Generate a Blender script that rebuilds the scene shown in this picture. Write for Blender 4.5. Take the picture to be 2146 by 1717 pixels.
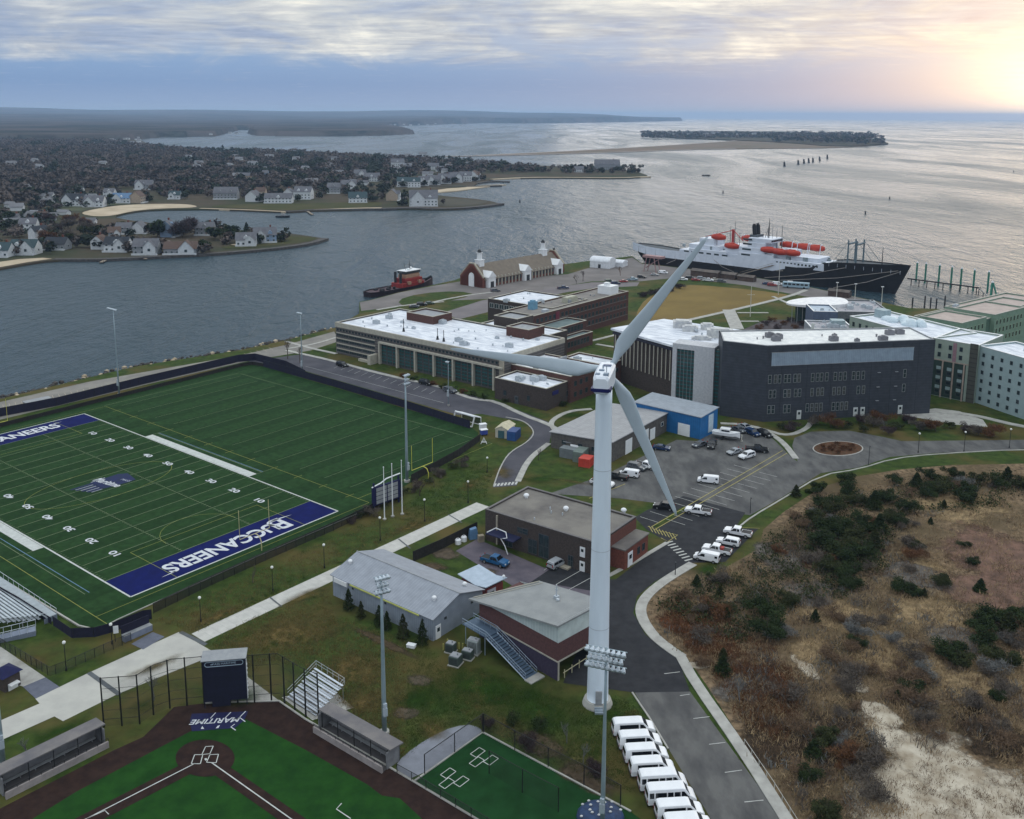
import bpy, bmesh, math, random
import numpy as np
from mathutils import Vector, Matrix, noise
from mathutils.geometry import tessellate_polygon
R = math.radians
random.seed(7)
sc = bpy.context.scene
COL = sc.collection
for o in list(bpy.data.objects): bpy.data.objects.remove(o)

# ---------------------------------------------------------------- camera
PW, PH = 2146.0, 1717.0                    # photograph size
F_PX, PITCH, ROLL, CAM_H, CY = 2003.2277, 0.1808, 0.0035, 85.424, 607.88
cd = bpy.data.cameras.new("camera"); cam = bpy.data.objects.new("camera", cd); COL.objects.link(cam)
sc.camera = cam
_F = Vector((0, math.cos(PITCH), -math.sin(PITCH))); _r = Vector((1, 0, 0)); _u = _r.cross(_F)
CR = math.cos(ROLL)*_r + math.sin(ROLL)*_u; CU = -math.sin(ROLL)*_r + math.cos(ROLL)*_u
cam.matrix_world = Matrix(((CR.x, CU.x, -_F.x, 0), (CR.y, CU.y, -_F.y, 0), (CR.z, CU.z, -_F.z, CAM_H), (0, 0, 0, 1)))
cd.sensor_fit = 'HORIZONTAL'; cd.sensor_width = 36.0; cd.lens = F_PX/PW*36.0
cd.shift_y = -(PH/2-CY)/PW
cd.clip_start = 0.5; cd.clip_end = 200000

# ---------------------------------------------------------------- world: low cloud-covered sky, clear gap glowing at the right
SUN_AZ, SUN_EL = R(32.5), R(6)
sdir = Vector((math.sin(SUN_AZ)*math.cos(SUN_EL), math.cos(SUN_AZ)*math.cos(SUN_EL), math.sin(SUN_EL)))
w = bpy.data.worlds.new("World"); sc.world = w; w.use_nodes = True
nt = w.node_tree; nt.nodes.clear()
def N(t, **k):
    n = nt.nodes.new(t)
    for a, b in k.items():
        if a.startswith('i_'): n.inputs[int(a[2:])].default_value = b
        else: setattr(n, a, b)
    return n
def L(a, b): nt.links.new(a, b)
def MATH(op, a, b=None, clamp=False):
    n = N('ShaderNodeMath', operation=op); n.use_clamp = clamp
    for i, x in enumerate((a, b)):
        if x is None: continue
        if isinstance(x, (int, float)): n.inputs[i].default_value = x
        else: L(x, n.inputs[i])
    return n.outputs[0]
def RAMP(fac, stops, interp='LINEAR'):
    n = N('ShaderNodeValToRGB'); cr = n.color_ramp; cr.interpolation = interp
    while len(cr.elements) > 1: cr.elements.remove(cr.elements[-1])
    cr.elements[0].position = stops[0][0]; cr.elements[0].color = (*stops[0][1], 1) if len(stops[0][1]) == 3 else stops[0][1]
    for p, c in stops[1:]:
        e = cr.elements.new(p); e.color = (*c, 1) if len(c) == 3 else c
    L(fac, n.inputs[0]); return n.outputs[0]
def MIX(f, a, b, mode='MIX'):
    n = N('ShaderNodeMix', data_type='RGBA', blend_type=mode)
    if isinstance(f, (int, float)): n.inputs[0].default_value = f
    else: L(f, n.inputs[0])
    for i, x in ((6, a), (7, b)):
        if isinstance(x, tuple): n.inputs[i].default_value = (*x[:3], 1)
        else: L(x, n.inputs[i])
    return n.outputs[2]
tc = N('ShaderNodeTexCoord'); sx = N('ShaderNodeSeparateXYZ'); L(tc.outputs['Generated'], sx.inputs[0])
X, Y, Z = sx.outputs
el = MATH('MAXIMUM', Z, 0.0)
zz = MATH('ADD', el, 0.028)
cu = MATH('DIVIDE', X, zz); cv = MATH('DIVIDE', Y, zz)
cb = N('ShaderNodeCombineXYZ'); L(cu, cb.inputs[0]); L(cv, cb.inputs[1])
def cloudnoise(scale, sxx, syy, det, rough, off):
    mp = N('ShaderNodeMapping'); mp.inputs['Scale'].default_value = (sxx, syy, 1); mp.inputs['Location'].default_value = (off, off*.37, 0)
    mp.inputs['Rotation'].default_value = (0, 0, R(-14)); L(cb.outputs[0], mp.inputs[0])
    n = N('ShaderNodeTexNoise'); n.inputs['Scale'].default_value = scale; n.inputs['Detail'].default_value = det; n.inputs['Roughness'].default_value = rough
    n.inputs['Distortion'].default_value = 0.4
    L(mp.outputs[0], n.inputs['Vector']); return n.outputs['Fac']
def puffnoise(scale, sz, det, off):
    mp = N('ShaderNodeMapping'); mp.inputs['Scale'].default_value = (1, 1, sz); mp.inputs['Location'].default_value = (off, 0, off*.3); mp.inputs['Rotation'].default_value = (R(8), R(-10), 0)
    L(tc.outputs['Generated'], mp.inputs[0]); n = N('ShaderNodeTexNoise'); n.inputs['Scale'].default_value = scale; n.inputs['Detail'].default_value = det; n.inputs['Roughness'].default_value = .62; n.inputs['Distortion'].default_value = .8
    L(mp.outputs[0], n.inputs['Vector']); return n.outputs['Fac']
puff = puffnoise(7.0, 3.2, 9, 4.3)
big = cloudnoise(0.16, 1.0, 1.0, 3, 0.5, 3.1)
fine = cloudnoise(0.55, 1.0, 1.25, 9, 0.62, 9.7)
wisp = cloudnoise(2.1, 1.0, 1.4, 6, 0.6, 21.0)
# base colour of the air and the cloud deck by height above the horizon
base = RAMP(el, [(0.0, (.31, .41, .52)), (.010, (.24, .34, .52)), (.030, (.175, .29, .50)), (.055, (.20, .33, .55)), (.075, (.36, .46, .62)), (.095, (.50, .56, .64)), (.13, (.52, .56, .62)), (.35, (.78, .86, .93)), (1, (1.22, 1.32, 1.36))])
# edge of the blue band wanders with the big noise
elw = MATH('ADD', el, MATH('ADD', MATH('MULTIPLY', MATH('SUBTRACT', big, 0.5), 0.07), MATH('MULTIPLY', MATH('SUBTRACT', puff, 0.5), 0.06)))
deck = RAMP(elw, [(.044, (0, 0, 0)), (.068, (1, 1, 1))], 'EASE')
deckcol = RAMP(MATH('ADD', MATH('MULTIPLY', fine, .42), MATH('MULTIPLY', puff, .58)), [(.34, (.22, .30, .49)), (.45, (.34, .41, .55)), (.54, (.50, .53, .57)), (.68, (.88, .86, .78))])
wcol = RAMP(wisp, [(.35, (.78, .80, .86)), (.55, (1, 1, 1)), (.70, (1.16, 1.13, 1.06))])
deckcol = MIX(1.0, deckcol, wcol, 'MULTIPLY')
deckcol = MIX(RAMP(big, [(.46, (0, 0, 0)), (.60, (.75, .75, .75))]), deckcol, (.21, .29, .46))
low = MATH('LESS_THAN', el, 0.35)
fade = RAMP(el, [(.15, (1, 1, 1)), (.40, (.1, .1, .1))])
c1 = MIX(MATH('MULTIPLY', deck, MATH('MULTIPLY', fade, 0.92)), base, deckcol)
# thin pale streaks inside the blue band
st = RAMP(wisp, [(.60, (0, 0, 0)), (.72, (1, 1, 1))])
c1 = MIX(MATH('MULTIPLY', st, MATH('MULTIPLY', fade, .16)), c1, (.75, .74, .72))
# sun glow behind cloud low at the right
az = N('ShaderNodeMath', operation='ARCTAN2'); L(X, az.inputs[0]); L(Y, az.inputs[1])
daz = MATH('SUBTRACT', az.outputs[0], SUN_AZ)
de = MATH('SUBTRACT', el, 0.026)
d2 = MATH('ADD', MATH('POWER', MATH('MULTIPLY', daz, 1/0.085), 2.0), MATH('POWER', MATH('MULTIPLY', de, 1/0.036), 2.0))
g1 = MATH('POWER', 2.718, MATH('MULTIPLY', d2, -1.0))
d3 = MATH('ADD', MATH('POWER', MATH('MULTIPLY', daz, 1/0.16), 2.0), MATH('POWER', MATH('MULTIPLY', de, 1/0.050), 2.0))
g2 = MATH('POWER', 2.718, MATH('MULTIPLY', d3, -1.0))
hz = RAMP(el, [(0, (1, 1, 1)), (.05, (.55, .55, .55)), (.09, (0, 0, 0))])
c2 = MIX(MATH('MULTIPLY', g2, .58), c1, (.80, .80, .70))
gg = MIX(1.0, (1.75, 1.6, 1.2), wcol, 'MULTIPLY')
c3 = MIX(MATH('MULTIPLY', g1, 0.93, True), c2, gg)
sky = N('ShaderNodeTexSky'); sky.sky_type = 'NISHITA'; sky.sun_disc = False; sky.sun_elevation = SUN_EL; sky.sun_rotation = SUN_AZ; sky.dust_density = 2.0
bg1 = N('ShaderNodeBackground'); L(sky.outputs[0], bg1.inputs[0]); bg1.inputs[1].default_value = 0.012
bg2 = N('ShaderNodeBackground'); L(c3, bg2.inputs[0]); bg2.inputs[1].default_value = 1.0
ad = N('ShaderNodeAddShader'); L(bg1.outputs[0], ad.inputs[0]); L(bg2.outputs[0], ad.inputs[1])
wo = N('ShaderNodeOutputWorld'); L(ad.outputs[0], wo.inputs[0])
w.cycles.sampling_method = 'MANUAL'; w.cycles.sample_map_resolution = 1024

sl = bpy.data.lights.new("sun", 'SUN'); sl.energy = 0.8; sl.angle = R(60); sl.color = (1.0, .88, .72)
so = bpy.data.objects.new("sun", sl); COL.objects.link(so); so.rotation_euler = (-sdir).to_track_quat('-Z', 'Y').to_euler(); so.location = (0, 0, 300)

sc.render.engine = 'CYCLES'
sc.view_settings.view_transform = 'Standard'; sc.view_settings.look = 'None'; sc.view_settings.exposure = 0.14; sc.view_settings.gamma = 1
sc.cycles.max_bounces = 5; sc.cycles.diffuse_bounces = 2; sc.cycles.glossy_bounces = 2; sc.cycles.transparent_max_bounces = 24; sc.cycles.volume_bounces = 1
sc.render.resolution_x = 1024; sc.render.resolution_y = 819

# ---------------------------------------------------------------- helpers
def ray(x, y): return _F + (x-PW/2)/F_PX*CR - (y-CY)/F_PX*CU
def G(x, y, z=0.0):
    """ground point (at height z) under a photograph pixel"""
    d = ray(x, y)
    if d.z > -0.0022: d.z = -0.0022
    t = (z-CAM_H)/d.z
    return Vector((d.x*t, d.y*t, z))
def V(x, y, z=0): return Vector((x, y, z))
def tag(o, label=None, cat=None, group=None, kind=None):
    if label: o['label'] = label
    if cat: o['category'] = cat
    if group: o['group'] = group
    if kind: o['kind'] = kind
    return o
def thing(name, label, cat, loc=(0, 0, 0), rz=0.0, group=None):
    o = bpy.data.objects.new(name, None); COL.objects.link(o)
    o.empty_display_size = 0.5
    o.location = loc; o.rotation_euler = (0, 0, rz)
    return tag(o, label, cat, group)
def kids(o): return [c for c in KID.get(o.name, [])]
KID = {}
def copy_tree(o, loc=None, rz=None, label=None, group=None, scale=None, parent=None):
    c = o.copy(); COL.objects.link(c); c.parent = parent
    if loc is not None: c.location = loc
    if rz is not None: c.rotation_euler = (0, 0, rz)
    if scale is not None: c.scale = scale if isinstance(scale, (tuple, Vector)) else (scale,)*3
    if label: c['label'] = label
    if group: c['group'] = group
    for k in kids(o):
        d = copy_tree(k, parent=c); KID.setdefault(c.name, []).append(d)
    return c
def link(o, parent=None):
    COL.objects.link(o)
    if parent is not None:
        o.parent = parent; KID.setdefault(parent.name, []).append(o)
    return o
class M:
    """collects faces and links them as ONE mesh object"""
    def __init__(s): s.v = []; s.f = []; s.m = []; s.mi = 0; s.T = None
    def add(s, vs, fs):
        b = len(s.v)
        if s.T is not None: vs = [s.T @ Vector(p) for p in vs]
        s.v += [tuple(p) for p in vs]
        for f in fs: s.f.append(tuple(b+i for i in f)); s.m.append(s.mi)
        return s
    def poly(s, pts): return s.add(pts, [tuple(range(len(pts)))])
    def tess(s, pts, z=None):
        P = [Vector((p[0], p[1], p[2] if len(p) > 2 else 0)) for p in pts]
        if z is not None:
            for p in P: p.z = z
        t = tessellate_polygon([P])
        a = []
        for f in t:
            n = (P[f[1]]-P[f[0]]).cross(P[f[2]]-P[f[0]])
            a.append(tuple(f) if n.z > 0 else tuple(reversed(f)))
        return s.add(P, a)
    def prism(s, pts, z0, z1, bottom=False):
        P = [Vector((p[0], p[1], 0)) for p in pts]
        A = sum(P[i].x*P[(i+1) % len(P)].y-P[(i+1) % len(P)].x*P[i].y for i in range(len(P)))
        if A < 0: P.reverse()
        n = len(P)
        s.tess([(p.x, p.y, z1) for p in P])
        lo = [(p.x, p.y, z0) for p in P]; hi = [(p.x, p.y, z1) for p in P]
        s.add(lo+hi, [(i, (i+1) % n, n+(i+1) % n, n+i) for i in range(n)])
        if bottom: s.add(list(reversed(lo)), [tuple(range(n))])
        return s
    def box(s, x0, y0, z0, x1, y1, z1):
        v = [(x0, y0, z0), (x1, y0, z0), (x1, y1, z0), (x0, y1, z0), (x0, y0, z1), (x1, y0, z1), (x1, y1, z1), (x0, y1, z1)]
        return s.add(v, [(0, 3, 2, 1), (4, 5, 6, 7), (0, 1, 5, 4), (1, 2, 6, 5), (2, 3, 7, 6), (3, 0, 4, 7)])
    def cbox(s, cx, cy, z0, w, d, h, rz=0.0):
        c, q = math.cos(rz), math.sin(rz)
        v = []
        for z in (z0, z0+h):
            for a, b in ((-w/2, -d/2), (w/2, -d/2), (w/2, d/2), (-w/2, d/2)): v.append((cx+a*c-b*q, cy+a*q+b*c, z))
        return s.add(v, [(0, 3, 2, 1), (4, 5, 6, 7), (0, 1, 5, 4), (1, 2, 6, 5), (2, 3, 7, 6), (3, 0, 4, 7)])
    def bar(s, a, b, w, h=None):
        """square bar from a to b"""
        return s.tube([a, b], [w/2*1.414]*2, 4, rot=math.pi/4)
    def tube(s, pts, rad, n=8, rot=0.0, cap=True):
        P = [Vector(p) for p in pts]
        if not hasattr(rad, '__len__'): rad = [rad]*len(P)
        vs = []; prev = None
        for i, p in enumerate(P):
            t = (P[min(i+1, len(P)-1)]-P[max(i-1, 0)]).normalized()
            ref = Vector((0, 0, 1)) if abs(t.z) < .95 else Vector((0, 1, 0))
            a = t.cross(ref).normalized()
            if prev is not None and a.dot(prev) < 0: a = -a
            prev = a; b = t.cross(a)
            for k in range(n):
                g = rot+2*math.pi*k/n
                vs.append(p+rad[i]*(math.cos(g)*a+math.sin(g)*b))
        fs = []
        for i in range(len(P)-1):
            for k in range(n): fs.append((i*n+k, i*n+(k+1) % n, (i+1)*n+(k+1) % n, (i+1)*n+k))
        if cap: fs.append(tuple(range(n-1, -1, -1))); fs.append(tuple((len(P)-1)*n+k for k in range(n)))
        return s.add(vs, fs)
    def ribbon(s, pts, w, z=None, off=0.0):
        P = [Vector(p) for p in pts]; vs = []
        for i, p in enumerate(P):
            t = (P[min(i+1, len(P)-1)]-P[max(i-1, 0)]); t.z = 0; t.normalize()
            nrm = Vector((-t.y, t.x, 0))
            for q in (off+w/2, off-w/2):
                k = p+nrm*q
                if z is not None: k.z = z
                vs.append(k)
        return s.add(vs, [(2*i+1, 2*i+3, 2*i+2, 2*i) for i in range(len(P)-1)])
    def kerb(s, pts, w, z0, z1, off=0.0):
        P = [Vector(p) for p in pts]; vs = []
        for i, p in enumerate(P):
            t = (P[min(i+1, len(P)-1)]-P[max(i-1, 0)]); t.z = 0; t.normalize(); nrm = Vector((-t.y, t.x, 0))
            for q, z in ((off+w/2, z0), (off+w/2, z1), (off-w/2, z1), (off-w/2, z0)):
                k = p+nrm*q; vs.append((k.x, k.y, z))
        fs = []
        for i in range(len(P)-1):
            for k in range(3): fs.append((4*i+k+1, 4*i+k, 4*i+4+k, 4*i+5+k))
        fs += [(0, 1, 2, 3), tuple(4*(len(P)-1)+k for k in (3, 2, 1, 0))]
        return s.add(vs, fs)
    def ball(s, c, rx, ry=None, rz=None, n=10, m=6, z_min=-1.0):
        ry = ry or rx; rz = rz or rx; vs = []; c = Vector(c)
        for i in range(m+1):
            ph = math.asin(z_min)+(math.pi/2-math.asin(z_min))*i/m
            for k in range(n):
                t = 2*math.pi*k/n; vs.append((c.x+rx*math.cos(ph)*math.cos(t), c.y+ry*math.cos(ph)*math.sin(t), c.z+rz*math.sin(ph)))
        return s.add(vs, [(i*n+k, i*n+(k+1) % n, (i+1)*n+(k+1) % n, (i+1)*n+k) for i in range(m) for k in range(n)])
    def mesh(s, name, mats):
        me = bpy.data.meshes.new(name); me.from_pydata(s.v, [], s.f)
        if not isinstance(mats, (list, tuple)): mats = [mats]
        for m in mats: me.materials.append(m)
        if len(mats) > 1: me.polygons.foreach_set('material_index', s.m)
        me.update(); return me
    def obj(s, name, mats, parent=None, smooth=False, bevel=0, world=False):
        me = s.mesh(name, mats)
        if world and parent is not None:
            mw = Matrix.LocRotScale(parent.location, parent.rotation_euler, parent.scale).inverted()
            me.transform(mw)
        if smooth: me.polygons.foreach_set('use_smooth', [True]*len(me.polygons))
        o = bpy.data.objects.new(name, me); link(o, parent)
        if bevel:
            b = o.modifiers.new('b', 'BEVEL'); b.width = bevel; b.segments = 2; b.limit_method = 'ANGLE'; b.angle_limit = R(40)
        return o
def inst(name, me, parent=None, loc=(0, 0, 0), rot=(0, 0, 0), scale=(1, 1, 1)):
    o = bpy.data.objects.new(name, me); link(o, parent); o.location = loc; o.rotation_euler = rot; o.scale = scale; return o

# ---------------------------------------------------------------- materials
MC = {}
def mat(name, col, rough=.75, metal=0.0, col2=None, scale=1.0, amt=.5, bump=0.0, spec=.35, det=5, stretch=None, col3=None, scale3=.05, emit=None, cut=(.35, .65), cut3=(.4, .6), coord='Object', alpha=None):
    if name in MC: return MC[name]
    m = bpy.data.materials.new(name); m.use_nodes = True; t = m.node_tree; b = t.nodes['Principled BSDF']
    b.inputs['Roughness'].default_value = rough; b.inputs['Metallic'].default_value = metal
    b.inputs['Specular IOR Level'].default_value = spec
    b.inputs['Base Color'].default_value = (*col, 1)
    tcn = t.nodes.new('ShaderNodeTexCoord'); src = tcn.outputs['Object']
    if coord == 'World':
        gm = t.nodes.new('ShaderNodeNewGeometry'); src = gm.outputs['Position']
    if stretch:
        mp = t.nodes.new('ShaderNodeMapping'); mp.inputs['Scale'].default_value = stretch[:3]
        if len(stretch) > 3: mp.inputs['Rotation'].default_value = (0, 0, stretch[3])
        t.links.new(src, mp.inputs[0]); src = mp.outputs[0]
    def noi(s, d):
        n = t.nodes.new('ShaderNodeTexNoise'); n.inputs['Scale'].default_value = s; n.inputs['Detail'].default_value = d; n.inputs['Roughness'].default_value = .6
        t.links.new(src, n.inputs['Vector']); return n.outputs['Fac']
    if col2 is None: col2 = tuple(c*.78 for c in col); 
    n1 = noi(scale, det)
    rp = t.nodes.new('ShaderNodeValToRGB'); rp.color_ramp.elements[0].position = cut[0]; rp.color_ramp.elements[1].position = cut[1]
    rp.color_ramp.elements[0].color = (*col2, 1); rp.color_ramp.elements[1].color = (*col, 1)
    t.links.new(n1, rp.inputs[0]); out = rp.outputs[0]
    if col3 is not None:
        n3 = noi(scale3, 4); r3 = t.nodes.new('ShaderNodeValToRGB'); r3.color_ramp.elements[0].position = cut3[0]; r3.color_ramp.elements[1].position = cut3[1]
        t.links.new(n3, r3.inputs[0]); mx = t.nodes.new('ShaderNodeMix'); mx.data_type = 'RGBA'
        t.links.new(r3.outputs[0], mx.inputs[0]); t.links.new(out, mx.inputs[6]); mx.inputs[7].default_value = (*col3, 1); out = mx.outputs[2]
    t.links.new(out, b.inputs['Base Color'])
    if bump:
        bn = t.nodes.new('ShaderNodeBump'); bn.inputs['Strength'].default_value = bump; bn.inputs['Distance'].default_value = .1
        t.links.new(n1, bn.inputs['Height']); t.links.new(bn.outputs[0], b.inputs['Normal'])
    if emit: b.inputs['Emission Color'].default_value = (*emit[:3], 1); b.inputs['Emission Strength'].default_value = emit[3]
    if alpha is not None: b.inputs['Alpha'].default_value = alpha
    MC[name] = m; return m
def bands(name, c1, c2, period, axis='Z', rough=.6, duty=.5, metal=0, noise_amt=.12):
    """ribs, seams, courses or slats as a pattern along one axis"""
    if name in MC: return MC[name]
    m = mat(name, c1, rough, metal); t = m.node_tree; b = t.nodes['Principled BSDF']
    tcn = t.nodes.new('ShaderNodeTexCoord'); s = t.nodes.new('ShaderNodeSeparateXYZ'); t.links.new(tcn.outputs['Object'], s.inputs[0])
    a = t.nodes.new('ShaderNodeMath'); a.operation = 'DIVIDE'; t.links.new(s.outputs[axis], a.inputs[0]); a.inputs[1].default_value = period
    f = t.nodes.new('ShaderNodeMath'); f.operation = 'FRACT'; t.links.new(a.outputs[0], f.inputs[0])
    g = t.nodes.new('ShaderNodeMath'); g.operation = 'LESS_THAN'; t.links.new(f.outputs[0], g.inputs[0]); g.inputs[1].default_value = duty
    n = t.nodes.new('ShaderNodeTexNoise'); n.inputs['Scale'].default_value = .7; n.inputs['Detail'].default_value = 6; t.links.new(tcn.outputs['Object'], n.inputs['Vector'])
    mx = t.nodes.new('ShaderNodeMix'); mx.data_type = 'RGBA'; t.links.new(g.outputs[0], mx.inputs[0]); mx.inputs[6].default_value = (*c1, 1); mx.inputs[7].default_value = (*c2, 1)
    h = t.nodes.new('ShaderNodeHueSaturation'); t.links.new(mx.outputs[2], h.inputs['Color'])
    v = t.nodes.new('ShaderNodeMapRange'); v.inputs[1].default_value = .3; v.inputs[2].default_value = .7; v.inputs[3].default_value = 1-noise_amt; v.inputs[4].default_value = 1+noise_amt
    t.links.new(n.outputs['Fac'], v.inputs[0]); t.links.new(v.outputs[0], h.inputs['Value']); t.links.new(h.outputs[0], b.inputs['Base Color'])
    return m
# ================================================================ SETTING: water, land, fields, roads
SEA = -2.5
def structure(o): o['kind'] = 'structure'; return o
# water
wm = bpy.data.materials.new('water'); wm.use_nodes = True; t = wm.node_tree; b = t.nodes['Principled BSDF']
b.inputs['Base Color'].default_value = (.034, .060, .076, 1); b.inputs['IOR'].default_value = 1.33; b.inputs['Roughness'].default_value = .22; b.inputs['Specular IOR Level'].default_value = .19
g_ = t.nodes.new('ShaderNodeNewGeometry')
def wn(scale, det, sx=1, sy=1, rot=0, dist=0.0):
    mp = t.nodes.new('ShaderNodeMapping'); mp.inputs['Scale'].default_value = (sx, sy, 1); mp.inputs['Rotation'].default_value = (0, 0, rot)
    t.links.new(g_.outputs['Position'], mp.inputs[0]); n = t.nodes.new('ShaderNodeTexNoise'); n.inputs['Scale'].default_value = scale; n.inputs['Detail'].default_value = det
    n.inputs['Distortion'].default_value = dist; n.inputs['Roughness'].default_value = .6
    t.links.new(mp.outputs[0], n.inputs['Vector']); return n.outputs['Fac']
a1 = wn(.26, 7, 1, .55, .5, .3); a2 = wn(.055, 4, 1, .4, .35, .5); a3 = wn(.006, 5, 1, .22, .1, 1.0)
ad1 = t.nodes.new('ShaderNodeMath'); ad1.operation = 'MULTIPLY_ADD'; t.links.new(a2, ad1.inputs[0]); ad1.inputs[1].default_value = 2.6; t.links.new(a1, ad1.inputs[2])
bn = t.nodes.new('ShaderNodeBump'); bn.inputs['Distance'].default_value = 2.6; bn.inputs['Strength'].default_value = 1.0
t.links.new(ad1.outputs[0], bn.inputs['Height']); t.links.new(bn.outputs[0], b.inputs['Normal'])
mr = t.nodes.new('ShaderNodeMapRange'); mr.inputs[1].default_value = .35; mr.inputs[2].default_value = .65; mr.inputs[3].default_value = .12; mr.inputs[4].default_value = .38
t.links.new(a3, mr.inputs[0]); t.links.new(mr.outputs[0], b.inputs['Roughness'])
m = M(); n = 96
rr = [60, 300, 900, 2500, 7000, 16000, 30000]
vs = [(0, 0, SEA)]
for r_ in rr:
    for k in range(n): vs.append((r_*math.sin(2*math.pi*k/n), r_*math.cos(2*math.pi*k/n), SEA))
fs = [(0, 1+(k+1) % n, 1+k) for k in range(n)]
for i in range(len(rr)-1):
    for k in range(n): fs.append((1+i*n+k, 1+i*n+(k+1) % n, 1+(i+1)*n+(k+1) % n, 1+(i+1)*n+k))
m.add(vs, fs); structure(m.obj('water', wm))

# ground materials
GRASS = mat('lawn', (.050, .078, .016), .95, col2=(.022, .040, .009), scale=.45, col3=(.095, .074, .026), scale3=.05, bump=.4, spec=.1, det=12, coord='World', cut3=(.46, .66))
TURF = bands('turf', (.018, .048, .015), (.014, .039, .012), 9.144, 'X', .95, noise_amt=.22)
TURF.node_tree.nodes['Principled BSDF'].inputs['Specular IOR Level'].default_value = .08
TURF2 = mat('ball_turf', (.016, .064, .011), .95, col2=(.009, .040, .008), scale=.3, spec=.08, coord='World', det=8)
CLAY = mat('clay', (.036, .021, .017), .95, col2=(.022, .013, .012), scale=.6, spec=.1, coord='World')
ASPH = mat('asphalt', (.105, .102, .108), .92, col2=(.070, .069, .076), scale=.11, spec=.2, coord='World', det=9, cut=(.3, .7))
ASPHD = mat('fresh_asphalt', (.030, .031, .036), .9, col2=(.017, .018, .022), scale=.5, spec=.25, coord='World')
ASPHP = mat('old_asphalt', (.125, .123, .120), .92, col2=(.068, .067, .069), scale=.35, spec=.2, coord='World', det=12, col3=(.055, .055, .058), scale3=.09, cut3=(.52, .72), stretch=(1, .45, 1, .6), cut=(.32, .6))
CONC = bands('concrete_path', (.46, .45, .42), (.36, .355, .34), 1.6, 'X', .9, .04)
CONC2 = mat('concrete', (.42, .41, .38), .9, col2=(.30, .29, .27), scale=.5, coord='World')
MARSH = mat('marsh', (.24, .168, .104), .98, col2=(.070, .052, .034), scale=.9, col3=(.105, .078, .046), scale3=.05, bump=.9, spec=.05, det=14, coord='World', cut=(.36, .60))
SANDM = mat('sand', (.46, .41, .33), .98, col2=(.24, .19, .13), scale=.28, spec=.05, det=14, coord='World', cut=(.34, .60))
BEACH = mat('beach', (.52, .43, .32), .98, col2=(.38, .31, .22), scale=.05, spec=.05, coord='World')
ROCK = mat('rock', (.10, .09, .085), .95, col2=(.035, .033, .032), scale=.8, bump=1, coord='World', det=8)
LINEW = mat('white_line', (.52, .54, .52), .8); LINEY = mat('yellow_line', (.26, .28, .06), .8); LINED = mat('dim_line', (.20, .25, .14), .8)
LINEB = mat('blue_line', (.12, .22, .33), .8)
NAVY = mat('navy_turf', (.005, .010, .095), .9, col2=(.004, .007, .062), scale=.3, spec=.1)
FARL = mat('far_ground', (.050, .056, .034), .98, col2=(.085, .068, .050), scale=.014, spec=.02, det=12, coord='World', cut=(.42, .62))
SCRUB = mat('shore_scrub', (.085, .075, .038), .98, col2=(.05, .06, .025), scale=.03, spec=.02, coord='World', det=8)

def px(pts, z=0.0): return [G(x, y, z) for x, y in pts]
def sheet(name, pts, mt, z, parent=None):
    o = M().tess([Vector((p.x, p.y, z)) for p in (px(pts) if not isinstance(pts[0], Vector) else pts)]).obj(name, mt, parent)
    return structure(o) if parent is None else o
campus = [(-900, 1000), (0, 836), (188, 791), (285, 768), (503, 734), (604, 712), (705, 686), (753, 657), (753, 633), (775, 629), (835, 613), (905, 598), (950, 588), (1000, 570), (1190, 553), (1240, 546), (1325, 537), (1345, 552), (1400, 558), (1500, 570), (1600, 584), (1700, 602), (1850, 634), (1905, 646), (2060, 650), (2146, 655), (2700, 700)]
P = px(campus) + [V(170, 60), V(160, 20), V(-160, 20), V(-300, 120)]
structure(M().prism([(p.x, p.y) for p in P], -6.0, 0.0).obj('ground', GRASS))

# running strip of rocks along the canal
m = M(); rs = random.Random(3)
sh = px(campus[1:7])
for i in range(len(sh)-1):
    a, c = sh[i], sh[i+1]; n = int((c-a).length/1.0)
    for k in range(n):
        p = a.lerp(c, k/n); nr = Vector((-(c-a).y, (c-a).x, 0)).normalized()
        for q in range(3):
            pp = p+nr*rs.uniform(-.5, 3.5); s_ = rs.uniform(.5, 1.1)
            m.mi = 1 if rs.random() < .22 else 0
            m.ball((pp.x, pp.y, -.6-q*.6+rs.uniform(0, .5)), s_, s_*rs.uniform(.6, 1), s_*.7, 5, 3)
tag(m.obj('shore_rocks', [ROCK, BEACH]), 'dark boulders lining the canal bank', None, kind='stuff')

def smooth_poly(pts, k=2):
    for _ in range(k):
        q = []
        for i in range(len(pts)):
            a, b_ = Vector(pts[i]), Vector(pts[(i+1) % len(pts)])
            q += [a.lerp(b_, .25), a.lerp(b_, .75)]
        pts = q
    return [tuple(p) for p in pts]
def smooth_line(pts, k=2):
    pts = [Vector(p) for p in pts]
    for _ in range(k):
        q = [pts[0]]
        for i in range(len(pts)-1): q += [pts[i].lerp(pts[i+1], .25), pts[i].lerp(pts[i+1], .75)]
        q.append(pts[-1]); pts = q
    return pts

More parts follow.
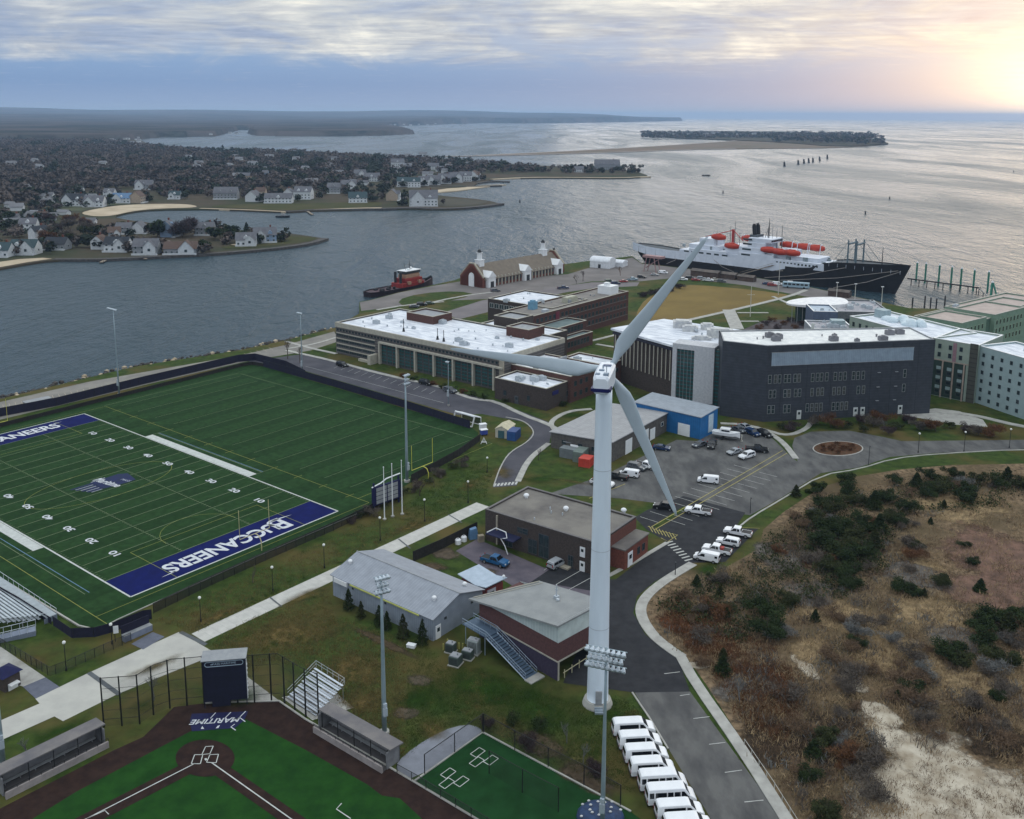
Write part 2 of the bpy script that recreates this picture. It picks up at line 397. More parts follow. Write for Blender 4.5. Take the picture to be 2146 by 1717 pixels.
# marsh with its sand flats at the lower right
marsh = [(1445, 1195), (1390, 1225), (1352, 1262), (1352, 1290), (1378, 1335), (1430, 1365), (1480, 1435), (1560, 1560), (1660, 1717), (1720, 1800), (2400, 1800), (2400, 975), (2146, 972), (1990, 975), (1880, 985), (1790, 1000), (1720, 1022), (1640, 1075), (1600, 1110), (1590, 1150), (1520, 1190)]
sheet('marsh', marsh, MARSH, .02)
def soft(name, col, col2, scale, col3=None, edge=.35, wob=.9, wscale=.12, spec=.05):
    """material whose patch frays out raggedly towards the rim of its disc"""
    if name in MC: return MC[name]
    m = mat(name, col, .98, col2=col2, scale=scale, spec=spec, det=12, coord='World', bump=.6, cut=(.34, .62)); t = m.node_tree; b = t.nodes['Principled BSDF']
    tcn = t.nodes.new('ShaderNodeTexCoord'); ln = t.nodes.new('ShaderNodeVectorMath'); ln.operation = 'LENGTH'; t.links.new(tcn.outputs['Object'], ln.inputs[0])
    g = t.nodes.new('ShaderNodeNewGeometry'); n = t.nodes.new('ShaderNodeTexNoise'); n.inputs['Scale'].default_value = wscale; n.inputs['Detail'].default_value = 12; n.inputs['Roughness'].default_value = .68; t.links.new(g.outputs['Position'], n.inputs['Vector'])
    def mth(op, a, c): q = t.nodes.new('ShaderNodeMath'); q.operation = op; [t.links.new(x, q.inputs[k]) if not isinstance(x, (int, float)) else setattr(q.inputs[k], 'default_value', x) for k, x in enumerate((a, c))]; return q.outputs[0]
    v = mth('ADD', mth('SUBTRACT', 1.0, ln.outputs['Value']), mth('MULTIPLY', mth('SUBTRACT', n.outputs['Fac'], .5), wob*2))
    r = t.nodes.new('ShaderNodeMapRange'); r.interpolation_type = 'SMOOTHSTEP'; r.inputs[1].default_value = .12; r.inputs[2].default_value = .12+edge; t.links.new(v, r.inputs[0]); t.links.new(r.outputs[0], b.inputs['Alpha']); return m
PZ = [0.0]
def patch(name, mt_, cx, cy, rx, ry, z, rot=0.0):
    """frayed ground patch centred on a photo pixel; rx, ry in metres"""
    PZ[0] += .0011; z = z+PZ[0]; p = G(cx, cy); n = 40; m_ = M(); m_.add([(1.4*math.cos(2*math.pi*k/n), 1.4*math.sin(2*math.pi*k/n), 0) for k in range(n)], [tuple(range(n))])
    o = m_.obj(name, mt_); o.location = (p.x, p.y, z); o.scale = (rx, ry, 1); o.rotation_euler = (0, 0, R(rot)); return structure(o)
SANDS = soft('sand_soft', (.50, .445, .36), (.27, .22, .16), .35, wob=.75, wscale=.16, edge=.25)
RUST = soft('rust_soft', (.13, .05, .024), (.05, .028, .016), 1.2); PEAT = soft('peat_soft', (.06, .042, .028), (.026, .020, .015), .8); STRAW = soft('straw_soft', (.30, .215, .12), (.13, .095, .055), .8); ROSE = soft('rosy_soft', (.20, .12, .09), (.10, .066, .052), .4); GREYB = soft('grey_soft', (.15, .135, .12), (.06, .052, .047), 1.0)
for cx, cy, rx, ry, z, ro in ((2000, 1690, 17, 12, .060, 0), (1890, 1560, 3.6, 9, .065, 22), (1975, 1600, 7, 9, .070, 15), (1850, 1500, 2.6, 5, .075, 25), (2110, 1700, 9, 6, .080, 0), (1686, 1395, 1.6, 4.5, .055, 10), (1800, 1440, 2, 2.4, .056, 0), (1465, 1395, 2.2, 1.2, .055, 0)): patch('sand_flat', SANDS, cx, cy, rx, ry, z, ro)
for mt_, L_ in ((RUST, ((1440, 1305, 6, 6), (1500, 1350, 5, 6), (1600, 1420, 6, 6), (1660, 1180, 5, 6))), (PEAT, ((1770, 1560, 7, 9), (1850, 1660, 7, 6), (2080, 1540, 8, 7), (1620, 1560, 6, 8), (1760, 1140, 14, 16))), (STRAW, ((2010, 1060, 14, 13), (1900, 1190, 9, 14), (1960, 1290, 10, 10), (1760, 1290, 10, 8), (1900, 1380, 12, 9), (2050, 1430, 10, 6), (1700, 1360, 6, 5))), (ROSE, ((2110, 1180, 13, 20), (2060, 1240, 10, 10))), (GREYB, ((1640, 1170, 7, 9), (1920, 1210, 6, 8), (1690, 1240, 7, 7), (1560, 1440, 4, 8), (2000, 1340, 7, 6)))):
    for k, (cx, cy, rx, ry) in enumerate(L_): patch('marsh_patch', mt_, cx, cy, rx, ry, .030+.003*k+.0005*len(L_), k*40)
TLAWN = soft('tan_grass', (.15, .105, .040), (.045, .045, .015), .7, wob=1.0, wscale=.12, edge=1.2); GLAWN = soft('lush_grass', (.030, .066, .011), (.016, .038, .008), .6, wob=.9, wscale=.12, edge=1.2); BARE = soft('bare_soil', (.12, .095, .070), (.06, .048, .035), 1.0, wob=.8, wscale=.3, edge=.5); MULCH = soft('mulch_bed', (.095, .070, .046), (.05, .036, .024), 1.2, wob=.6, wscale=.3, edge=.5)
for mt_, L_ in ((TLAWN, ((600, 1330, 15, 10, 40), (740, 1410, 10, 9, 20), (760, 1470, 5, 5, 0), (905, 1530, 4, 3.5, 0), (640, 1250, 9, 2.5, 48), (460, 1290, 9, 2.5, 48), (860, 1105, 12, 2.5, 48), (980, 1020, 8, 3, 60), (1050, 990, 4, 6, 20), (1200, 1010, 8, 2, -20), (330, 1395, 7, 2, 48), (70, 1385, 5, 3, 0))), (GLAWN, ((990, 1440, 15, 10, 0), (1120, 1490, 11, 8, 0), (880, 1470, 5, 4, 0), (1290, 1500, 3.5, 4, 0), (1240, 1570, 4, 6, 0), (130, 1530, 6, 2, 40), (1130, 1005, 8, 4, 0), (1480, 1195, 5, 4, 30), (700, 735, 10, 6, 0), (1200, 870, 6, 5, 0), (1380, 830, 9, 8, 0), (500, 1460, 5, 4, 0), (300, 1480, 4, 3, 0))), (BARE, ((850, 1495, 2.6, 2, 0), (880, 1425, 3, 2, 0), (930, 1160, 6, 3, -35), (1020, 1200, 3, 2, 0))), (MULCH, ((1130, 1560, 6, 3.2, -38), (1230, 1630, 6, 3, -38), (800, 1345, 10, 1.2, -38), (900, 1190, 4, 3, 0)))):
    for k, (cx, cy, rx, ry, ro) in enumerate(L_): patch('lawn_patch', mt_, cx, cy, rx, ry, .004+.0012*k+.0003*len(L_), ro)

# ---- football field in its own frame: x along the sideline (0 = far end line), y across to the camera's left
YD = .9144
FA = -.6739; FO = Vector((-123.6587, 265.557, 0))
FU = Vector((math.cos(FA), math.sin(FA), 0)); FV = Vector((math.sin(FA), -math.cos(FA), 0))
def FP(u, v, z=0.0): p = FO+FU*(u*YD)+FV*(v*YD); return Vector((p.x, p.y, z))
def toF(p): d = Vector((p.x, p.y, 0))-FO; return d.dot(FU)/YD, d.dot(FV)/YD
turf_px = [(-420, 1000), (0, 893), (503, 768), (527, 764), (550, 768), (990, 898), (1003, 908), (995, 925), (960, 948), (760, 1075), (560, 1160), (300, 1275), (245, 1303), (212, 1318), (172, 1318), (0, 1213), (-420, 960+0)]
turf_px = turf_px[:-1]+[(-420, 1000)]
root = thing('football_field', None, None)
P_ = [G(x, y) for x, y in turf_px[:-1]]
mt_ = M(); mt_.tess([(toF(p)[0]*YD, -toF(p)[1]*YD, 0) for p in P_])
fld = mt_.obj('playing_field', TURF); fld.location = (FO.x, FO.y, .02); fld.rotation_euler = (0, 0, FA); structure(fld)
bpy.data.objects.remove(root)
def fline(m, a, c, w_=.10, z=.06):
    A, B = FP(*a), FP(*c); m.ribbon([A, B], w_, z)
mw = M(); my = M(); md = M(); mb = M()
for v in (0, 53.33): fline(mw, (0, v), (120, v), .34)
for u in (0, 120): fline(mw, (u, 0), (u, 53.33), .34)
for u in range(10, 111, 5):
    (fline(md, (u, 0), (u, 53.33), .13) )
for v in (17.8, 35.5):
    for u in range(11, 110): fline(md, (u, v-.33), (u, v+.33), .08)
for u in range(11, 110):
    for v in (.3, 52.5): fline(md, (u, v), (u, v+.6), .08)
for v in (17.8, 35.5): fline(md, (10, v), (110, v), .07)
# white team boxes
for v0, v1 in ((-2.6, -.25), (53.6, 55.9)): mw.tess([FP(35, v0), FP(85, v0), FP(85, v1), FP(35, v1)], .06)
# soccer / lacrosse lines (yellow-green)
my.ribbon([FP(-2, -8.2), FP(122, -8.2)], .12, .07); my.ribbon([FP(-2, 61.5), FP(126, 61.5)], .12, .07)
my.ribbon([FP(122, -8.2), FP(122, 61.5)], .10, .07); my.ribbon([FP(-2, -8.2), FP(-2, 61.5)], .10, .07)
for u in (18, 102): 
    my.ribbon([FP(u, 10), FP(u, 43)], .10, .07); 
    for v in (10, 43): my.ribbon([FP(u, v), FP(120 if u > 60 else 0, v)], .10, .07)
for u0 in (60,):
    my.ribbon([FP(u0+10*math.sin(a*math.pi/24), 26.7+10*math.cos(a*math.pi/24)*1.9) for a in range(49)], .10, .07)
my.ribbon([FP(104+9*math.cos(a*math.pi/12-math.pi/2)*-1, 26.7+9*math.sin(a*math.pi/12-math.pi/2)) for a in range(13)], .08, .07)
for u in range(5, 120, 10): my.ribbon([FP(u, -9.5), FP(u, -6.8)], .12, .07)
fline(md, (35, -4.2), (85, -4.2), .14); fline(mb, (35, -4.6), (85, -4.6), .16); fline(mb, (35, 57.5), (112, 57.5), .16); fline(md, (35, 58.4), (112, 58.4), .1)
fline(md, (35, -8.2), (35, -.3), .1); fline(md, (85, -8.2), (85, -.3), .1); fline(md, (85, 54), (85, 61.5), .1)
# practice field north of it
for u in range(0, 115, 10): fline(md, (u+1, -12), (u+1, -58), .09)
fline(md, (-2, -60), (118, -60), .12); fline(md, (-3, -8.2), (-3, -60), .12); fline(my, (118, -8), (118, -60), .12)
structure(mw.obj('field_lines_white', LINEW)); structure(my.obj('field_lines_yellow', LINEY)); structure(md.obj('field_lines_pale', LINED)); structure(mb.obj('field_lines_blue', LINEB))
# end zones
mz = M()
for u0, u1 in ((.2, 9.85), (110.15, 119.8)): mz.tess([FP(u0, .2), FP(u1, .2), FP(u1, 53.1), FP(u0, 53.1)], .045)
structure(mz.obj('end_zone', NAVY))
# lettering helper: text as flat mesh in the world
FONT = bpy.data.fonts.load('') if False else None
def text_mesh(txt, size, ext=0.0, shear=0.0, sx=1.0, bold=0.0):
    c = bpy.data.curves.new('t', 'FONT'); c.body = txt; c.size = size; c.extrude = ext; c.shear = shear; c.align_x = 'CENTER'; c.align_y = 'CENTER'; c.offset = bold; c.fill_mode = 'BOTH' if ext else 'FRONT'
    if not ext: c.dimensions = '2D'
    o = bpy.data.objects.new('t', c); COL.objects.link(o)
    dg = bpy.context.evaluated_depsgraph_get(); dg.update()
    me = bpy.data.meshes.new_from_object(o.evaluated_get(dg)); bpy.data.objects.remove(o)
    if sx != 1: me.transform(Matrix.Diagonal((sx, 1, 1, 1)))
    return me
def ftext(txt, u, v, size, up, mt, name='lettering', shear=0, sx=1, bold=0, z=.075):
    """up: unit direction (world) of the letters' top"""
    me = text_mesh(txt, size, 0, shear, sx, bold); me.materials.append(mt)
    up = up.normalized(); rt = up.cross(Vector((0, 0, 1)))
    o = bpy.data.objects.new(name, me); link(o)
    p = FP(u, v, z); o.matrix_world = Matrix(((rt.x, up.x, 0, p.x), (rt.y, up.y, 0, p.y), (0, 0, 1, p.z), (0, 0, 0, 1)))
    return structure(o)
WL = mat('white_lettering', (.60, .62, .66), .85)
DNV = mat('faded_navy', (.008, .014, .080), .9, col2=(.008, .018, .050), scale=.8)
for u_, s_ in ((115, 1), (5, -1)):
    ftext('UCCANEERS', u_, 26.7+s_*1.9, 5.6, FU*s_, WL, sx=.82, bold=.16); ftext('B', u_-s_*.3, 26.7-s_*13.3, 8.0, FU*s_, WL, sx=.85, bold=.16)
    ml_ = M(); ml_.tess([FP(u_-s_*2.9, 26.7-s_*14), FP(u_-s_*2.3, 26.7-s_*12), FP(u_-s_*1.9, 26.7-s_*18.5)], .075); ml_.tess([FP(u_+s_*2.0, 26.7+s_*15), FP(u_+s_*2.5, 26.7+s_*15), FP(u_+s_*2.5, 26.7+s_*18.5)], .075); structure(ml_.obj('lettering_flourish', WL))
for u in range(20, 101, 10):
    n_ = str(min(u-10, 110-u))
    ftext(n_, u, 8, 2.1, FV*-1, WL, 'yard_number', sx=1.5, bold=.05); ftext(n_, u, 45.3, 2.1, FV, WL, 'yard_number', sx=1.5, bold=.05)
# midfield emblem: striped navy block with a slanting script
me_ = M(); wl = M()
me_.tess([FP(56.8, 20.5), FP(58.2, 18.6), FP(64.0, 19.6), FP(64.2, 22), FP(63.4, 28.2), FP(57.2, 28.2)], .07); [me_.tess([FP(57.4+1.55*k, 28), FP(58.5+1.55*k, 28), FP(58.2+1.55*k, 33.5-.6*k), FP(57.5+1.55*k, 33.8-.6*k)], .07) for k in range(4)]
structure(me_.obj('midfield_emblem', DNV))
for k in range(4): wl.ribbon([FP(58.8+k*1.5, 33-k*.6), FP(58.9+k*1.5, 28.4)], .22, .08)
wl.ribbon([FP(56.6, 24), FP(57.0, 28)], .3, .08)
structure(wl.obj('emblem_stripes', mat('grey_lettering', (.40, .42, .50), .85)))
ftext('Maritime', 60.2, 25.4, 2.9, (FV*-1+FU*-.15), WL, 'emblem_script', shear=.3, sx=.8, bold=.06, z=.09)
ftext('MASS', 62.4, 21.6, 1.2, (FV*-1+FU*-.2), mat('grey_lettering', (.4, .42, .5)), 'emblem_script', shear=.3, z=.09)

# ---- baseball diamond
sheet('warning_track', [(-120, 1800), (-20, 1705), (10, 1690), (240, 1572), (300, 1545), (365, 1482), (430, 1474), (585, 1470), (640, 1508), (830, 1618), (1003, 1717), (1100, 1775), (1000, 1830), (-100, 1830)], CLAY, .02)
green = [(-10, 1775), (60, 1722), (160, 1660), (330, 1570), (440, 1512), (480, 1500), (515, 1508), (640, 1572), (770, 1645), (800, 1668), (838, 1674), (890, 1722), (960, 1790), (900, 1850), (100, 1850)]
sheet('ball_field', green, TURF2, .04)
HP = G(430, 1592)
circ = [G(430+62*math.cos(a*math.pi/16), 1590+39*math.sin(a*math.pi/16)) for a in range(32)]
sheet('home_circle', circ, CLAY, .07)
mc = M(); LB = G(155, 1734); RB = G(640, 1737)
mc.ribbon([HP.lerp(LB, .12), HP.lerp(LB, 1.3)], 2.6, .06); structure(mc.obj('base_path', CLAY)); mc = M(); mc.ribbon([HP.lerp(RB, .12), HP.lerp(RB, 1.3)], 2.2, .06); structure(mc.obj('base_path', CLAY))
ml = M(); ml.ribbon([G(409, 1601), G(170, 1723), G(20, 1800)], .16, .09); ml.ribbon([G(444, 1600), G(612, 1719), G(720, 1796)], .16, .09)
def outline(m, pts, w_, z):
    for i in range(len(pts)): m.ribbon([pts[i], pts[(i+1) % len(pts)]], w_, z)
outline(ml, px([(401, 1602), (408, 1583), (425, 1583), (420, 1602)]), .12, .09)
outline(ml, px([(433, 1599), (440, 1583), (458, 1582), (453, 1600)]), .12, .09)
outline(ml, px([(423, 1583), (431, 1566), (447, 1565), (440, 1581)]), .12, .09)
ml.tess(px([(428, 1592), (432, 1590), (435, 1593), (431, 1596)]), .095)
ml.ribbon(px([(716, 1685), (705, 1697), (735, 1717)]), .14, .09); ml.ribbon(px([(182, 1717), (220, 1700), (228, 1708)]), .12, .09)
structure(ml.obj('diamond_lines', LINEW))
NAVS = mat('navy_paint', (.009, .011, .065), .85, col2=(.006, .008, .045))
sheet('script_panel', [(398, 1512), (402, 1497), (520, 1492), (512, 1511), (492, 1527), (402, 1534)], NAVS, .08)
def gtext(txt, p0, p1, size, mt, z=.10, shear=0, sx=1, bold=0):
    """flat text running from pixel p0 to p1 (baseline direction), letter tops away to its left"""
    a, b_ = G(*p0), G(*p1); rt = (b_-a).normalized(); up = Vector((-rt.y, rt.x, 0)); c = (a+b_)/2
    me = text_mesh(txt, size, 0, shear, sx, bold); me.materials.append(mt)
    o = bpy.data.objects.new('lettering', me); link(o)
    o.matrix_world = Matrix(((rt.x, up.x, 0, c.x), (rt.y, up.y, 0, c.y), (0, 0, 1, z), (0, 0, 0, 1))); return structure(o)
gtext('MARITIME', (495, 1509), (411, 1514), 1.55, WL, shear=.25, bold=.03)
ma = M()
for q in ([(452, 1495), (441, 1507)], [(484, 1494), (472, 1506)], [(515, 1492), (502, 1505), (514, 1514)], [(492, 1519), (484, 1525), (494, 1532)]): ma.ribbon(px(q), .14, .10)
ma.tess(px([(424, 1523), (428, 1529), (421, 1529)]), .10); ma.tess(px([(456, 1523), (461, 1521), (458, 1527), (452, 1528)]), .10)
structure(ma.obj('script_strokes', WL))
# batting practice turf, gravel apron
sheet('gravel_apron', smooth_poly([(832, 1597), (870, 1565), (925, 1532), (975, 1518), (1004, 1524), (1012, 1536), (869, 1638), (830, 1615)], 1), mat('gravel', (.22, .23, .27), .95, col2=(.17, .18, .21), scale=.6, coord='World'), .02)
sheet('practice_turf', [(1012, 1536), (869, 1638), (1003, 1719), (1090, 1775), (1240, 1850), (1400, 1760), (1322, 1702)], mat('practice_turf', (.012, .052, .016), .95, col2=(.008, .034, .010), scale=.3, spec=.08, coord='World'), .03)
mk = M(); mk.kerb(px([(869, 1638), (1012, 1536), (1322, 1702)]), .25, 0, .18); mk.kerb(px([(585, 1470), (640, 1508), (830, 1617), (869, 1640), (1003, 1720), (1090, 1775)]), .25, 0, .15); mk.kerb(px([(430, 1474), (585, 1470)]), .25, 0, .15)
mk.kerb(px([(-100, 1150), (0, 1213), (165, 1313), (190, 1319), (215, 1317)]), .3, 0, .25)
mk.kerb(px([(215, 1317), (245, 1300), (560, 1158), (760, 1073)]), .2, 0, .15)
structure(mk.obj('kerb', CONC2))
mp_ = M()
for k, (cx, cy) in enumerate(((1015, 1586), (953, 1630))):
    c = G(cx, cy); e1 = (G(1012, 1536)-G(869, 1638)).normalized(); e2 = Vector((-e1.y, e1.x, 0))
    for (a, b_) in ((-1.2, 0), (1.2, 0), (0, -1.5)):
        q = c+e1*b_*1.0+e2*a
        outline(mp_, [q+e1*.9*s1+e2*.55*s2 for s1, s2 in ((-1, -1), (1, -1), (1, 1), (-1, 1))], .1, .07)
structure(mp_.obj('batter_box_lines', LINEW))

# ---- paved things
sheet('plaza', [(0, 1511), (83, 1475), (74, 1465), (185, 1411), (375, 1325), (455, 1371), (249, 1454), (132, 1512), (114, 1502), (9, 1549), (-60, 1585), (-60, 1540)], mat('plaza_concrete', (.46, .45, .41), .9, col2=(.38, .37, .345), scale=.25, coord='World'), .03)
a, b_ = G(415, 1337), G(1012, 1058)
pth = M(); pth.box(0, -1.9, 0, (b_-a).length, 1.9, .03); o = pth.obj('path', CONC); o.location = (a.x, a.y, 0); d_ = b_-a; o.rotation_euler = (0, 0, math.atan2(d_.y, d_.x)); structure(o)
DK = mat('path_joint', (.10, .11, .12), .9)
mj = M()
for q in ([(186, 1410), (250, 1456)], [(378, 1325), (432, 1352)]): mj.ribbon(px(q), .75, .05)
for q in ([(565, 1252), (590, 1272)], [(835, 1130), (860, 1150)], [(940, 1079), (968, 1096)]): mj.ribbon(px(q), .35, .05)
structure(mj.obj('path_joints', DK))
sheet('path', [(0, 1355), (95, 1420), (50, 1440), (-80, 1400)], CONC2, .03)
sheet('paver_patch', [(95, 1420), (125, 1440), (75, 1465), (48, 1440)], mat('pavers', (.12, .13, .17), .9), .035)
sheet('paver_patch', [(275, 1350), (320, 1325), (345, 1335), (300, 1362)], mat('pavers', (.12, .13, .17), .9), .035)
# shore path and canal road left of the field
sheet('canal_road', [(-300, 915), (0, 843), (188, 800), (503, 745), (604, 722), (700, 695), (712, 715), (650, 735), (520, 757), (300, 808), (0, 880), (-300, 960)], mat('canal_road', (.24, .225, .20), .95, col2=(.16, .15, .14), scale=.12, coord='World', det=9), .02)
mst = M()
for k in range(46):
    t_ = k/46; a = G(-20+600*t_, 858-131*t_+6*math.sin(t_*3)); e = Vector((1, .25, 0)).normalized()
    mst.ribbon([a+Vector((-1.2, 2.2, 0)), a+Vector((1.6, -2.4, 0))], .14, .05)
structure(mst.obj('stall_lines', mat('faded_line', (.42, .36, .28), .9)))
# academic lot road by the field
sheet('field_lot', [(520, 757), (560, 752), (640, 742), (700, 756), (800, 780), (880, 803), (1000, 832), (1060, 850), (1150, 885), (1156, 905), (1150, 935), (1105, 965), (1083, 1018), (1033, 1022), (1045, 985), (1065, 950), (1100, 930), (1118, 905), (1100, 885), (1010, 868), (960, 870), (700, 795), (640, 778), (560, 770)], ASPHD if False else mat('lot_asphalt', (.075, .073, .088), .9, col2=(.045, .045, .058), scale=.15, coord='World', det=8), .02)
# car park and ring road
lot = [(1150, 1035), (1240, 1005), (1275, 992), (1418, 922), (1462, 925), (1515, 893), (1590, 893), (1625, 925), (1660, 960), (1672, 968), (1660, 935), (1665, 918), (1700, 905), (1780, 903), (1850, 916), (1890, 925), (2146, 922), (2500, 915), (2500, 935), (2146, 941), (1960, 950), (1865, 958), (1800, 980), (1720, 992), (1640, 1042), (1572, 1080), (1300, 1045)]
sheet('car_park', lot, ASPHP, .02)
sheet('road', [(1330, 1085), (1355, 1070), (1432, 1040), (1562, 1075), (1540, 1108), (1590, 1108), (1520, 1178), (1445, 1180), (1372, 1219), (1335, 1250), (1327, 1285), (1352, 1330), (1385, 1357), (1414, 1362), (1446, 1450), (1330, 1452), (1180, 1432), (1240, 1300), (1240, 1215), (1290, 1215), (1395, 1135), (1355, 1110)], ASPHD, .035)
sheet('road', [(1446, 1450), (1330, 1452), (1362, 1505), (1395, 1560), (1490, 1717), (1560, 1830), (1740, 1850), (1640, 1717)], ASPHP, .03)
sheet('yard_pavement', [(1000, 1130), (1140, 1190), (1245, 1200), (1245, 1300), (1180, 1290), (1150, 1260), (1085, 1235), (955, 1155)], mat('yard_asphalt', (.13, .11, .13), .95, col2=(.08, .07, .09), scale=.3, coord='World'), .02)
sheet('yard_stalls', [(1110, 1222), (1165, 1185), (1245, 1200), (1245, 1240), (1160, 1225)], ASPHD, .035)
# kerbed walks
WZ = [0.0]
def walk(name, line, w_, k=2): 
    m_ = M(); L_ = smooth_line([p for p in px(line)], k); WZ[0] += .0023; m_.kerb(L_, w_, -.1+WZ[0], .13+WZ[0]); return structure(m_.obj(name, CONC2))
walk('pavement', [(1452, 1182), (1385, 1222), (1346, 1258), (1341, 1290), (1368, 1333), (1405, 1362), (1430, 1378)], 1.9)
walk('pavement', [(1425, 1374), (1456, 1430), (1560, 1578), (1662, 1740), (1740, 1860)], 1.7, 1)
walk('pavement', [(1240, 1225), (1290, 1200), (1330, 1178), (1398, 1138)], .9, 0)
walk('pavement', [(1325, 1452), (1362, 1507), (1400, 1570)], .25, 0)
walk('pavement', [(2300, 945), (2146, 942), (1960, 952), (1870, 962), (1800, 984), (1722, 996), (1640, 1046), (1575, 1084), (1545, 1108)], .35, 1)
walk('pavement', [(1598, 900), (1640, 925), (1668, 962)], 1.6)
walk('pavement', [(1510, 888), (1560, 890), (1605, 902), (1650, 915), (1690, 900), (1700, 885)], 1.5)
walk('pavement', [(1085, 1010), (1108, 962), (1150, 930)], 1.5)
walk('pavement', [(1035, 1018), (1048, 980), (1068, 948), (1108, 926), (1122, 905), (1098, 882), (1060, 875)], .3)
walk('pavement', [(600, 735), (700, 757), (800, 785), (930, 812), (975, 832), (1000, 838), (1040, 842), (1095, 870), (1150, 890), (1175, 905)], 1.6, 1)
walk('pavement', [(1165, 905), (1150, 885), (1190, 862), (1240, 858)], 1.5)
walk('pavement', [(600, 716), (640, 728), (705, 742)], 1.6)
walk('pavement', [(600, 732), (660, 722), (705, 708)], 1.4)
walk('pavement', [(1885, 862), (1960, 863), (2030, 868), (2146, 896), (2300, 920)], 2.2, 1)
sheet('paved_court', [(1880, 868), (1960, 856), (2010, 862), (2060, 880), (2070, 895), (2000, 890)], CONC2, .02)
# roundabout island
ctr = [G(1756+52*math.cos(a*math.pi/16), 941+15*math.sin(a*math.pi/16)) for a in range(32)]
sheet('roundabout_bed', ctr, mat('mulch', (.11, .045, .020), .95, col2=(.05, .03, .014), scale=1.2, coord='World'), .15)
mk = M(); mk.kerb(ctr+[ctr[0]], .3, 0, .16); structure(mk.obj('roundabout_kerb', CONC2))
# parade green, paths and quay
sheet('parade_green', smooth_poly([(1340, 640), (1370, 615), (1430, 597), (1500, 600), (1640, 615), (1660, 622), (1560, 645), (1450, 668), (1380, 680), (1330, 675)], 1), mat('tan_lawn', (.21, .150, .055), .95, col2=(.16, .115, .045), scale=.05, spec=.05, coord='World', det=8), .03)
walk('path', [(1440, 672), (1560, 645), (1660, 620), (1690, 608)], 2.4, 1)
walk('path', [(1527, 650), (1545, 690)], 5.5, 0); walk('path', [(1545, 656), (1610, 656)], 1.6, 0); walk('path', [(1620, 622), (1660, 640)], 1.6, 0); walk('path', [(1540, 674), (1590, 674)], 1.6, 0)
sheet('quay', [(905, 600), (965, 590), (1190, 575), (1240, 560), (1325, 540), (1345, 553), (1400, 559), (1500, 571), (1600, 585), (1700, 603), (1850, 635), (1840, 645), (1690, 622), (1560, 598), (1420, 582), (1340, 590), (1240, 590), (1180, 600), (1060, 625), (900, 632), (790, 648), (757, 652), (754, 634), (775, 630), (835, 614)], mat('quay', (.19, .17, .165), .95, col2=(.12, .11, .105), scale=.06, coord='World', det=8), .02)
sheet('quay_lawn', smooth_poly([(830, 630), (880, 615), (960, 610), (1000, 618), (900, 640), (850, 645)], 1), GRASS, .04)
walk('path', [(860, 645), (960, 622), (1040, 612)], 1.6, 1)
walk('path', [(790, 650), (850, 640), (930, 633)], 1.6, 1)
sheet('campus_lane', [(930, 655), (1010, 630), (1180, 600), (1240, 592), (1340, 592), (1335, 600), (1240, 605), (1180, 614), (1040, 650), (960, 670)], mat('lane', (.18, .16, .165), .95, col2=(.14, .125, .13), scale=.1, coord='World'), .03)
sheet('campus_court', [(1560, 690), (1600, 672), (1700, 668), (1700, 715), (1520, 715)], mat('court', (.085, .07, .075), .95, col2=(.055, .045, .05), scale=.2, coord='World'), .02)
for q in ([(1240, 715), (1300, 700)], [(1250, 722), (1310, 732)], [(1300, 780), (1410, 792)], [(1300, 795), (1390, 806)]): walk('path', q, 1.6, 0)
# markings of the lots
mm = M()
def stalls(m_, a, c, n_, vec, w_=.12, z=.07):
    A, B = G(*a), G(*c); 
    for k in range(n_):
        p = A.lerp(B, k/max(1, n_-1)); m_.ribbon([p, p+vec], w_, z)
lv = G(1650, 930)-G(1435, 1055); lv.z = 0; ln = lv.normalized(); pn = Vector((ln.y, -ln.x, 0))
stalls(mm, (1290, 1100), (1290, 1100), 1, V(0, 0)) if False else None
stalls(mm, (1437, 1062), (1575, 985), 10, -pn*4.8); stalls(mm, (1450, 1066), (1590, 990), 10, pn*4.8)
stalls(mm, (1395, 1088), (1440, 1062), 4, pn*4.8+V(0, 0)); stalls(mm, (1380, 1096), (1420, 1073), 3, -pn*4.6)
stalls(mm, (1425, 1392), (1425, 1392), 1, V(0, 0, 0)) if False else None
for q in ([(1392, 1413), (1425, 1409)], [(1425, 1459), (1445, 1456)], [(1453, 1507), (1487, 1503)], [(1486, 1561), (1520, 1557)], [(1519, 1620), (1555, 1615)], [(1560, 1682), (1600, 1678)], [(1165, 1226), (1225, 1192)], [(1190, 1238), (1245, 1208)], [(1140, 1196), (1150, 1189)]): mm.ribbon(px(q), .13, .07)
for a, c, n_ in (((1037, 1017), (1082, 1013), 7),):
    A, B = G(*a), G(*c)
    for k in range(n_): p = A.lerp(B, k/(n_-1)); mm.ribbon([p-V(.2, .9), p+V(.2, .9)], .5, .06)
A, B = G(1402, 1137), G(1443, 1174)
for k in range(8): p = A.lerp(B, k/7); mm.ribbon([p-V(.85, .45), p+V(.85, .45)], .38, .07)
for q in ([(640, 768), (930, 845)],): mm.ribbon(px(q), .12, .05)
stalls(mm, (700, 772), (900, 826), 14, V(1.5, 3.6)); 
structure(mm.obj('lot_markings', mat('lot_paint', (.50, .50, .48), .85)))
mm = M()
for q in ([(1365, 1105), (1640, 945)], [(1375, 1109), (1650, 950)], [(1235, 1045), (1310, 1015)], [(1358, 1104), (1376, 1112), (1420, 1122), (1400, 1136), (1385, 1128)]): mm.ribbon(px(q), .18, .07)
for k in range(8): mm.ribbon(px([(1360+7*k, 1103+2.2*k), (1368+7*k, 1116+2.2*k)]), .16, .07)
mm.ribbon(px([(1540, 1106), (1592, 1108)]), .1, .07)
structure(mm.obj('yellow_markings', mat('yellow_paint', (.42, .36, .12), .85)))
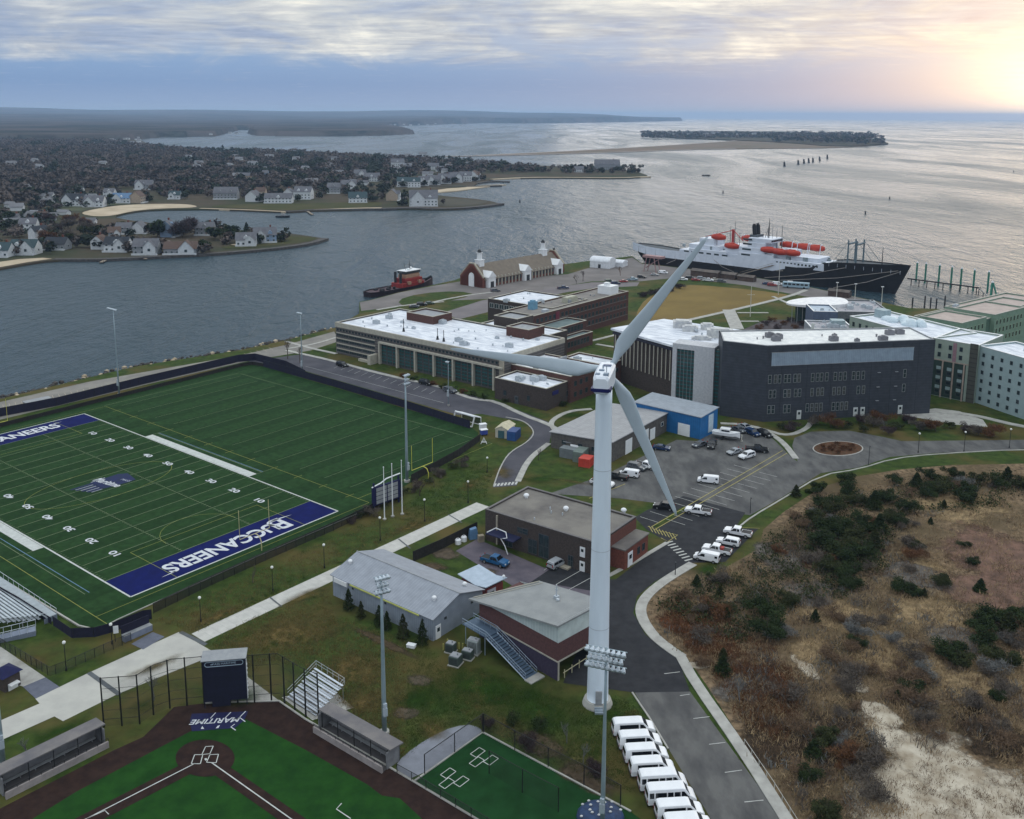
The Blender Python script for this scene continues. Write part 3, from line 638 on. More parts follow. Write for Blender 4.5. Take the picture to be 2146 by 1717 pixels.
for q in ([(1368, 1103), (1432, 1062), (1440, 1066), (1376, 1108)], ): sheet('island_grass', q, GRASS, .06)
# ================================================================ BUILDINGS
WHITE = mat('white_paint', (.78, .79, .80), .45, col2=(.70, .71, .73), scale=.6)
WROOF = mat('white_roof', (.80, .82, .86), .8, col2=(.50, .53, .60), scale=.25, spec=.15, det=12, col3=(.44, .46, .52), scale3=.07, cut3=(.56, .74), stretch=(1, 3, 1))
GLASS = mat('glass', (.018, .028, .034), .12, col2=(.035, .055, .06), scale=1.5, spec=.6)
TEAL = bands('teal_glass', (.022, .13, .135), (.045, .06, .06), 1.15, 'Z', .15, .72)
DARK = mat('dark_metal', (.03, .032, .036), .6)
STEEL = mat('galvanised', (.34, .39, .44), .5, metal=.3, col2=(.26, .31, .36), scale=.8)
GREYM = mat('grey_metal', (.30, .31, .32), .6, col2=(.22, .23, .25), scale=.7)
TAN = mat('tan_concrete', (.40, .355, .28), .9, col2=(.30, .27, .22), scale=.35)
BRICKD = mat('dark_brick', (.085, .068, .062), .92, col2=(.050, .042, .040), scale=2.6, det=9, spec=.1)
BRICKR = mat('red_brick', (.20, .075, .055), .92, col2=(.13, .05, .040), scale=3.0, det=9, spec=.1)
BRICKM = mat('brown_brick', (.125, .062, .052), .92, col2=(.07, .042, .038), scale=2.6, det=9, spec=.1)
SLAB = mat('slab_edge', (.46, .43, .36), .85)
HVAC = mat('vent_metal', (.48, .52, .56), .5, col2=(.36, .40, .44), scale=1.2)
WBLUE = mat('window_frame_white', (.60, .62, .62), .5)
FRD = mat('window_frame_dark', (.07, .075, .085), .5)
def lc(root, x, y, z=0.0):
    p = G(x, y, z); d = p-root.location; a = root.rotation_euler.z; c, s_ = math.cos(a), math.sin(a)
    return (d.x*c+d.y*s_, -d.x*s_+d.y*c)
WMC = {}
def wmesh(w_, h_, fr=None, cols=1, rows=1, th=.10, gl=None):
    key = (round(w_, 2), round(h_, 2), fr.name if fr else '', cols, rows, gl.name if gl else '')
    if key in WMC: return WMC[key]
    m_ = M(); t_ = .09 if fr is not None else .05
    m_.box(-w_/2, -th, 0, w_/2, 0.05, t_); m_.box(-w_/2, -th, h_-t_, w_/2, .05, h_)
    m_.box(-w_/2, -th, t_, -w_/2+t_, .05, h_-t_); m_.box(w_/2-t_, -th, t_, w_/2, .05, h_-t_)
    for i in range(1, cols): x = -w_/2+w_*i/cols; m_.box(x-.04, -th+.02, t_, x+.04, .04, h_-t_)
    for i in range(1, rows): z = h_*i/rows; m_.box(-w_/2+t_, -th+.025, z-.04, w_/2-t_, .04, z+.04)
    m_.mi = 1; m_.box(-w_/2+t_, -th+.06, t_, w_/2-t_, .03, h_-t_)
    WMC[key] = m_.mesh('window', [fr or FRD, gl or GLASS]); return WMC[key]
FACE = {'F': (lambda u, W_, D_: (u, 0), 0), 'R': (lambda u, W_, D_: (W_, u), math.pi/2), 'B': (lambda u, W_, D_: (u, D_), math.pi), 'L': (lambda u, W_, D_: (0, u), -math.pi/2)}
def wins(root, face, W_, D_, us, zs, w_, h_, fr=None, cols=1, rows=1, x0=0, y0=0, name='window', gl=None):
    me = wmesh(w_, h_, fr, cols, rows, gl=gl); f, r_ = FACE[face]
    for z in zs:
        for u in us:
            x, y = f(u, W_, D_); inst(name, me, root, (x0+x, y0+y, z), (0, 0, r_))
def flatroof(root, x0, y0, x1, y1, z, wallm, roofm, h0=0.0, par=.45, capm=None, name='wall'):
    """walls with a parapet and a sunk roof deck"""
    m_ = M(); tk = .35
    m_.add([(x0, y0, h0), (x1, y0, h0), (x1, y1, h0), (x0, y1, h0), (x0, y0, z), (x1, y0, z), (x1, y1, z), (x0, y1, z)], [(0, 1, 5, 4), (1, 2, 6, 5), (2, 3, 7, 6), (3, 0, 4, 7)])
    a = [(x0+tk, y0+tk), (x1-tk, y0+tk), (x1-tk, y1-tk), (x0+tk, y1-tk)]
    m_.add([(*p, z-par) for p in a]+[(*p, z) for p in a], [(1, 0, 4, 5), (2, 1, 5, 6), (3, 2, 6, 7), (0, 3, 7, 4)])
    m_.obj(name, wallm, root)
    M().poly([(*p, z-par) for p in a]).obj('roof', roofm, root)
    c = M(); e = .06
    o_ = [(x0-e, y0-e), (x1+e, y0-e), (x1+e, y1+e), (x0-e, y1+e)]; q = [(x0+tk+e, y0+tk+e), (x1-tk-e, y0+tk+e), (x1-tk-e, y1-tk-e), (x0+tk+e, y1-tk-e)]
    v_ = [(*p, z+.02) for p in o_]+[(*p, z+.02) for p in q]+[(*p, z+.16) for p in o_]+[(*p, z+.16) for p in q]
    fs_ = []
    for i in range(4):
        j = (i+1) % 4; fs_ += [(8+i, 8+j, 12+j, 12+i), (i, j, 8+j, 8+i), (4+j, 4+i, 12+i, 12+j)]
    c.add(v_, fs_); c.obj('coping', capm or SLAB, root)
def roofbits(root, x0, y0, x1, y1, z, n_, seed, m1=HVAC):
    r_ = random.Random(seed)
    for k in range(n_):
        cx, cy = r_.uniform(x0, x1), r_.uniform(y0, y1); s_ = r_.choice([.35, .5, .9, 1.6])
        m_ = M()
        if s_ < .8: m_.tube([(cx, cy, z-.02), (cx, cy, z+s_*1.2)], s_*.5, 8); m_.tube([(cx, cy, z+s_*1.2), (cx, cy, z+s_*1.6)], [s_*.8, s_*.3], 8); m_.obj('roof_vent', m1, root)
        else: 
            m_.cbox(cx, cy, z-.02, s_*1.5, s_, s_*.8); m_.cbox(cx, cy, z+s_*.8-.02, s_*1.3, s_*.8, .12); m_.tube([(cx, cy, z+s_*.8), (cx, cy, z+s_*.8+.3)], s_*.33, 10); m_.obj('air_handler', m1, root)
def door(root, face, W_, D_, u, w_, h_, mt, z=0, x0=0, y0=0, name='door'):
    m_ = M(); m_.box(-w_/2, -.10, 0, w_/2, .04, h_); m_.box(-w_/2-.12, -.07, 0, -w_/2, .04, h_+.12); m_.box(w_/2, -.07, 0, w_/2+.12, .04, h_+.12); m_.box(-w_/2, -.07, h_, w_/2, .04, h_+.12)
    n_ = max(1, int(h_/.6))
    if w_ > 2:
        for i in range(1, n_): m_.box(-w_/2, -.13, h_*i/n_-.03, w_/2, -.10, h_*i/n_+.03)
    else: m_.mi = 1; m_.box(-w_*.3, -.125, h_*.55, w_*.3, -.10, h_*.85)
    f, r_ = FACE[face]; x, y = f(u, W_, D_)
    o = m_.obj(name, [mt, GLASS], root); o.location = (x0+x, y0+y, z); o.rotation_euler = (0, 0, r_); return o
def rectpx(root, pa, pb, pc, z):
    A, B, C_ = lc(root, *pa, z), lc(root, *pb, z), lc(root, *pc, z)
    xs_ = sorted((A[0], B[0], C_[0])); ys_ = sorted((A[1], B[1], C_[1])); return xs_[0], ys_[0], xs_[2], ys_[2]

# ---- academic building with the big white roof
A = G(703, 676, 11.4)
acad = thing('academic_building', 'long low academic building with a huge white flat roof beside the canal', 'building', (A.x, A.y, 0), FA)
W_, D_ = 78.6, 32.5
ACW = bands('panel_courses', (.135, .125, .12), (.085, .078, .078), .9, 'Z', .9)
flatroof(acad, 0, 0, W_, D_, 11.4, ACW, WROOF, capm=SLAB)
m_ = M(); m_.box(-.15, -.18, 9.9, W_+.15, 0, 11.40); m_.box(W_, .01, 9.9, W_+.18, D_, 11.40); m_.box(-.18, -.0, 9.9, 0, D_, 11.40); m_.obj('fascia_band', SLAB, acad)
wins(acad, 'F', W_, D_, [1.2+1.62*k for k in range(48)], [8.6], .95, .85)
for z in (6.6, 4.6, 2.7, .8):
    m_ = M(); m_.box(.4, -.14, z+1.05, 20.6, 0, z+1.4); m_.obj('sill_band', SLAB, acad)
    for u in (3.7, 10.5, 17.2): inst('window', wmesh(6.5, 1.0, FRD, 7), acad, (u, 0, z))
for k in range(7):      # colonnade
    u = 23.5+k*8.6
    m_ = M(); m_.box(u-.32, -1.1, 0, u+.32, .0, 7.4); m_.obj('column', SLAB, acad)
m_ = M(); m_.box(23.1, -1.15, 7.4, W_-.1, -.01, 7.95); m_.obj('lintel', SLAB, acad)
for k in range(6):
    u = 23.5+k*8.6
    for q in (1.55, 4.3, 7.05): inst('window', wmesh(2.4, 6.6, FRD, 2, 4, gl=TEAL), acad, (u+q, 0, .5))
m_ = M(); m_.box(14.5, -2.6, 0, 20.8, -1.4, .8); m_.box(20.8, -4.0, 0, 22.2, -.2, 3.3); m_.obj('ramp_wall', SLAB, acad)
m_ = M(); m_.box(W_-1.6, -.35, 0, W_+.2, -.05, 9.9); m_.obj('pier_wall', TAN, acad)
# rooftop plant rooms
for (pa, pb, pc, z, h_, mt_) in (((868, 672), (930, 680), (905, 657), 11.2, 2.6, BRICKM), ((1083, 688+8), (1120, 705+8), (1140, 690+6), 11.2, 3.0, BRICKM), ((1048, 682), (1098, 690), (1080, 668), 11.2, 3.2, BRICKD)):
    x0, y0, x1, y1 = rectpx(acad, pa, pb, pc, z); x1 = x0+(x1-x0)*.8; y1 = y0+(y1-y0)*.75
    flatroof(acad, x0, y0, x1, y1, z+h_, mt_, GREYM, h0=10.95, name='plant_room')
roofbits(acad, 3, 3, W_-4, D_-4, 10.95, 34, 5)
for (a_, b_, h_) in ((846, 695, 4.5), (917, 712, 4.0), (930, 716, 4.0)):
    m_ = M(); x, y = lc(acad, a_, b_, 10.95); m_.tube([(x, y, 10.9), (x, y, 10.9+h_)], .12, 6); m_.tube([(x, y, 10.95), (x, y, 12.2)], [.5, .3], 6); m_.obj('flue', DARK, acad)
# rear blocks with further white and tan roofs
x0, y0, x1, y1 = rectpx(acad, (1120, 640), (1024, 626), (1088, 611), 12.0)
flatroof(acad, x0, y0, x1+9, y1+4, 12.0, BRICKD, WROOF, name='rear_block')
wins(acad, 'F', 0, 0, [x0+2+2.6*k for k in range(8)], [8.4], 2.0, 2.0, WBLUE, 2, y0=y0)
x2, y2 = lc(acad, 1000, 652, 11); flatroof(acad, W_*.46, D_-.01, W_*.86, D_+17, 9.6, BRICKD, WROOF, name='rear_block')
roofbits(acad, x0, y0, x1, y1, 11.5, 6, 8)
# ---- long brick hall running away to the right
A = G(1119, 663, 12.2)
hall = thing('brick_hall', 'long brown brick classroom hall with a flat tan roof beside the parade green', 'building', (A.x, A.y, 0), FA)
TROOF = mat('tan_roof', (.24, .22, .20), .95, col2=(.17, .155, .145), scale=.2, det=8)
flatroof(hall, -15, 0, 0, 66, 12.2, BRICKM, TROOF, capm=SLAB)
for z in (9.2, 5.9, 2.6):
    m_ = M(); m_.box(.0, 16, z-.35, .12, 65.5, z-.1); m_.obj('sill_band', mat('dull_band', (.16, .14, .13), .9), hall)
    for k in range(24): inst('window', wmesh(1.5, 1.7, FRD, 2), hall, (0, 2.2+2.65*k, z), (0, 0, math.pi/2))
m_ = M(); m_.box(.0, 13.6, 7.7, .3, 15.8, 11.6); m_.obj('red_panel', mat('maroon', (.16, .03, .05), .8), hall)
flatroof(hall, 0.05, -9.5, 9.3, 21, 8.4, BRICKM, mat('teal_roof', (.16, .21, .21), .9, col2=(.11, .15, .155), scale=.3), capm=SLAB, name='lower_wing')
flatroof(hall, 9.32, -13, 13.6, 19, 4.9, BRICKM, mat('teal_roof', (0, 0, 0)), capm=SLAB, name='lower_wing')
wins(hall, 'R', 9.33, 0, [-7+2.05*k for k in range(13)], [5.6], 1.6, 2.1, FRD, 2); wins(hall, 'R', 13.6, 0, [-11+2.05*k for k in range(14)], [1.6], 1.6, 2.2, FRD, 2)
wins(hall, 'F', 0, 0, [1.8, 4.4, 7.0], [5.8], 1.8, 1.9, FRD, 2, y0=-9.5); wins(hall, 'F', 0, 0, [-12.5, -9.5, -6.5, -3.5], [8.8], 2.0, 2.0, WBLUE, 2)
x0, y0 = lc(hall, 1345-8, 628, 12)
m_ = M(); m_.box(-9, 56, 11.7, -2.5, 62, 15.2); m_.box(-7, 57.5, 15.2, -5, 59.5, 16.4); m_.obj('white_penthouse', WHITE, hall)
m_ = M(); m_.box(-9, 30, 11.7, -6, 37, 13.6); m_.box(-8.7, 30.3, 13.6, -6.3, 36.7, 13.9); m_.obj('air_handler', mat('cream_metal', (.44, .43, .34), .6), hall)
m_ = M(); m_.box(-11, 10.5, 11.7, -8.5, 13.5, 14.8); m_.cbox(-9.8, 12, 14.8, 1.6, 1.6, .5); m_.obj('cooling_tower', mat('blue_metal', (.16, .33, .46), .5), hall)
m_ = M(); m_.box(-3.5, 9.2, 11.7, -1.5, 11.5, 12.9); m_.obj('air_handler', HVAC, hall)
roofbits(hall, -13, 15, -2, 55, 11.75, 9, 11, GREYM)

# ---- small dark block and the wing behind it
def simple_block(name, label, pa, pb, pc, z, wallm, roofm, par=.4, ang=FA, cat='building', capm=None):
    A = G(*pa, z); r_ = thing(name, label, cat, (A.x, A.y, 0), ang)
    x0, y0, x1, y1 = rectpx(r_, pa, pb, pc, z); flatroof(r_, x0, y0, x1, y1, z, wallm, roofm, par=par, capm=capm); return r_, x0, y0, x1, y1
r_, x0, y0, x1, y1 = simple_block('annexe', 'small dark brick annexe with a white roof crowded with vents', (1043, 790), (1145, 816), (1187, 799), 6.6, BRICKD, WROOF)
roofbits(r_, x0+3, y0+2, x1-2, y1-2, 6.2, 10, 3)
wins(r_, 'F', x1, 0, [4, 13], [1.8], 1.2, 1.6, y0=y0); door(r_, 'F', x1, 0, 8.5, 1.3, 2.4, FRD, y0=y0)
m_ = M(); m_.box(x1, y0+3, 4.0, x1+.1, y0+6, 5.2); m_.obj('sign_panel', mat('navy_sign', (.02, .02, .12), .6), r_); wins(r_, 'R', x1, 0, [9.5], [2.0], 1.6, 1.8)
r_, x0, y0, x1, y1 = simple_block('lecture_wing', 'brown brick lecture wing with a plain white roof behind the dark annexe', (1075, 757), (1196, 790), (1240, 760), 8.2, BRICKM, WROOF)
flatroof(r_, x0+8, y1+.02, x1-.5, y1+11, 7.4, BRICKM, WROOF, name='rear_block'); roofbits(r_, x0+10, y1+2, x1-2, y1+9, 7.0, 3, 4)
m_ = M(); m_.box(x0+10.5, y0+.4, 7.9, x0+11.1, y1-.4, 8.9); m_.obj('roof_divider', GREYM, r_)
wins(r_, 'R', x1, 0, [y0+2.5+3*k for k in range(3)], [1.4, 4.8], 1.4, 1.6); wins(r_, 'R', x1-.5, 0, [y1+2.5+3*k for k in range(3)], [4.0], 1.2, 1.4)

# ---- library with white frame and glass front
A = G(1410, 719, 18.2)
lib = thing('library', 'library with a white stone frame around a tall teal glass front', 'building', (A.x, A.y, 0), R(-29))
SPECK = mat('speckled_stone', (.56, .56, .58), .8, col2=(.42, .43, .46), scale=1.5, det=10)
Wl = 12.9
m_ = M(); m_.box(0, 0, 0, 1.3, 6, 18.2); m_.box(1.3, 0, 16.6, 6.8, 6, 18.2); m_.box(6.8, 0, 0, Wl, 6, 18.2); m_.box(1.3, 0, 0, 6.8, 6, .8); m_.obj('stone_frame', SPECK, lib)
m_ = M(); m_.box(1.3, .7, .8, 6.8, 1.2, 16.6)
m_.obj('curtain_wall', TEAL, lib)
m_ = M(); [m_.box(1.3+1.1*k-.05, .55, .8, 1.3+1.1*k+.05, .7, 16.6) for k in range(1, 5)]; m_.obj('mullions', GREYM, lib)
m_ = M(); m_.box(Wl+.02, .8, 0, Wl+3.0, 6, 17.6); m_.obj('side_glazing', TEAL, lib)
m_ = M(); m_.box(-.4, -1.8, .1, Wl+1, 0, .9); m_.obj('dark_canopy', DARK, lib)
# main hall behind: slabs and fins, big overhanging white roof
P0 = lc(lib, 1280, 690, 17); P1 = lc(lib, 1365, 667, 18); P2 = lc(lib, 1557, 688, 18); 
FINW = bands('fin_wall', (.050, .043, .045), (.026, .025, .028), 1.0, 'Y', .8)
rp = [(0.1, 0.3), (Wl, 0.3), (P2[0], P2[1]), (P1[0]+3, P1[1]+4), (P0[0], P0[1])]
m_ = M(); m_.prism([(x*.97+.2, y*.97+.9) for x, y in rp], 0, 16.6); m_.obj('wall', BRICKD, lib)
m_ = M(); m_.prism(rp, 16.7, 17.35, True); m_.obj('roof', WROOF, lib)
a_, b_ = Vector((rp[4][0]*.97+.2, rp[4][1]*.97+.9, 0)), Vector((.3, 1.2, 0)); dd = (b_-a_); nn = Vector((-dd.y, dd.x, 0)).normalized()*-1
for k in range(15):
    p = a_.lerp(b_, (k+.7)/15.5); q = p+nn*.4
    M().tube([(q.x, q.y, 6), (q.x, q.y, 15.8)], .18, 4, math.pi/4).obj('fin', SLAB, lib)
m_ = M(); m_.tube([(a_+nn*.3).to_tuple()[:2]+(15.9,), (b_+nn*.3).to_tuple()[:2]+(15.9,)], .5, 4, math.pi/4); m_.obj('eaves_beam', mat('dark_trim', (.03, .03, .05), .7), lib)
# roof plant
for (cx, cy, w2, d2, h2) in ((-6, 26, 6, 4, 2.2), (-2, 22, 5, 3, 1.6), (2, 27, 4, 3, 1.8), (9, 18, 8, 3.5, 2.6), (14, 22, 5, 3, 1.2), (5, 12, 6, 2, .9)):
    m_ = M(); m_.cbox(cx, cy, 17.3, w2, d2, h2, R(20)); m_.cbox(cx, cy, 17.29+h2, w2*.7, d2*.7, .35, R(20)); m_.obj('air_handler', mat('pale_plant', (.62, .62, .60), .7, col2=(.4, .41, .44), scale=.8), lib)
m_ = M(); m_.tube([(-9, 28, 17.4), (-6, 25, 18.8), (-2, 24, 17.9), (1, 20, 18.2)], .45, 8); m_.obj('duct', HVAC, lib)
roofbits(lib, 2, 8, 18, 20, 17.35, 8, 44)

# ---- slate-grey hall
gl = G(1514, 713.5, 22); 
gh = thing('grey_hall', 'four storey slate grey metal clad hall with a long pale upper window band', 'building', (71.55, 260.3, 0), math.atan2(268.9-260.3, 122.3-71.55))
GA = gh.rotation_euler.z
NAVYC = bands('slate_cladding', (.056, .062, .076), (.038, .043, .055), .8, 'Z', .55, .90, noise_amt=.2)
def tol(x, y): d = Vector((x, y, 0))-gh.location; c, s_ = math.cos(GA), math.sin(GA); return (d.x*c+d.y*s_, -d.x*s_+d.y*c)
Lx, Ly = tol(60.3, 266.2)
WG = 51.5
gp = [(0, 0), (WG, 0), (WG+2, 16), (Lx+4, Ly+13), (Lx, Ly)]
m_ = M(); P_ = gp; n_ = len(P_)
m_.add([(x, y, 0) for x, y in P_]+[(x, y, 22.1) for x, y in P_], [(i, (i+1) % n_, n_+(i+1) % n_, n_+i) for i in range(n_)]); m_.obj('wall', NAVYC, gh)
cx_, cy_ = sum(p[0] for p in gp)/5, sum(p[1] for p in gp)/5
inn = [(x+(cx_-x)*.012, y+(cy_-y)*.04) for x, y in gp]
m_ = M(); m_.tess([(x, y, 21.85) for x, y in inn]); m_.obj('roof', mat('bright_roof', (.80, .80, .78), .7, col2=(.58, .59, .60), scale=.5, det=12), gh)
m_ = M(); m_.kerb([Vector((x, y, 0)) for x, y in inn+[inn[0]]], .45, 21.85, 22.25); m_.obj('coping', GREYM, gh)
m_ = M(); m_.box(1.4, -.16, 16.4, 44.8, 0, 20.1); m_.obj('upper_window_band', bands('pale_panel', (.33, .40, .47), (.24, .30, .37), .55, 'X', .35, .9), gh)
m_ = M(); m_.box(1.3, -.2, 16.3, 44.9, -.02, 16.42); m_.box(1.3, -.2, 20.1, 44.9, -.02, 20.22); m_.obj('band_trim', GREYM, gh)
rowz = [(11.2, 2.5), (6.9, 2.4), (2.3, 2.5)]
cols_ = [[1.2, 2.9, 4.1, 5.9, 7.0, 8.8, 10.0, 14.1, 15.6, 16.8, 18.4, 21.0, 22.6, 24.0, 26.6, 28.0, 29.6, 42.6], [1.6, 2.8, 6.0, 7.2, 9.2, 10.4, 14.2, 16.0, 17.3, 20.9, 22.4, 24.0, 28.4, 30.0, 42.6], [1.4, 2.6, 6.2, 7.4, 13.0, 14.4, 15.8, 17.2, 21.0, 22.3, 23.6, 25.0]]
SG = mat('sill_grey', (.27, .28, .28), .6); BLD = mat('blind_glass', (.07, .075, .07), .3, col2=(.035, .04, .04), scale=1.5)
for (z, h_), cs in zip(rowz, cols_):
    for u in cs: wins(gh, 'F', WG, 0, [u], [z], .95, h_, SG, 1, 2, gl=BLD if (6 < z < 8 and 13 < u < 25) or int(u*7) % 5 == 0 else GLASS)
m_ = M(); [m_.box(u, -.03, .3, u+.07, -.004, 21.6) for u in (4.6, 12.4, 19.7, 25.4, 32.0, 38.3, 46.5)]; m_.obj('panel_joint', mat('joint_dark', (.022, .026, .036), .8), gh)
for u in (10.6, 42.0, 28.0, 30.2): door(gh, 'F', WG, 0, u, 1.1, 2.5, WBLUE, z=.3)
m_ = M()
for z in (13.0, 8.7, 4.6):
    for u in (34.0, 39.5): m_.box(u, -.35, z, u+.9, 0, z+.12)
m_.obj('wall_light', GREYM, gh)
roofbits(gh, 0, 2, 46, 12, 21.9, 16, 21, mat('dark_plant', (.20, .20, .22), .7))
# ---- long low maintenance garage + blue boathouse
A = G(1155, 905, 4.3)
lg = thing('maintenance_garage', 'low maintenance garage with a broad plain grey roof and roll-up doors', 'building', (A.x, A.y, 0), R(-36))
LW, LD = 18.3, 31.0
GR = bands('seamed_grey_roof', (.36, .36, .36), (.29, .29, .30), .9, 'X', .6, .9)
m_ = M(); m_.add([(0, 0, 0), (LW, 0, 0), (LW, LD, 0), (0, LD, 0), (0, 0, 4.2), (LW, 0, 5.2), (LW, LD, 5.2), (0, LD, 4.2)], [(0, 1, 5, 4), (1, 2, 6, 5), (2, 3, 7, 6), (3, 0, 4, 7)]); m_.obj('wall', mat('block_wall', (.125, .115, .105), .95, col2=(.08, .072, .07), scale=1.5, det=8), lg)
m_ = M(); m_.add([(-.4, -.4, 4.18), (LW+.4, -.4, 5.22), (LW+.4, LD, 5.22), (-.4, LD, 4.18), (-.4, -.4, 4.4), (LW+.4, -.4, 5.45), (LW+.4, LD, 5.45), (-.4, LD, 4.4)], [(3, 2, 1, 0), (4, 5, 6, 7), (0, 1, 5, 4), (1, 2, 6, 5), (2, 3, 7, 6), (3, 0, 4, 7)]); m_.obj('roof', GR, lg)
for u in (8.5, 17.5): door(lg, 'R', LW, 0, u, 3.2, 3.6, WHITE, name='roller_door')
door(lg, 'R', LW, 0, 21.5, 2.6, 3.0, WHITE, name='roller_door'); wins(lg, 'R', LW, 0, [27], [2.2], 1.4, 1.2, WBLUE); wins(lg, 'F', 0, 0, [4, 9, 13], [1.8], 1.3, 1.1)
A = G(1330, 843, 6.2)
bh = thing('blue_boathouse', 'bright blue metal boathouse with a pale grey roof', 'building', (A.x, A.y, 0), R(-40.5))
BW, BD = 21.0, 9.3
BLUE = bands('blue_siding', (.022, .15, .38), (.016, .12, .31), .6, 'X', .5, .85)
m_ = M(); m_.add([(0, 0, 0), (BW, 0, 0), (BW, BD, 0), (0, BD, 0), (0, 0, 6.1), (BW, 0, 6.1), (BW, BD, 6.7), (0, BD, 6.7)], [(0, 1, 5, 4), (1, 2, 6, 5), (2, 3, 7, 6), (3, 0, 4, 7)]); m_.obj('wall', BLUE, bh)
m_ = M(); m_.add([(-.3, -.3, 6.12), (BW+.3, -.3, 6.12), (BW+.3, BD+.3, 6.74), (-.3, BD+.3, 6.74), (-.3, -.3, 6.3), (BW+.3, -.3, 6.3), (BW+.3, BD+.3, 6.92), (-.3, BD+.3, 6.92)], [(3, 2, 1, 0), (4, 5, 6, 7), (0, 1, 5, 4), (1, 2, 6, 5), (2, 3, 7, 6), (3, 0, 4, 7)]); m_.obj('roof', bands('pale_seamed_roof', (.31, .34, .38), (.26, .29, .33), .8, 'X', .5, .9), bh)
door(bh, 'F', BW, 0, 16.0, 3.4, 3.2, WHITE, name='roller_door'); door(bh, 'R', BW, 0, 5.6, 2.4, 4.8, mat('frosted_panel', (.55, .66, .74), .4), z=.8, name='roller_door')
# ---- brick workshop near the turbine
A = G(1017, 1068, 6.6)
ws = thing('brick_workshop', 'dark brick workshop with a flat weathered grey roof and red brick end', 'building', (A.x, A.y, 0), R(-36))
WR = mat('weathered_roof', (.20, .185, .165), .95, col2=(.105, .095, .092), scale=.16, det=9, cut=(.3, .6))
x1_, y1_ = lc(ws, 1262, 1132, 6.6); WW = x1_; x2_, y2_ = lc(ws, 1353, 1093, 6.6)
WD = (y2_+lc(ws, 1090, 1010, 6.6)[1])/2*.98
flatroof(ws, 0, 0, WW, WD, 6.6, BRICKD, WR, par=.25, capm=mat('grey_coping', (.16, .15, .15), .8))
m_ = M(); m_.box(WW, .02, 0, WW+.12, WD, 6.3); m_.obj('brick_end', mat('rusty_brick', (.155, .060, .045), .95, col2=(.10, .042, .035), scale=3.2, det=9), ws)
m_ = M(); m_.box(WW-.1, WD*.35, 0, WW+3.0, WD-.3, 3.9); m_.obj('side_bay', BRICKR, ws)
m_ = M(); m_.box(WW-.2, WD*.34, 3.9, WW+3.2, WD-.1, 4.15); m_.obj('bay_roof', WR, ws)
door(ws, 'R', WW+3.0, 0, WD*.5, 1.6, 2.8, WHITE); wins(ws, 'R', WW+3.0, 0, [WD*.72, WD*.85], [1.2], 1.0, 1.5)
for u, w2, z, h2 in ((9.2, 2.6, 3.9, 1.2), (11.6, 2.2, .4, 3.0), (14.2, 2.4, .3, 4.8), (20.3, 1.2, .3, 2.3), (5.8, 2.0, .2, 2.4)): wins(ws, 'F', 0, 0, [u*WW/26], [z], w2, h2, FRD, 2, 2)
door(ws, 'F', 0, 0, 22.9*WW/26, .9, 1.9, WHITE, z=3.0); door(ws, 'F', 0, 0, 22.9*WW/26, .9, 1.9, WHITE, z=.1)
m_ = M(); m_.box(2.2, -2.8, 2.9, 9.0, 0, 3.1); m_.obj('canopy', mat('navy_canopy', (.02, .024, .07), .6), ws)
m_ = M(); m_.tube([(2.4, -2.6, 3.25), (3.6, -1.2, 4.0), (6.4, -1.6, 4.0), (7.4, -2.6, 3.4), (6.0, -2.75, 2.9), (7.0, -2.75, 1.7), (7.6, -2.6, 0)], .11, 6); m_.obj('white_pipe', WHITE, ws)
for (a_, b_) in ((1103, 1043), (1186, 1070), (1307, 1074)):
    x, y = lc(ws, a_, b_, 6.4); m_ = M(); m_.tube([(x, y, 6.3), (x, y, 6.9)], .35, 10); m_.ball((x, y, 6.9), .6, .6, .45, 10, 5, -.3); m_.obj('roof_ventilator', WHITE, ws)
for (a_, b_) in ((1153, 1068), (1155, 1076), (1179, 1080), (1120, 1090)): x, y = lc(ws, a_, b_, 6.35); m_ = M(); m_.tube([(x, y, 6.3), (x, y, 6.9)], .13, 6); m_.obj('vent_pipe', HVAC, ws)
m_ = M(); m_.box(3.0, -.4, 0, 3.3, -.05, 6.2); m_.obj('downpipe', TAN, ws)
m_ = M(); m_.box(16.6*WW/26, -1.3, 0, 20.5*WW/26, -.05, .35); m_.obj('loading_dock', TAN, ws)
# ---- grey metal barn
A = G(697, 1204.6, 4.0)
bn_ = thing('metal_barn', 'large grey metal barn with a shallow gabled roof and yellow trimmed eave', 'building', (A.x, A.y, 0), R(-38.3))
BL, BW2 = 24.6, 12.6
BS = bands('barn_siding', (.30, .34, .40), (.24, .275, .33), .45, 'X', .55, .8)
m_ = M(); m_.add([(0, 0, 0), (BL, 0, 0), (BL, BW2, 0), (0, BW2, 0), (0, 0, 4), (BL, 0, 4), (BL, BW2, 4), (0, BW2, 4), (0, BW2/2, 5.9), (BL, BW2/2, 5.9)], [(0, 1, 5, 4), (1, 2, 6, 9, 5), (2, 3, 7, 6), (3, 0, 4, 8, 7)]); m_.obj('wall', BS, bn_)
m_ = M(); e = .35; k_ = 1.9/6.3
m_.add([(-e, -e, 4.03-e*k_), (BL+e, -e, 4.03-e*k_), (BL+e, BW2/2, 5.95), (-e, BW2/2, 5.95), (-e, BW2+e, 4.03-e*k_), (BL+e, BW2+e, 4.03-e*k_), (-e, -e, 4.13-e*k_), (BL+e, -e, 4.13-e*k_), (BL+e, BW2/2, 6.05), (-e, BW2/2, 6.05), (-e, BW2+e, 4.13-e*k_), (BL+e, BW2+e, 4.13-e*k_)], [(6, 7, 8, 9), (9, 8, 11, 10), (0, 1, 7, 6), (5, 4, 10, 11), (1, 2, 8, 7), (2, 5, 11, 8), (3, 0, 6, 9), (4, 3, 9, 10), (3, 2, 1, 0), (4, 5, 2, 3)])
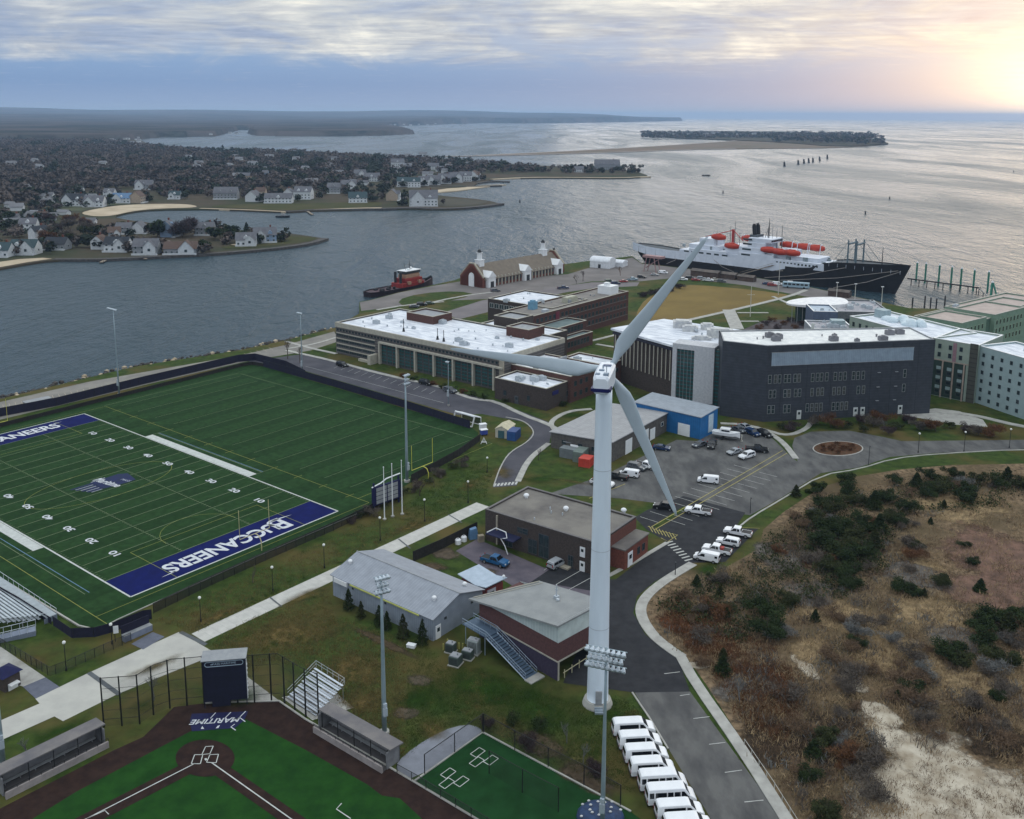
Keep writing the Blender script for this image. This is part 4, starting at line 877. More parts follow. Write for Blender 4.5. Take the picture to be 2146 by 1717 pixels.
m_.obj('roof', bands('barn_roof', (.30, .32, .36), (.24, .26, .30), .6, 'X', .5, .86), bn_)
m_ = M(); m_.tube([(-.4, BW2/2, 6.05), (BL+.4, BW2/2, 6.05)], .13, 6); m_.obj('ridge_cap', GREYM, bn_)
m_ = M(); m_.box(5.0, -.5, 3.72, 21.8, -.36, 3.92); m_.obj('yellow_trim', mat('yellow_trim', (.50, .52, .14), .6), bn_)
m_ = M(); m_.box(.8, -.5, 3.1, 4.2, -.05, 3.9); m_.obj('door_hood', WHITE, bn_)
for (a_, b_) in ((734, 1178), (910, 1254), (974, 1220)):
    x, y = lc(bn_, a_, b_, 5.4); z = 4.03+(min(y, BW2-y))*k_; m_ = M(); m_.tube([(x, y, z-.1), (x, y, z+.5)], .28, 10); m_.ball((x, y, z+.5), .42, .42, .35, 10, 5, -.3); m_.obj('roof_ventilator', WHITE, bn_)
door(bn_, 'R', BL, 0, 1.2, 1.0, 2.3, WHITE)
wins(bn_, 'R', BL, 0, [3.0, 9.8], [2.7], .5, .4); wins(bn_, 'F', 0, 0, [22.3, 13.5, 5.3], [2.9], .4, .35)
# ---- two-storey brick block with the folded roof and outside stair
PB = [lc_ for lc_ in ()]
b2 = thing('equipment_house', 'red brick equipment house with a tilted grey roof and white clerestory', 'building', (7.2, 133.5, 0), R(-46))
# local: x to the left-back along the long wall is -x ; near corner at origin
LWl = 17.9; RWl = 9.5
m_ = M(); m_.add([(-LWl, 0, 0), (0, 0, 0), (0, 0, 3.3), (-LWl, 0, 3.3), (-LWl, RWl, 0), (-LWl, RWl, 3.3)], [(0, 1, 2, 3), (4, 0, 3, 5)]); m_.obj('lower_wall', mat('navy_brick', (.050, .040, .070), .95, col2=(.034, .028, .05), scale=2.5), b2)
m_ = M(); m_.box(-LWl, 0.02, 3.0, 0, RWl, 3.3); m_.obj('floor_slab', SLAB, b2)
m_ = M(); m_.box(-LWl, .0, 3.3, 0, RWl, 6.35)
m_.obj('brick_wall', mat('maroon_brick', (.125, .058, .054), .95, col2=(.08, .04, .042), scale=2.6, det=9), b2)
m_ = M(); m_.box(-LWl-.06, -.08, 3.12, .08, -.0, 3.34); m_.box(.0, -.06, 3.12, .08, RWl, 3.34); m_.obj('string_course', SLAB, b2)
z0_, z1_ = 6.35, 10.0
m_ = M(); m_.add([(-LWl, .02, z0_), (0, .02, z0_), (0, .02, 9.6), (-LWl, .02, 6.45), (-.02, RWl, z0_), (-.02, RWl, 9.6), (-LWl, RWl, z0_), (-LWl, RWl, 6.45)], [(0, 1, 2, 3), (1, 4, 5, 2), (4, 6, 7, 5)])
m_.obj('clerestory', bands('polycarbonate', (.54, .60, .58), (.44, .50, .50), .6, 'X', .3, .85), b2)
m_ = M(); top = [(-LWl-1.6, -1.0, 6.5), (.5, -.6, 9.65), (.5, RWl+1, 9.65), (-LWl-1.6+5, RWl+1.2, 6.5+.9)]
low_ = [(x, y, z-.3) for x, y, z in top]; m_.add(low_+top, [(3, 2, 1, 0), (4, 5, 6, 7), (0, 1, 5, 4), (1, 2, 6, 5), (2, 3, 7, 6), (3, 0, 4, 7)]); m_.obj('roof', mat('slab_roof_grey', (.27, .28, .28), .8, col2=(.22, .23, .235), scale=.4), b2)
m_ = M(); m_.tube([(-LWl-1.0, -.4, 6.72), (-LWl-1.2+5, RWl+.8, 7.6)], .10, 4); m_.tube([(-LWl-.2, -.5, 6.85), (-LWl-.3+5, RWl+.7, 7.7)], .06, 4); m_.obj('gutter', SLAB, b2)
m_ = M(); m_.tube([(-7, RWl-2.5, 8.5), (-7, RWl-2.5, 10.8)], .10, 6); m_.cbox(-7, RWl-2.5, 8.4, .7, .7, .5); m_.cbox(-7, RWl-2.5, 9.8, .3, .3, .3); m_.cbox(-6, RWl-3.2, 8.7, .5, .4, .3); m_.obj('roof_mast', HVAC, b2)
for k in range(2): m_ = M(); y = .0 if k == 0 else RWl-.4; m_.box(-.4, y+.02, 0, .0, y+.4, 3.0); m_.obj('post', SLAB, b2)
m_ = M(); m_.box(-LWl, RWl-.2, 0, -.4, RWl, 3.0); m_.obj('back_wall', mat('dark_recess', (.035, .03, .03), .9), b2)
# outside stair
st = M(); n_ = 16
sx0, sx1 = -12.6, -3.6
for k in range(n_):
    x = sx0+(sx1-sx0)*k/n_; z = 3.3*(1-(k+1)/(n_+1)); st.box(x, -3.3, z-.05, x+(sx1-sx0)/n_+.06, -.9, z)
st.box(-LWl-.5, -3.3, 3.15, sx0, -.05, 3.3)
st.obj('stair_flight', mat('blue_steel', (.10, .15, .22), .5, metal=.3), b2)
st = M()
for y in (-3.32, -.88):
    st.tube([(-LWl-.5, y, 4.3), (sx0, y, 4.3), (sx1, y, 1.05)], .05, 5); st.tube([(-LWl-.5, y, 3.8), (sx0, y, 3.8), (sx1, y, .55)], .035, 5); st.tube([(sx0, y, 3.2), (sx1, y, -.02)], .12, 4)
    for k in range(8): t_ = k/7; x = sx0+(sx1-sx0)*t_; st.tube([(x, y, 3.2*(1-t_)), (x, y, 4.3-3.25*t_)], .035, 4)
    for k in range(5): x = -LWl-.5+k*1.4; st.tube([(x, y, 3.2), (x, y, 4.3)], .035, 4)
for x in (-LWl+.2, -13): st.tube([(x, -3.2, 0), (x, -3.2, 3.2)], .08, 6)
st.obj('stair_rail', mat('rail_blue', (.30, .37, .45), .5, metal=.3), b2)
m_ = M(); m_.box(sx1, -3.6, 0, sx1+1.5, -.6, .18); m_.obj('stair_pad', CONC2, b2)
# timber barrier in front of the open bay
bar_ = thing('timber_barrier', 'pale timber barrier in front of the open bay', 'barrier', tuple(Vector((7.9, 134.0, 0))), R(47))
m_ = M(); m_.tube([(.3, 0, .95), (6.5, 0, .95)], .07, 6); m_.obj('rail', mat('pale_timber', (.50, .46, .30), .8), bar_)
for k in range(4): m_ = M(); m_.tube([(.6+1.8*k, 0, 0), (.6+1.8*k, 0, 1.4)], .08, 6); m_.obj('post', mat('pale_timber', (.5, .46, .3)), bar_)
# ---- little red shed
A = G(968, 1206, 3.2)
sh_ = thing('red_shed', 'small red shed with a pale blue butterfly roof behind the barn', 'shed', (A.x, A.y, 0), R(-46))
m_ = M(); m_.box(0, 0, 0, 6.4, 4.2, 2.9); m_.obj('wall', mat('red_boards', (.19, .04, .035), .85, col2=(.13, .03, .03), scale=2), sh_)
m_ = M(); m_.add([(-.6, -.5, 3.3), (4.2, -.5, 2.9), (7.0, -.5, 3.5), (7.0, 4.7, 3.6), (4.2, 4.7, 3.0), (-.6, 4.7, 3.4), (-.6, -.5, 3.45), (4.2, -.5, 3.05), (7.0, -.5, 3.65), (7.0, 4.7, 3.75), (4.2, 4.7, 3.15), (-.6, 4.7, 3.55)], [(6, 7, 10, 11), (7, 8, 9, 10), (0, 1, 7, 6), (1, 2, 8, 7), (2, 3, 9, 8), (3, 4, 10, 9), (4, 5, 11, 10), (5, 0, 6, 11), (5, 4, 1, 0), (4, 3, 2, 1)]); m_.obj('roof', mat('pale_blue_roof', (.40, .47, .56), .5, col2=(.33, .40, .48)), sh_)
door(sh_, 'R', 6.4, 0, 1.4, 1.8, 2.4, mat('pale_door', (.5, .48, .52), .7)); m_ = M(); m_.ball((6.5, 4.3, 3.9), .3, n=8, m=5); m_.obj('vent_ball', WHITE, sh_)
# ---- green dormitories
GRN = mat('green_panel', (.20, .29, .22), .85, col2=(.155, .235, .175), scale=.6)
GRS = mat('sea_green_panel', (.31, .40, .41), .85, col2=(.27, .355, .365), scale=.6)
dr = thing('dormitory', 'tall sage green dormitory with a long white roof right of the grey hall', 'building', (130.6, 288.3, 0), R(-46))
DH = 18.0
flatroof(dr, 0, 0, 13.3, 20, DH, mat('pale_green_panel', (.31, .365, .31), .85, col2=(.26, .315, .265), scale=.6), WROOF, capm=WHITE)
m_ = M(); m_.box(-.05, -.12, 11.4, 13.3, 0, 11.7)
for k in range(4): m_.box(.1+3.2*k, -.7, 0, .5+3.2*k, -.4, 11.5)
m_.obj('portal_frame', mat('salmon_trim', (.42, .33, .28), .8), dr)
m_ = M(); m_.box(.5, -.06, .2, 10.2, -.0, 11.3); m_.obj('dark_bay', mat('dark_green_bay', (.035, .065, .055), .6), dr)
m_ = M(); m_.box(6.0, -.08, 11.7, 7.1, 0, 17.6); m_.obj('pink_panel', mat('pink_panel', (.33, .20, .23), .8), dr)
for k in range(3): wins(dr, 'F', 0, 0, [2.0+3.2*k], [15.2, 12.6], .95, 1.4); 
for k in range(3):
    for z in (1.2, 4.2, 7.2): inst('window', wmesh(1.4, 1.1, FRD), dr, (2.2+3.2*k, -.06, z)); m_ = M(); m_.box(1.5+3.2*k, -.12, z+1.4, 2.9+3.2*k, -.05, z+2.4); m_.obj('spandrel_panel', GRS, dr)
m_ = M(); m_.box(11.0, -.14, 0, 13.3, 0, 18.3); m_.obj('stair_glazing', bands('dark_bronze', (.035, .04, .035), (.08, .08, .07), 1.4, 'Z', .3, .85), dr)
GRP = mat('pale_green_panel', (.31, .365, .31), .85, col2=(.26, .315, .265), scale=.6)
A2 = Vector((140.6, 280.4, 0))
dw = thing('dormitory', 'pale sea-green dormitory wing with rows of small windows at the right edge', 'building', tuple(A2), R(-69))
flatroof(dw, 0, 0, 48, 15, 17.6, GRS, WROOF, capm=WHITE)
wins(dw, 'F', 0, 0, [2.3+3.3*k for k in range(13)], [1.2, 3.9, 6.6, 9.3, 12.0, 14.6], .9, 1.15)
roofbits(dw, 2, 3, 40, 12, 17.2, 6, 9)
# spine going back-left with wrapped plant on its roof
dq = thing('dormitory', 'sage green dormitory spine with a white roof and wrapped roof plant', 'building', (119.5, 318.5, 0), R(-66))
flatroof(dq, -4, -2, 31.5, 17, 17.9, GRP, WROOF, capm=WHITE)
wins(dq, 'F', 0, 0, [-2+3*k for k in range(10)], [14.8, 11.6], 1.0, 1.5, y0=-2); wins(dq, 'L', 0, 0, [1, 5, 9, 13], [14.8, 11.6], 1.0, 1.5, x0=-4)
m_ = M(); r2 = random.Random(4)
for k in range(9): m_.ball((4+k*1.5, 8+r2.uniform(-2, 2), 17.6), 2.2, 2.0, r2.uniform(1.2, 2.6), 7, 4, -.2)
m_.obj('wrapped_plant', mat('shrink_wrap', (.62, .70, .74), .4, col2=(.5, .6, .66), scale=.8), dq)
m_ = M(); m_.box(-2, 7, 17.4, 2, 10.5, 20.2); m_.obj('plant_room', mat('pale_teal', (.34, .43, .46), .6), dq)
df = thing('dormitory', 'green dormitory with tan stepped roofs at the far right', 'building', (151.5, 314.6, 0), R(37.8))
for i, (x0, x1, z, d0) in enumerate(((0, 17, 17.0, 0), (17.02, 23, 15.6, 1.5), (23.02, 46, 17.0, 0), (46.02, 60, 17, 2))):
    flatroof(df, x0, d0, x1, 15, z, GRN if i != 1 else mat('deep_green', (.10, .17, .13), .85), mat('pinkish_roof', (.46, .38, .34), .9, col2=(.38, .31, .28), scale=.3), capm=mat('pale_coping', (.5, .47, .42), .8), name='wall')
for z in (13.2, 10.2, 7.2): wins(df, 'F', 0, 0, [1.8+2.5*k for k in range(6)]+[24.8+2.6*k for k in range(8)], [z], 1.2, 1.8, mat('cream_frame', (.34, .42, .30), .7))
dg_ = thing('dormitory', 'farthest tan roofed green dormitory beyond the others', 'building', (172, 350, 0), R(37.8))
flatroof(dg_, -12, 4, 10, 16, 11, GRN, mat('pinkish_roof', (0, 0, 0)), capm=mat('pale_coping', (0, 0, 0))); flatroof(dg_, 10.1, 0, 60, 16, 12, GRN, mat('pinkish_roof', (0, 0, 0)), capm=mat('pale_coping', (0, 0, 0)))
wins(dg_, 'F', 0, 0, [12+3*k for k in range(15)], [9], 1.1, 1.6)
roofbits(dg_, 12, 4, 50, 13, 11.6, 8, 30)
# ---- student centre cluster with the curved white roof
A = G(1664, 640, 7.2)
cc = thing('campus_centre', 'campus centre with a sail-shaped white roof over dark glass', 'building', (A.x, A.y, 0), R(-6))
m_ = M(); m_.prism(smooth_poly([(0, 0), (8, -3.0), (17, -2.5), (20, 6), (12, 11), (3, 8)]), 0, 6.9); m_.obj('glass_wall', mat('dark_teal_glass', (.018, .045, .05), .2, col2=(.04, .055, .05), scale=.6), cc)
m_ = M(); pr2 = smooth_poly([(-4, 1), (4, -4.5), (20, -5), (23, 2), (22, 12), (10, 14), (0, 9)]); nn_ = len(pr2)
m_.tess([(x, y, 7.9+.05*x) for x, y in pr2]); m_.add([(x, y, 7.1) for x, y in pr2]+[(x, y, 7.9+.05*x) for x, y in pr2], [(i, (i+1) % nn_, nn_+(i+1) % nn_, nn_+i) for i in range(nn_)]); m_.tess([(x, y, 7.1) for x, y in pr2])
m_.obj('sail_roof', mat('sail_white', (.80, .80, .80), .5, col2=(.62, .62, .66), scale=.6), cc)
m_ = M(); [m_.tube([(-1+2.1*k, -2.9-abs(4-k)*-.2, 0), (-1+2.1*k, -2.9-abs(4-k)*-.2, 7)], .12, 5) for k in range(10)]; m_.obj('mullions', GREYM, cc)
STN = mat('stone_roof', (.42, .40, .42), .9, col2=(.26, .26, .29), scale=.5, det=10)
def cblk(pa, pb_, pc, z, wm_, rm_, nm='block', cap=None, seed=1, nb=8, wz=None, dmin=6):
    x0, y0, x1, y1 = rectpx(cc, pa, pb_, pc, z); y1 = max(y1, y0+dmin); flatroof(cc, x0, y0, x1, y1, z, wm_, rm_, capm=cap or WHITE, name=nm); roofbits(cc, x0+1, y0+1, x1-1, y1-1, z-.4, nb, seed)
    if wz: wins(cc, 'F', 0, 0, [x0+1.6+2.6*k for k in range(int((x1-x0-2)/2.6))], [wz], 1.6, 1.8, FRD, 2, y0=y0)
    return x0, y0, x1, y1
cblk((1753, 651), (1868, 656), (1760, 628), 8.0, mat('shingle_grey', (.17, .18, .19), .9, col2=(.10, .11, .12), scale=1.5), STN, 'long_block', GREYM, 62, 20, 3.5)
cblk((1705, 653), (1756, 654), (1706, 638), 9.0, mat('slate_blue', (.10, .13, .20), .7), mat('pale_blue_flat', (.45, .52, .60), .7, col2=(.36, .42, .50), scale=.4), 'front_block', WHITE, 63, 4, 4.0)
x0, y0, x1, y1 = cblk((1701, 688), (1792, 692), (1702, 672), 6.2, mat('pale_block', (.34, .36, .38), .8, col2=(.25, .27, .30), scale=.6), STN, 'front_block', WHITE, 61, 14, 2.4)
m_ = M(); m_.box(x0-.5, y0-.4, 0, x0+.6, y0, 8.5); m_.box(x1-.6, y0-.4, 0, x1+.4, y0, 8.6); m_.obj('white_pier', WHITE, cc)
m_ = M(); m_.cbox((x0+x1)/2+3, (y0+y1)/2, 5.8, 5, 4, 2.6); m_.obj('air_handler', mat('pale_teal', (.3, .4, .4)), cc)
# ---- gabled waterfront hall with cupolas
A = G(1011, 604, 0)
ga = thing('gabled_hall', 'brick waterfront hall with a long brown gabled roof and two white cupolas', 'building', (A.x, A.y, 0), R(49))
GLn, GD = 66.0, 15.0        # local x runs away along the building, y to the left
m_ = M(); m_.add([(0, 0, 0), (GLn, 0, 0), (GLn, GD, 0), (0, GD, 0), (0, 0, 4.2), (GLn, 0, 4.2), (GLn, GD, 4.2), (0, GD, 4.2), (0, GD/2, 10.6), (GLn, GD/2, 10.6)], [(0, 1, 5, 4), (1, 2, 6, 9, 5), (2, 3, 7, 6), (3, 0, 4, 8, 7)]); m_.obj('wall', BRICKR, ga)
m_ = M(); e = .7; k_ = 6.4/7.5
for s_ in (0, 1):
    ya, yb = (-e, GD/2) if s_ == 0 else (GD/2, GD+e); za, zb = (4.2-e*k_, 10.65) if s_ == 0 else (10.65, 4.2-e*k_)
    x0, x1 = 1.2, GLn-1.2
    m_.add([(x0, ya, za), (x1, ya, za), (x1, yb, zb), (x0, yb, zb), (x0, ya, za+.25), (x1, ya, za+.25), (x1, yb, zb+.25), (x0, yb, zb+.25)], [(3, 2, 1, 0), (4, 5, 6, 7), (0, 1, 5, 4), (1, 2, 6, 5), (2, 3, 7, 6), (3, 0, 4, 7)])
m_.obj('roof', mat('brown_shingle', (.20, .165, .13), .95, col2=(.155, .13, .105), scale=.5, det=9), ga)
for x0 in (0.0, GLn-1.0):
    m_ = M(); m_.add([(x0, -.5, 0), (x0, GD+.5, 0), (x0, GD+.5, 4.8), (x0, GD/2+1.2, 11.6), (x0, GD/2-1.2, 11.6), (x0, -.5, 4.8)]+[(x0+1, -.5, 0), (x0+1, GD+.5, 0), (x0+1, GD+.5, 4.8), (x0+1, GD/2+1.2, 11.6), (x0+1, GD/2-1.2, 11.6), (x0+1, -.5, 4.8)], [(0, 1, 2, 3, 4, 5)[::-1], (6, 7, 8, 9, 10, 11), (2, 3, 9, 8)[::-1], (3, 4, 10, 9)[::-1], (4, 5, 11, 10)[::-1], (5, 0, 6, 11)[::-1], (1, 2, 8, 7)[::-1]]); m_.obj('gable_wall', BRICKR, ga)
    m_ = M()
    for (y0, y1, z0, z1) in ((-.5, GD/2-1.2, 4.8, 11.6), (GD+.5, GD/2+1.2, 4.8, 11.6)): m_.tube([(x0+.5, y0, z0+.15), (x0+.5, y1, z1+.15)], .7, 4, math.pi/4)
    m_.cbox(x0+.5, GD/2, 11.5, 1.3, 2.6, .5); m_.obj('gable_coping', TAN, ga)
m_ = M(); m_.box(-.25, GD/2-1.8, 0, .0, GD/2+1.8, 5.5); m_.tube([(-.15, GD/2, 5.3), (.0, GD/2, 5.3)], 1.8, 12); m_.obj('portal', WHITE, ga)
for q in (5.0, 33.0, 60.0):
    m_ = M(); m_.box(q-2.6, -2.2, 0, q+2.6, .2, 5.2); m_.add([(q-3.0, -2.5, 5.2), (q+3.0, -2.5, 5.2), (q, -2.5, 8.2), (q-3.0, 4.5, 5.2), (q+3.0, 4.5, 5.2), (q, 4.5, 8.2)], [(0, 1, 2), (1, 4, 5, 2), (3, 0, 2, 5)]); m_.obj('dormer', WHITE, ga)
    m_ = M(); m_.box(q-1.2, -2.3, 0, q+1.2, -2.2, 3.0); m_.obj('door', DARK, ga)
for k in range(19):
    u = 9.0+k*2.7
    if min(abs(u-q) for q in (5, 33, 60)) < 3.4: continue
    m_ = M(); m_.box(u-.3, -.5, 0, u+.3, -.0, 5.0); m_.obj('buttress', SLAB, ga)
    inst('window', wmesh(1.1, 2.2, FRD, 1, 2), ga, (u+1.35, 0, 1.4))
def cupola(x):
    m_ = M(); y = GD/2; m_.cbox(x, y, 9.6, 3.4, 3.4, 3.2); m_.cbox(x, y, 12.8, 3.9, 3.9, .3); m_.tube([(x, y, 13.0), (x, y, 16.4)], [1.35, 1.2], 8); m_.tube([(x, y, 16.4), (x, y, 16.7)], 1.5, 8)
    c_ = m_.obj('cupola', WHITE, ga)
    m_ = M(); m_.ball((x, y, 16.7), 1.15, 1.15, 1.7, 10, 5, 0); m_.obj('cupola_dome', DARK, c_)
    m_ = M(); m_.tube([(x, y, 18.2), (x, y, 25)], [.10, .04], 6); m_.obj('spire', mat('spire_grey', (.5, .5, .52), .6), c_)
cupola(6.0); cupola(57.0)
m_ = M(); m_.cbox(GLn-.5, GD/2-1, 11.3, .8, .8, 1.8); m_.cbox(GLn-.5, GD/2+2, 9.3, .8, .8, 1.6); m_.obj('chimney', DARK, ga)
# ---- marquee tents on the quay and small kiosks
def tent(label, pxx, w2, d2, h2, ang):
    p = G(*pxx); r_ = thing('marquee', label, 'tent', (p.x, p.y, 0), ang)
    m_ = M(); m_.box(-w2/2, -d2/2, 0, w2/2, d2/2, h2); m_.obj('wall', mat('canvas', (.74, .76, .80), .8), r_)
    m_ = M(); a_ = 10
    for k in range(a_):
        t0, t1 = math.pi*k/a_, math.pi*(k+1)/a_
        m_.add([(-w2/2-.2, d2/2*math.cos(t0)*1.04, h2+h2*.7*math.sin(t0)), (w2/2+.2, d2/2*math.cos(t0)*1.04, h2+h2*.7*math.sin(t0)), (w2/2+.2, d2/2*math.cos(t1)*1.04, h2+h2*.7*math.sin(t1)), (-w2/2-.2, d2/2*math.cos(t1)*1.04, h2+h2*.7*math.sin(t1))], [(0, 1, 2, 3)])
    for x in (-w2/2-.2, w2/2+.2): m_.poly([(x, d2/2*math.cos(math.pi*k/a_)*1.04, h2+h2*.7*math.sin(math.pi*k/a_)) for k in range(a_+1)])
    m_.obj('canopy', mat('canvas', (0, 0, 0)), r_)
    m_ = M(); m_.box(-.8, -d2/2-.1, 0, .8, -d2/2, 2.2); m_.obj('opening', DARK, r_)
tent('tall white arched tent on the quay left of the ship', (1263, 560), 12, 9, 3.6, R(-30)); tent('low white tent joined to the tall arched one', (1290, 557), 12, 7, 2.2, R(-30))
A = G(1038, 917, 0)
cab = thing('storage_cabin', 'cream storage cabin with a pitched roof beside the practice field', 'shed', (A.x, A.y, 0), R(-20))
m_ = M(); m_.add([(0, 0, 0), (3.6, 0, 0), (3.6, 5.6, 0), (0, 5.6, 0), (0, 0, 2.5), (3.6, 0, 2.5), (3.6, 5.6, 2.5), (0, 5.6, 2.5), (1.8, 0, 3.3), (1.8, 5.6, 3.3)], [(0, 1, 5, 8, 4), (1, 2, 6, 5), (2, 3, 7, 9, 6), (3, 0, 4, 7)]); m_.obj('wall', mat('cream_wall', (.52, .48, .40), .85), cab)
m_ = M(); m_.add([(-.2, -.2, 2.45), (1.8, -.2, 3.4), (3.8, -.2, 2.45), (-.2, 5.8, 2.45), (1.8, 5.8, 3.4), (3.8, 5.8, 2.45)], [(0, 1, 4, 3), (1, 2, 5, 4)]); m_.obj('roof', mat('cream_roof', (.55, .50, .36), .85), cab)
m_ = M(); m_.box(.8, -.08, 0, 2.6, 0, 2.1); m_.obj('door', mat('teal_door', (.05, .12, .14), .6), cab)
A = G(1062, 923, 0)
cb_ = thing('blue_container', 'dark blue storage container beside the cream cabin', 'container', (A.x, A.y, 0), R(-20))
m_ = M(); m_.box(0, 0, 0, 2.5, 4.2, 2.5); m_.obj('box', bands('blue_corrugated', (.02, .06, .20), (.015, .045, .15), .3, 'Y', .5), cb_); m_ = M(); m_.box(.1, -.06, .1, 1.2, 0, 2.3); m_.box(1.3, -.06, .1, 2.4, 0, 2.3); m_.obj('door', mat('blue_corr', (.03, .09, .26), .5), cb_)
# containers behind the garage
for nm, lb, pxx, w2, d2, h2, mt_, an in (('storage_container', 'grey storage container by the garage', (1172, 958), 4.4, 2.5, 2.5, mat('grey_container', (.17, .19, .20), .7), R(-30)), ('storage_container', 'green-grey container next to the red one', (1200, 968), 2.6, 4.5, 2.7, mat('green_container', (.16, .20, .18), .7), R(-25)), ('storage_container', 'bright red container beside the tower', (1212, 978), 2.9, 3.4, 2.2, mat('red_container', (.55, .06, .04), .6), R(-25))):
    p = G(*pxx); r_ = thing(nm, lb, 'container', (p.x, p.y, 0), an); m_ = M(); m_.box(0, 0, 0, w2, d2, h2); m_.obj('box', mt_, r_); m_ = M(); [m_.box(.05+q*w2/5, -.04, .1, .05+q*w2/5+.08, 0, h2-.1) for q in range(5)]; m_.obj('ribs', mt_, r_)
p = G(1180, 945); r_ = thing('salt_shed', 'open grey shed with a white tarpaulin near the garage', 'shed', (p.x, p.y, 0), R(-30)); m_ = M(); m_.box(0, 2, 0, 6, 2.2, 2.4); m_.box(0, 0, 2.4, 6, 2.3, 2.6); m_.obj('frame', GREYM, r_); m_ = M(); m_.add([(2.2, -.2, 2.3), (4.6, -.2, 2.3), (4.4, -1.2, .5), (2.6, -1.0, .8)], [(0, 3, 2, 1)]); m_.obj('tarpaulin', WHITE, r_)
# ================================================================ WIND TURBINE
TB = G(1252, 1474); TB.z = 0
wt = thing('wind_turbine', 'tall white three-bladed wind turbine standing beside the road', 'wind turbine', tuple(TB))
PALE = mat('turbine_white', (.72, .80, .88), .35, col2=(.64, .71, .79), scale=.5, stretch=(1, 1, .12), spec=.4)
NV = mat('navy_stripe', (.01, .012, .09), .4)
HUBZ = 50.0
M().tube([(0, 0, 0), (0, 0, .25), (0, 0, .9)], [2.25, 2.2, 1.95], 32).obj('foundation', CONC2, wt)
tw = M(); zs_ = [.25+k*(48.2-.25)/24 for k in range(25)]; tw.tube([(0, 0, .2)]+[(0, 0, z) for z in zs_], [1.85]+[1.58-.46*((z-.25)/48) for z in zs_], 40); o = tw.obj('tower', PALE, wt, smooth=True)
sm = M()
for z in (12.5, 24.5, 36.5): sm.tube([(0, 0, z-.04), (0, 0, z+.04)], 1.635-.50*(z/48), 40, cap=False)
sm.obj('tower_flange', mat('seam_grey', (.5, .54, .6), .5), wt)
dd_ = M(); dd_.box(-.45, -1.82, .9, .45, -1.55, 3.0); dd_.obj('tower_door', GREYM, wt); ds = M(); [ds.box(-.6, -1.9-.3*k, 0, .6, -1.6-.3*k, .9-.2*k) for k in range(4)]; ds.obj('door_steps', STEEL, wt)
# yaw: nacelle points away and slightly to the right
YAW = R(13)
def yw(x, y, z): return (x*math.cos(YAW)+y*math.sin(YAW), -x*math.sin(YAW)+y*math.cos(YAW), z)
na = M(); na.T = Matrix.Rotation(-YAW, 4, 'Z')
secs = [(-3.6, .9, 48.5, 50.5), (-3.3, 1.1, 48.3, 50.8), (-1.0, 1.2, 48.1, 51.05), (2.0, 1.2, 48.15, 51.1), (3.2, 1.15, 48.4, 51.1), (3.4, .95, 48.7, 50.9)]
vs = []
for y, hw, z0, z1 in secs:
    c_ = .32; vs += [(-hw+c_, y, z0), (hw-c_, y, z0), (hw, y, z0+c_), (hw, y, z1-c_), (hw-c_, y, z1), (-hw+c_, y, z1), (-hw, y, z1-c_), (-hw, y, z0+c_)]
fs_ = [(i*8+k, i*8+(k+1) % 8, (i+1)*8+(k+1) % 8, (i+1)*8+k) for i in range(len(secs)-1) for k in range(8)]+[tuple(range(7, -1, -1)), tuple(40+k for k in range(8))]
na.add(vs, fs_); nac = na.obj('nacelle', mat('nacelle_white', (.74, .77, .83), .35, col2=(.70, .73, .79)), wt)
st_ = M(); st_.T = na.T; st_.box(-1.36, -3.70, 48.75, 1.36, -2.0, 49.15); st_.box(-1.1, -3.72, 48.66, 1.1, -3.5, 49.10); st_.obj('nacelle_stripe', NV, nac)
ht = M(); ht.T = na.T; ht.box(-.35, 1.0, 51.0, .75, 1.7, 51.22); ht.obj('roof_hatch', mat('hatch_blue', (.07, .10, .2), .5), nac)
ht = M(); ht.T = na.T; ht.box(-.6, -1.3, 50.95, .1, -.8, 51.16); ht.tube([(-.2, -.1, 51.0), (-.2, -.1, 51.5)], .09, 6); ht.box(-.9, -2.8, 50.75, -.3, -2.2, 51.0); ht.box(.2, -3.0, 50.7, .9, -2.1, 51.05); ht.tube([(.6, -2.5, 51.2), (.6, -2.5, 52.1)], .05, 6); ht.tube([(.3, -2.5, 52.1), (.9, -2.5, 52.1)], .04, 6); ht.obj('vent_box', mat('hatch_grey', (.2, .26, .34), .5), nac)
hb = M(); hb.T = na.T; hb.tube([(0, 3.35, 49.8), (0, 3.7, 49.8), (0, 4.6, 49.8), (0, 5.3, 49.8), (0, 5.7, 49.8)], [.95, 1.08, 1.05, .7, .15], 20); hub = hb.obj('hub', PALE, wt, smooth=True)
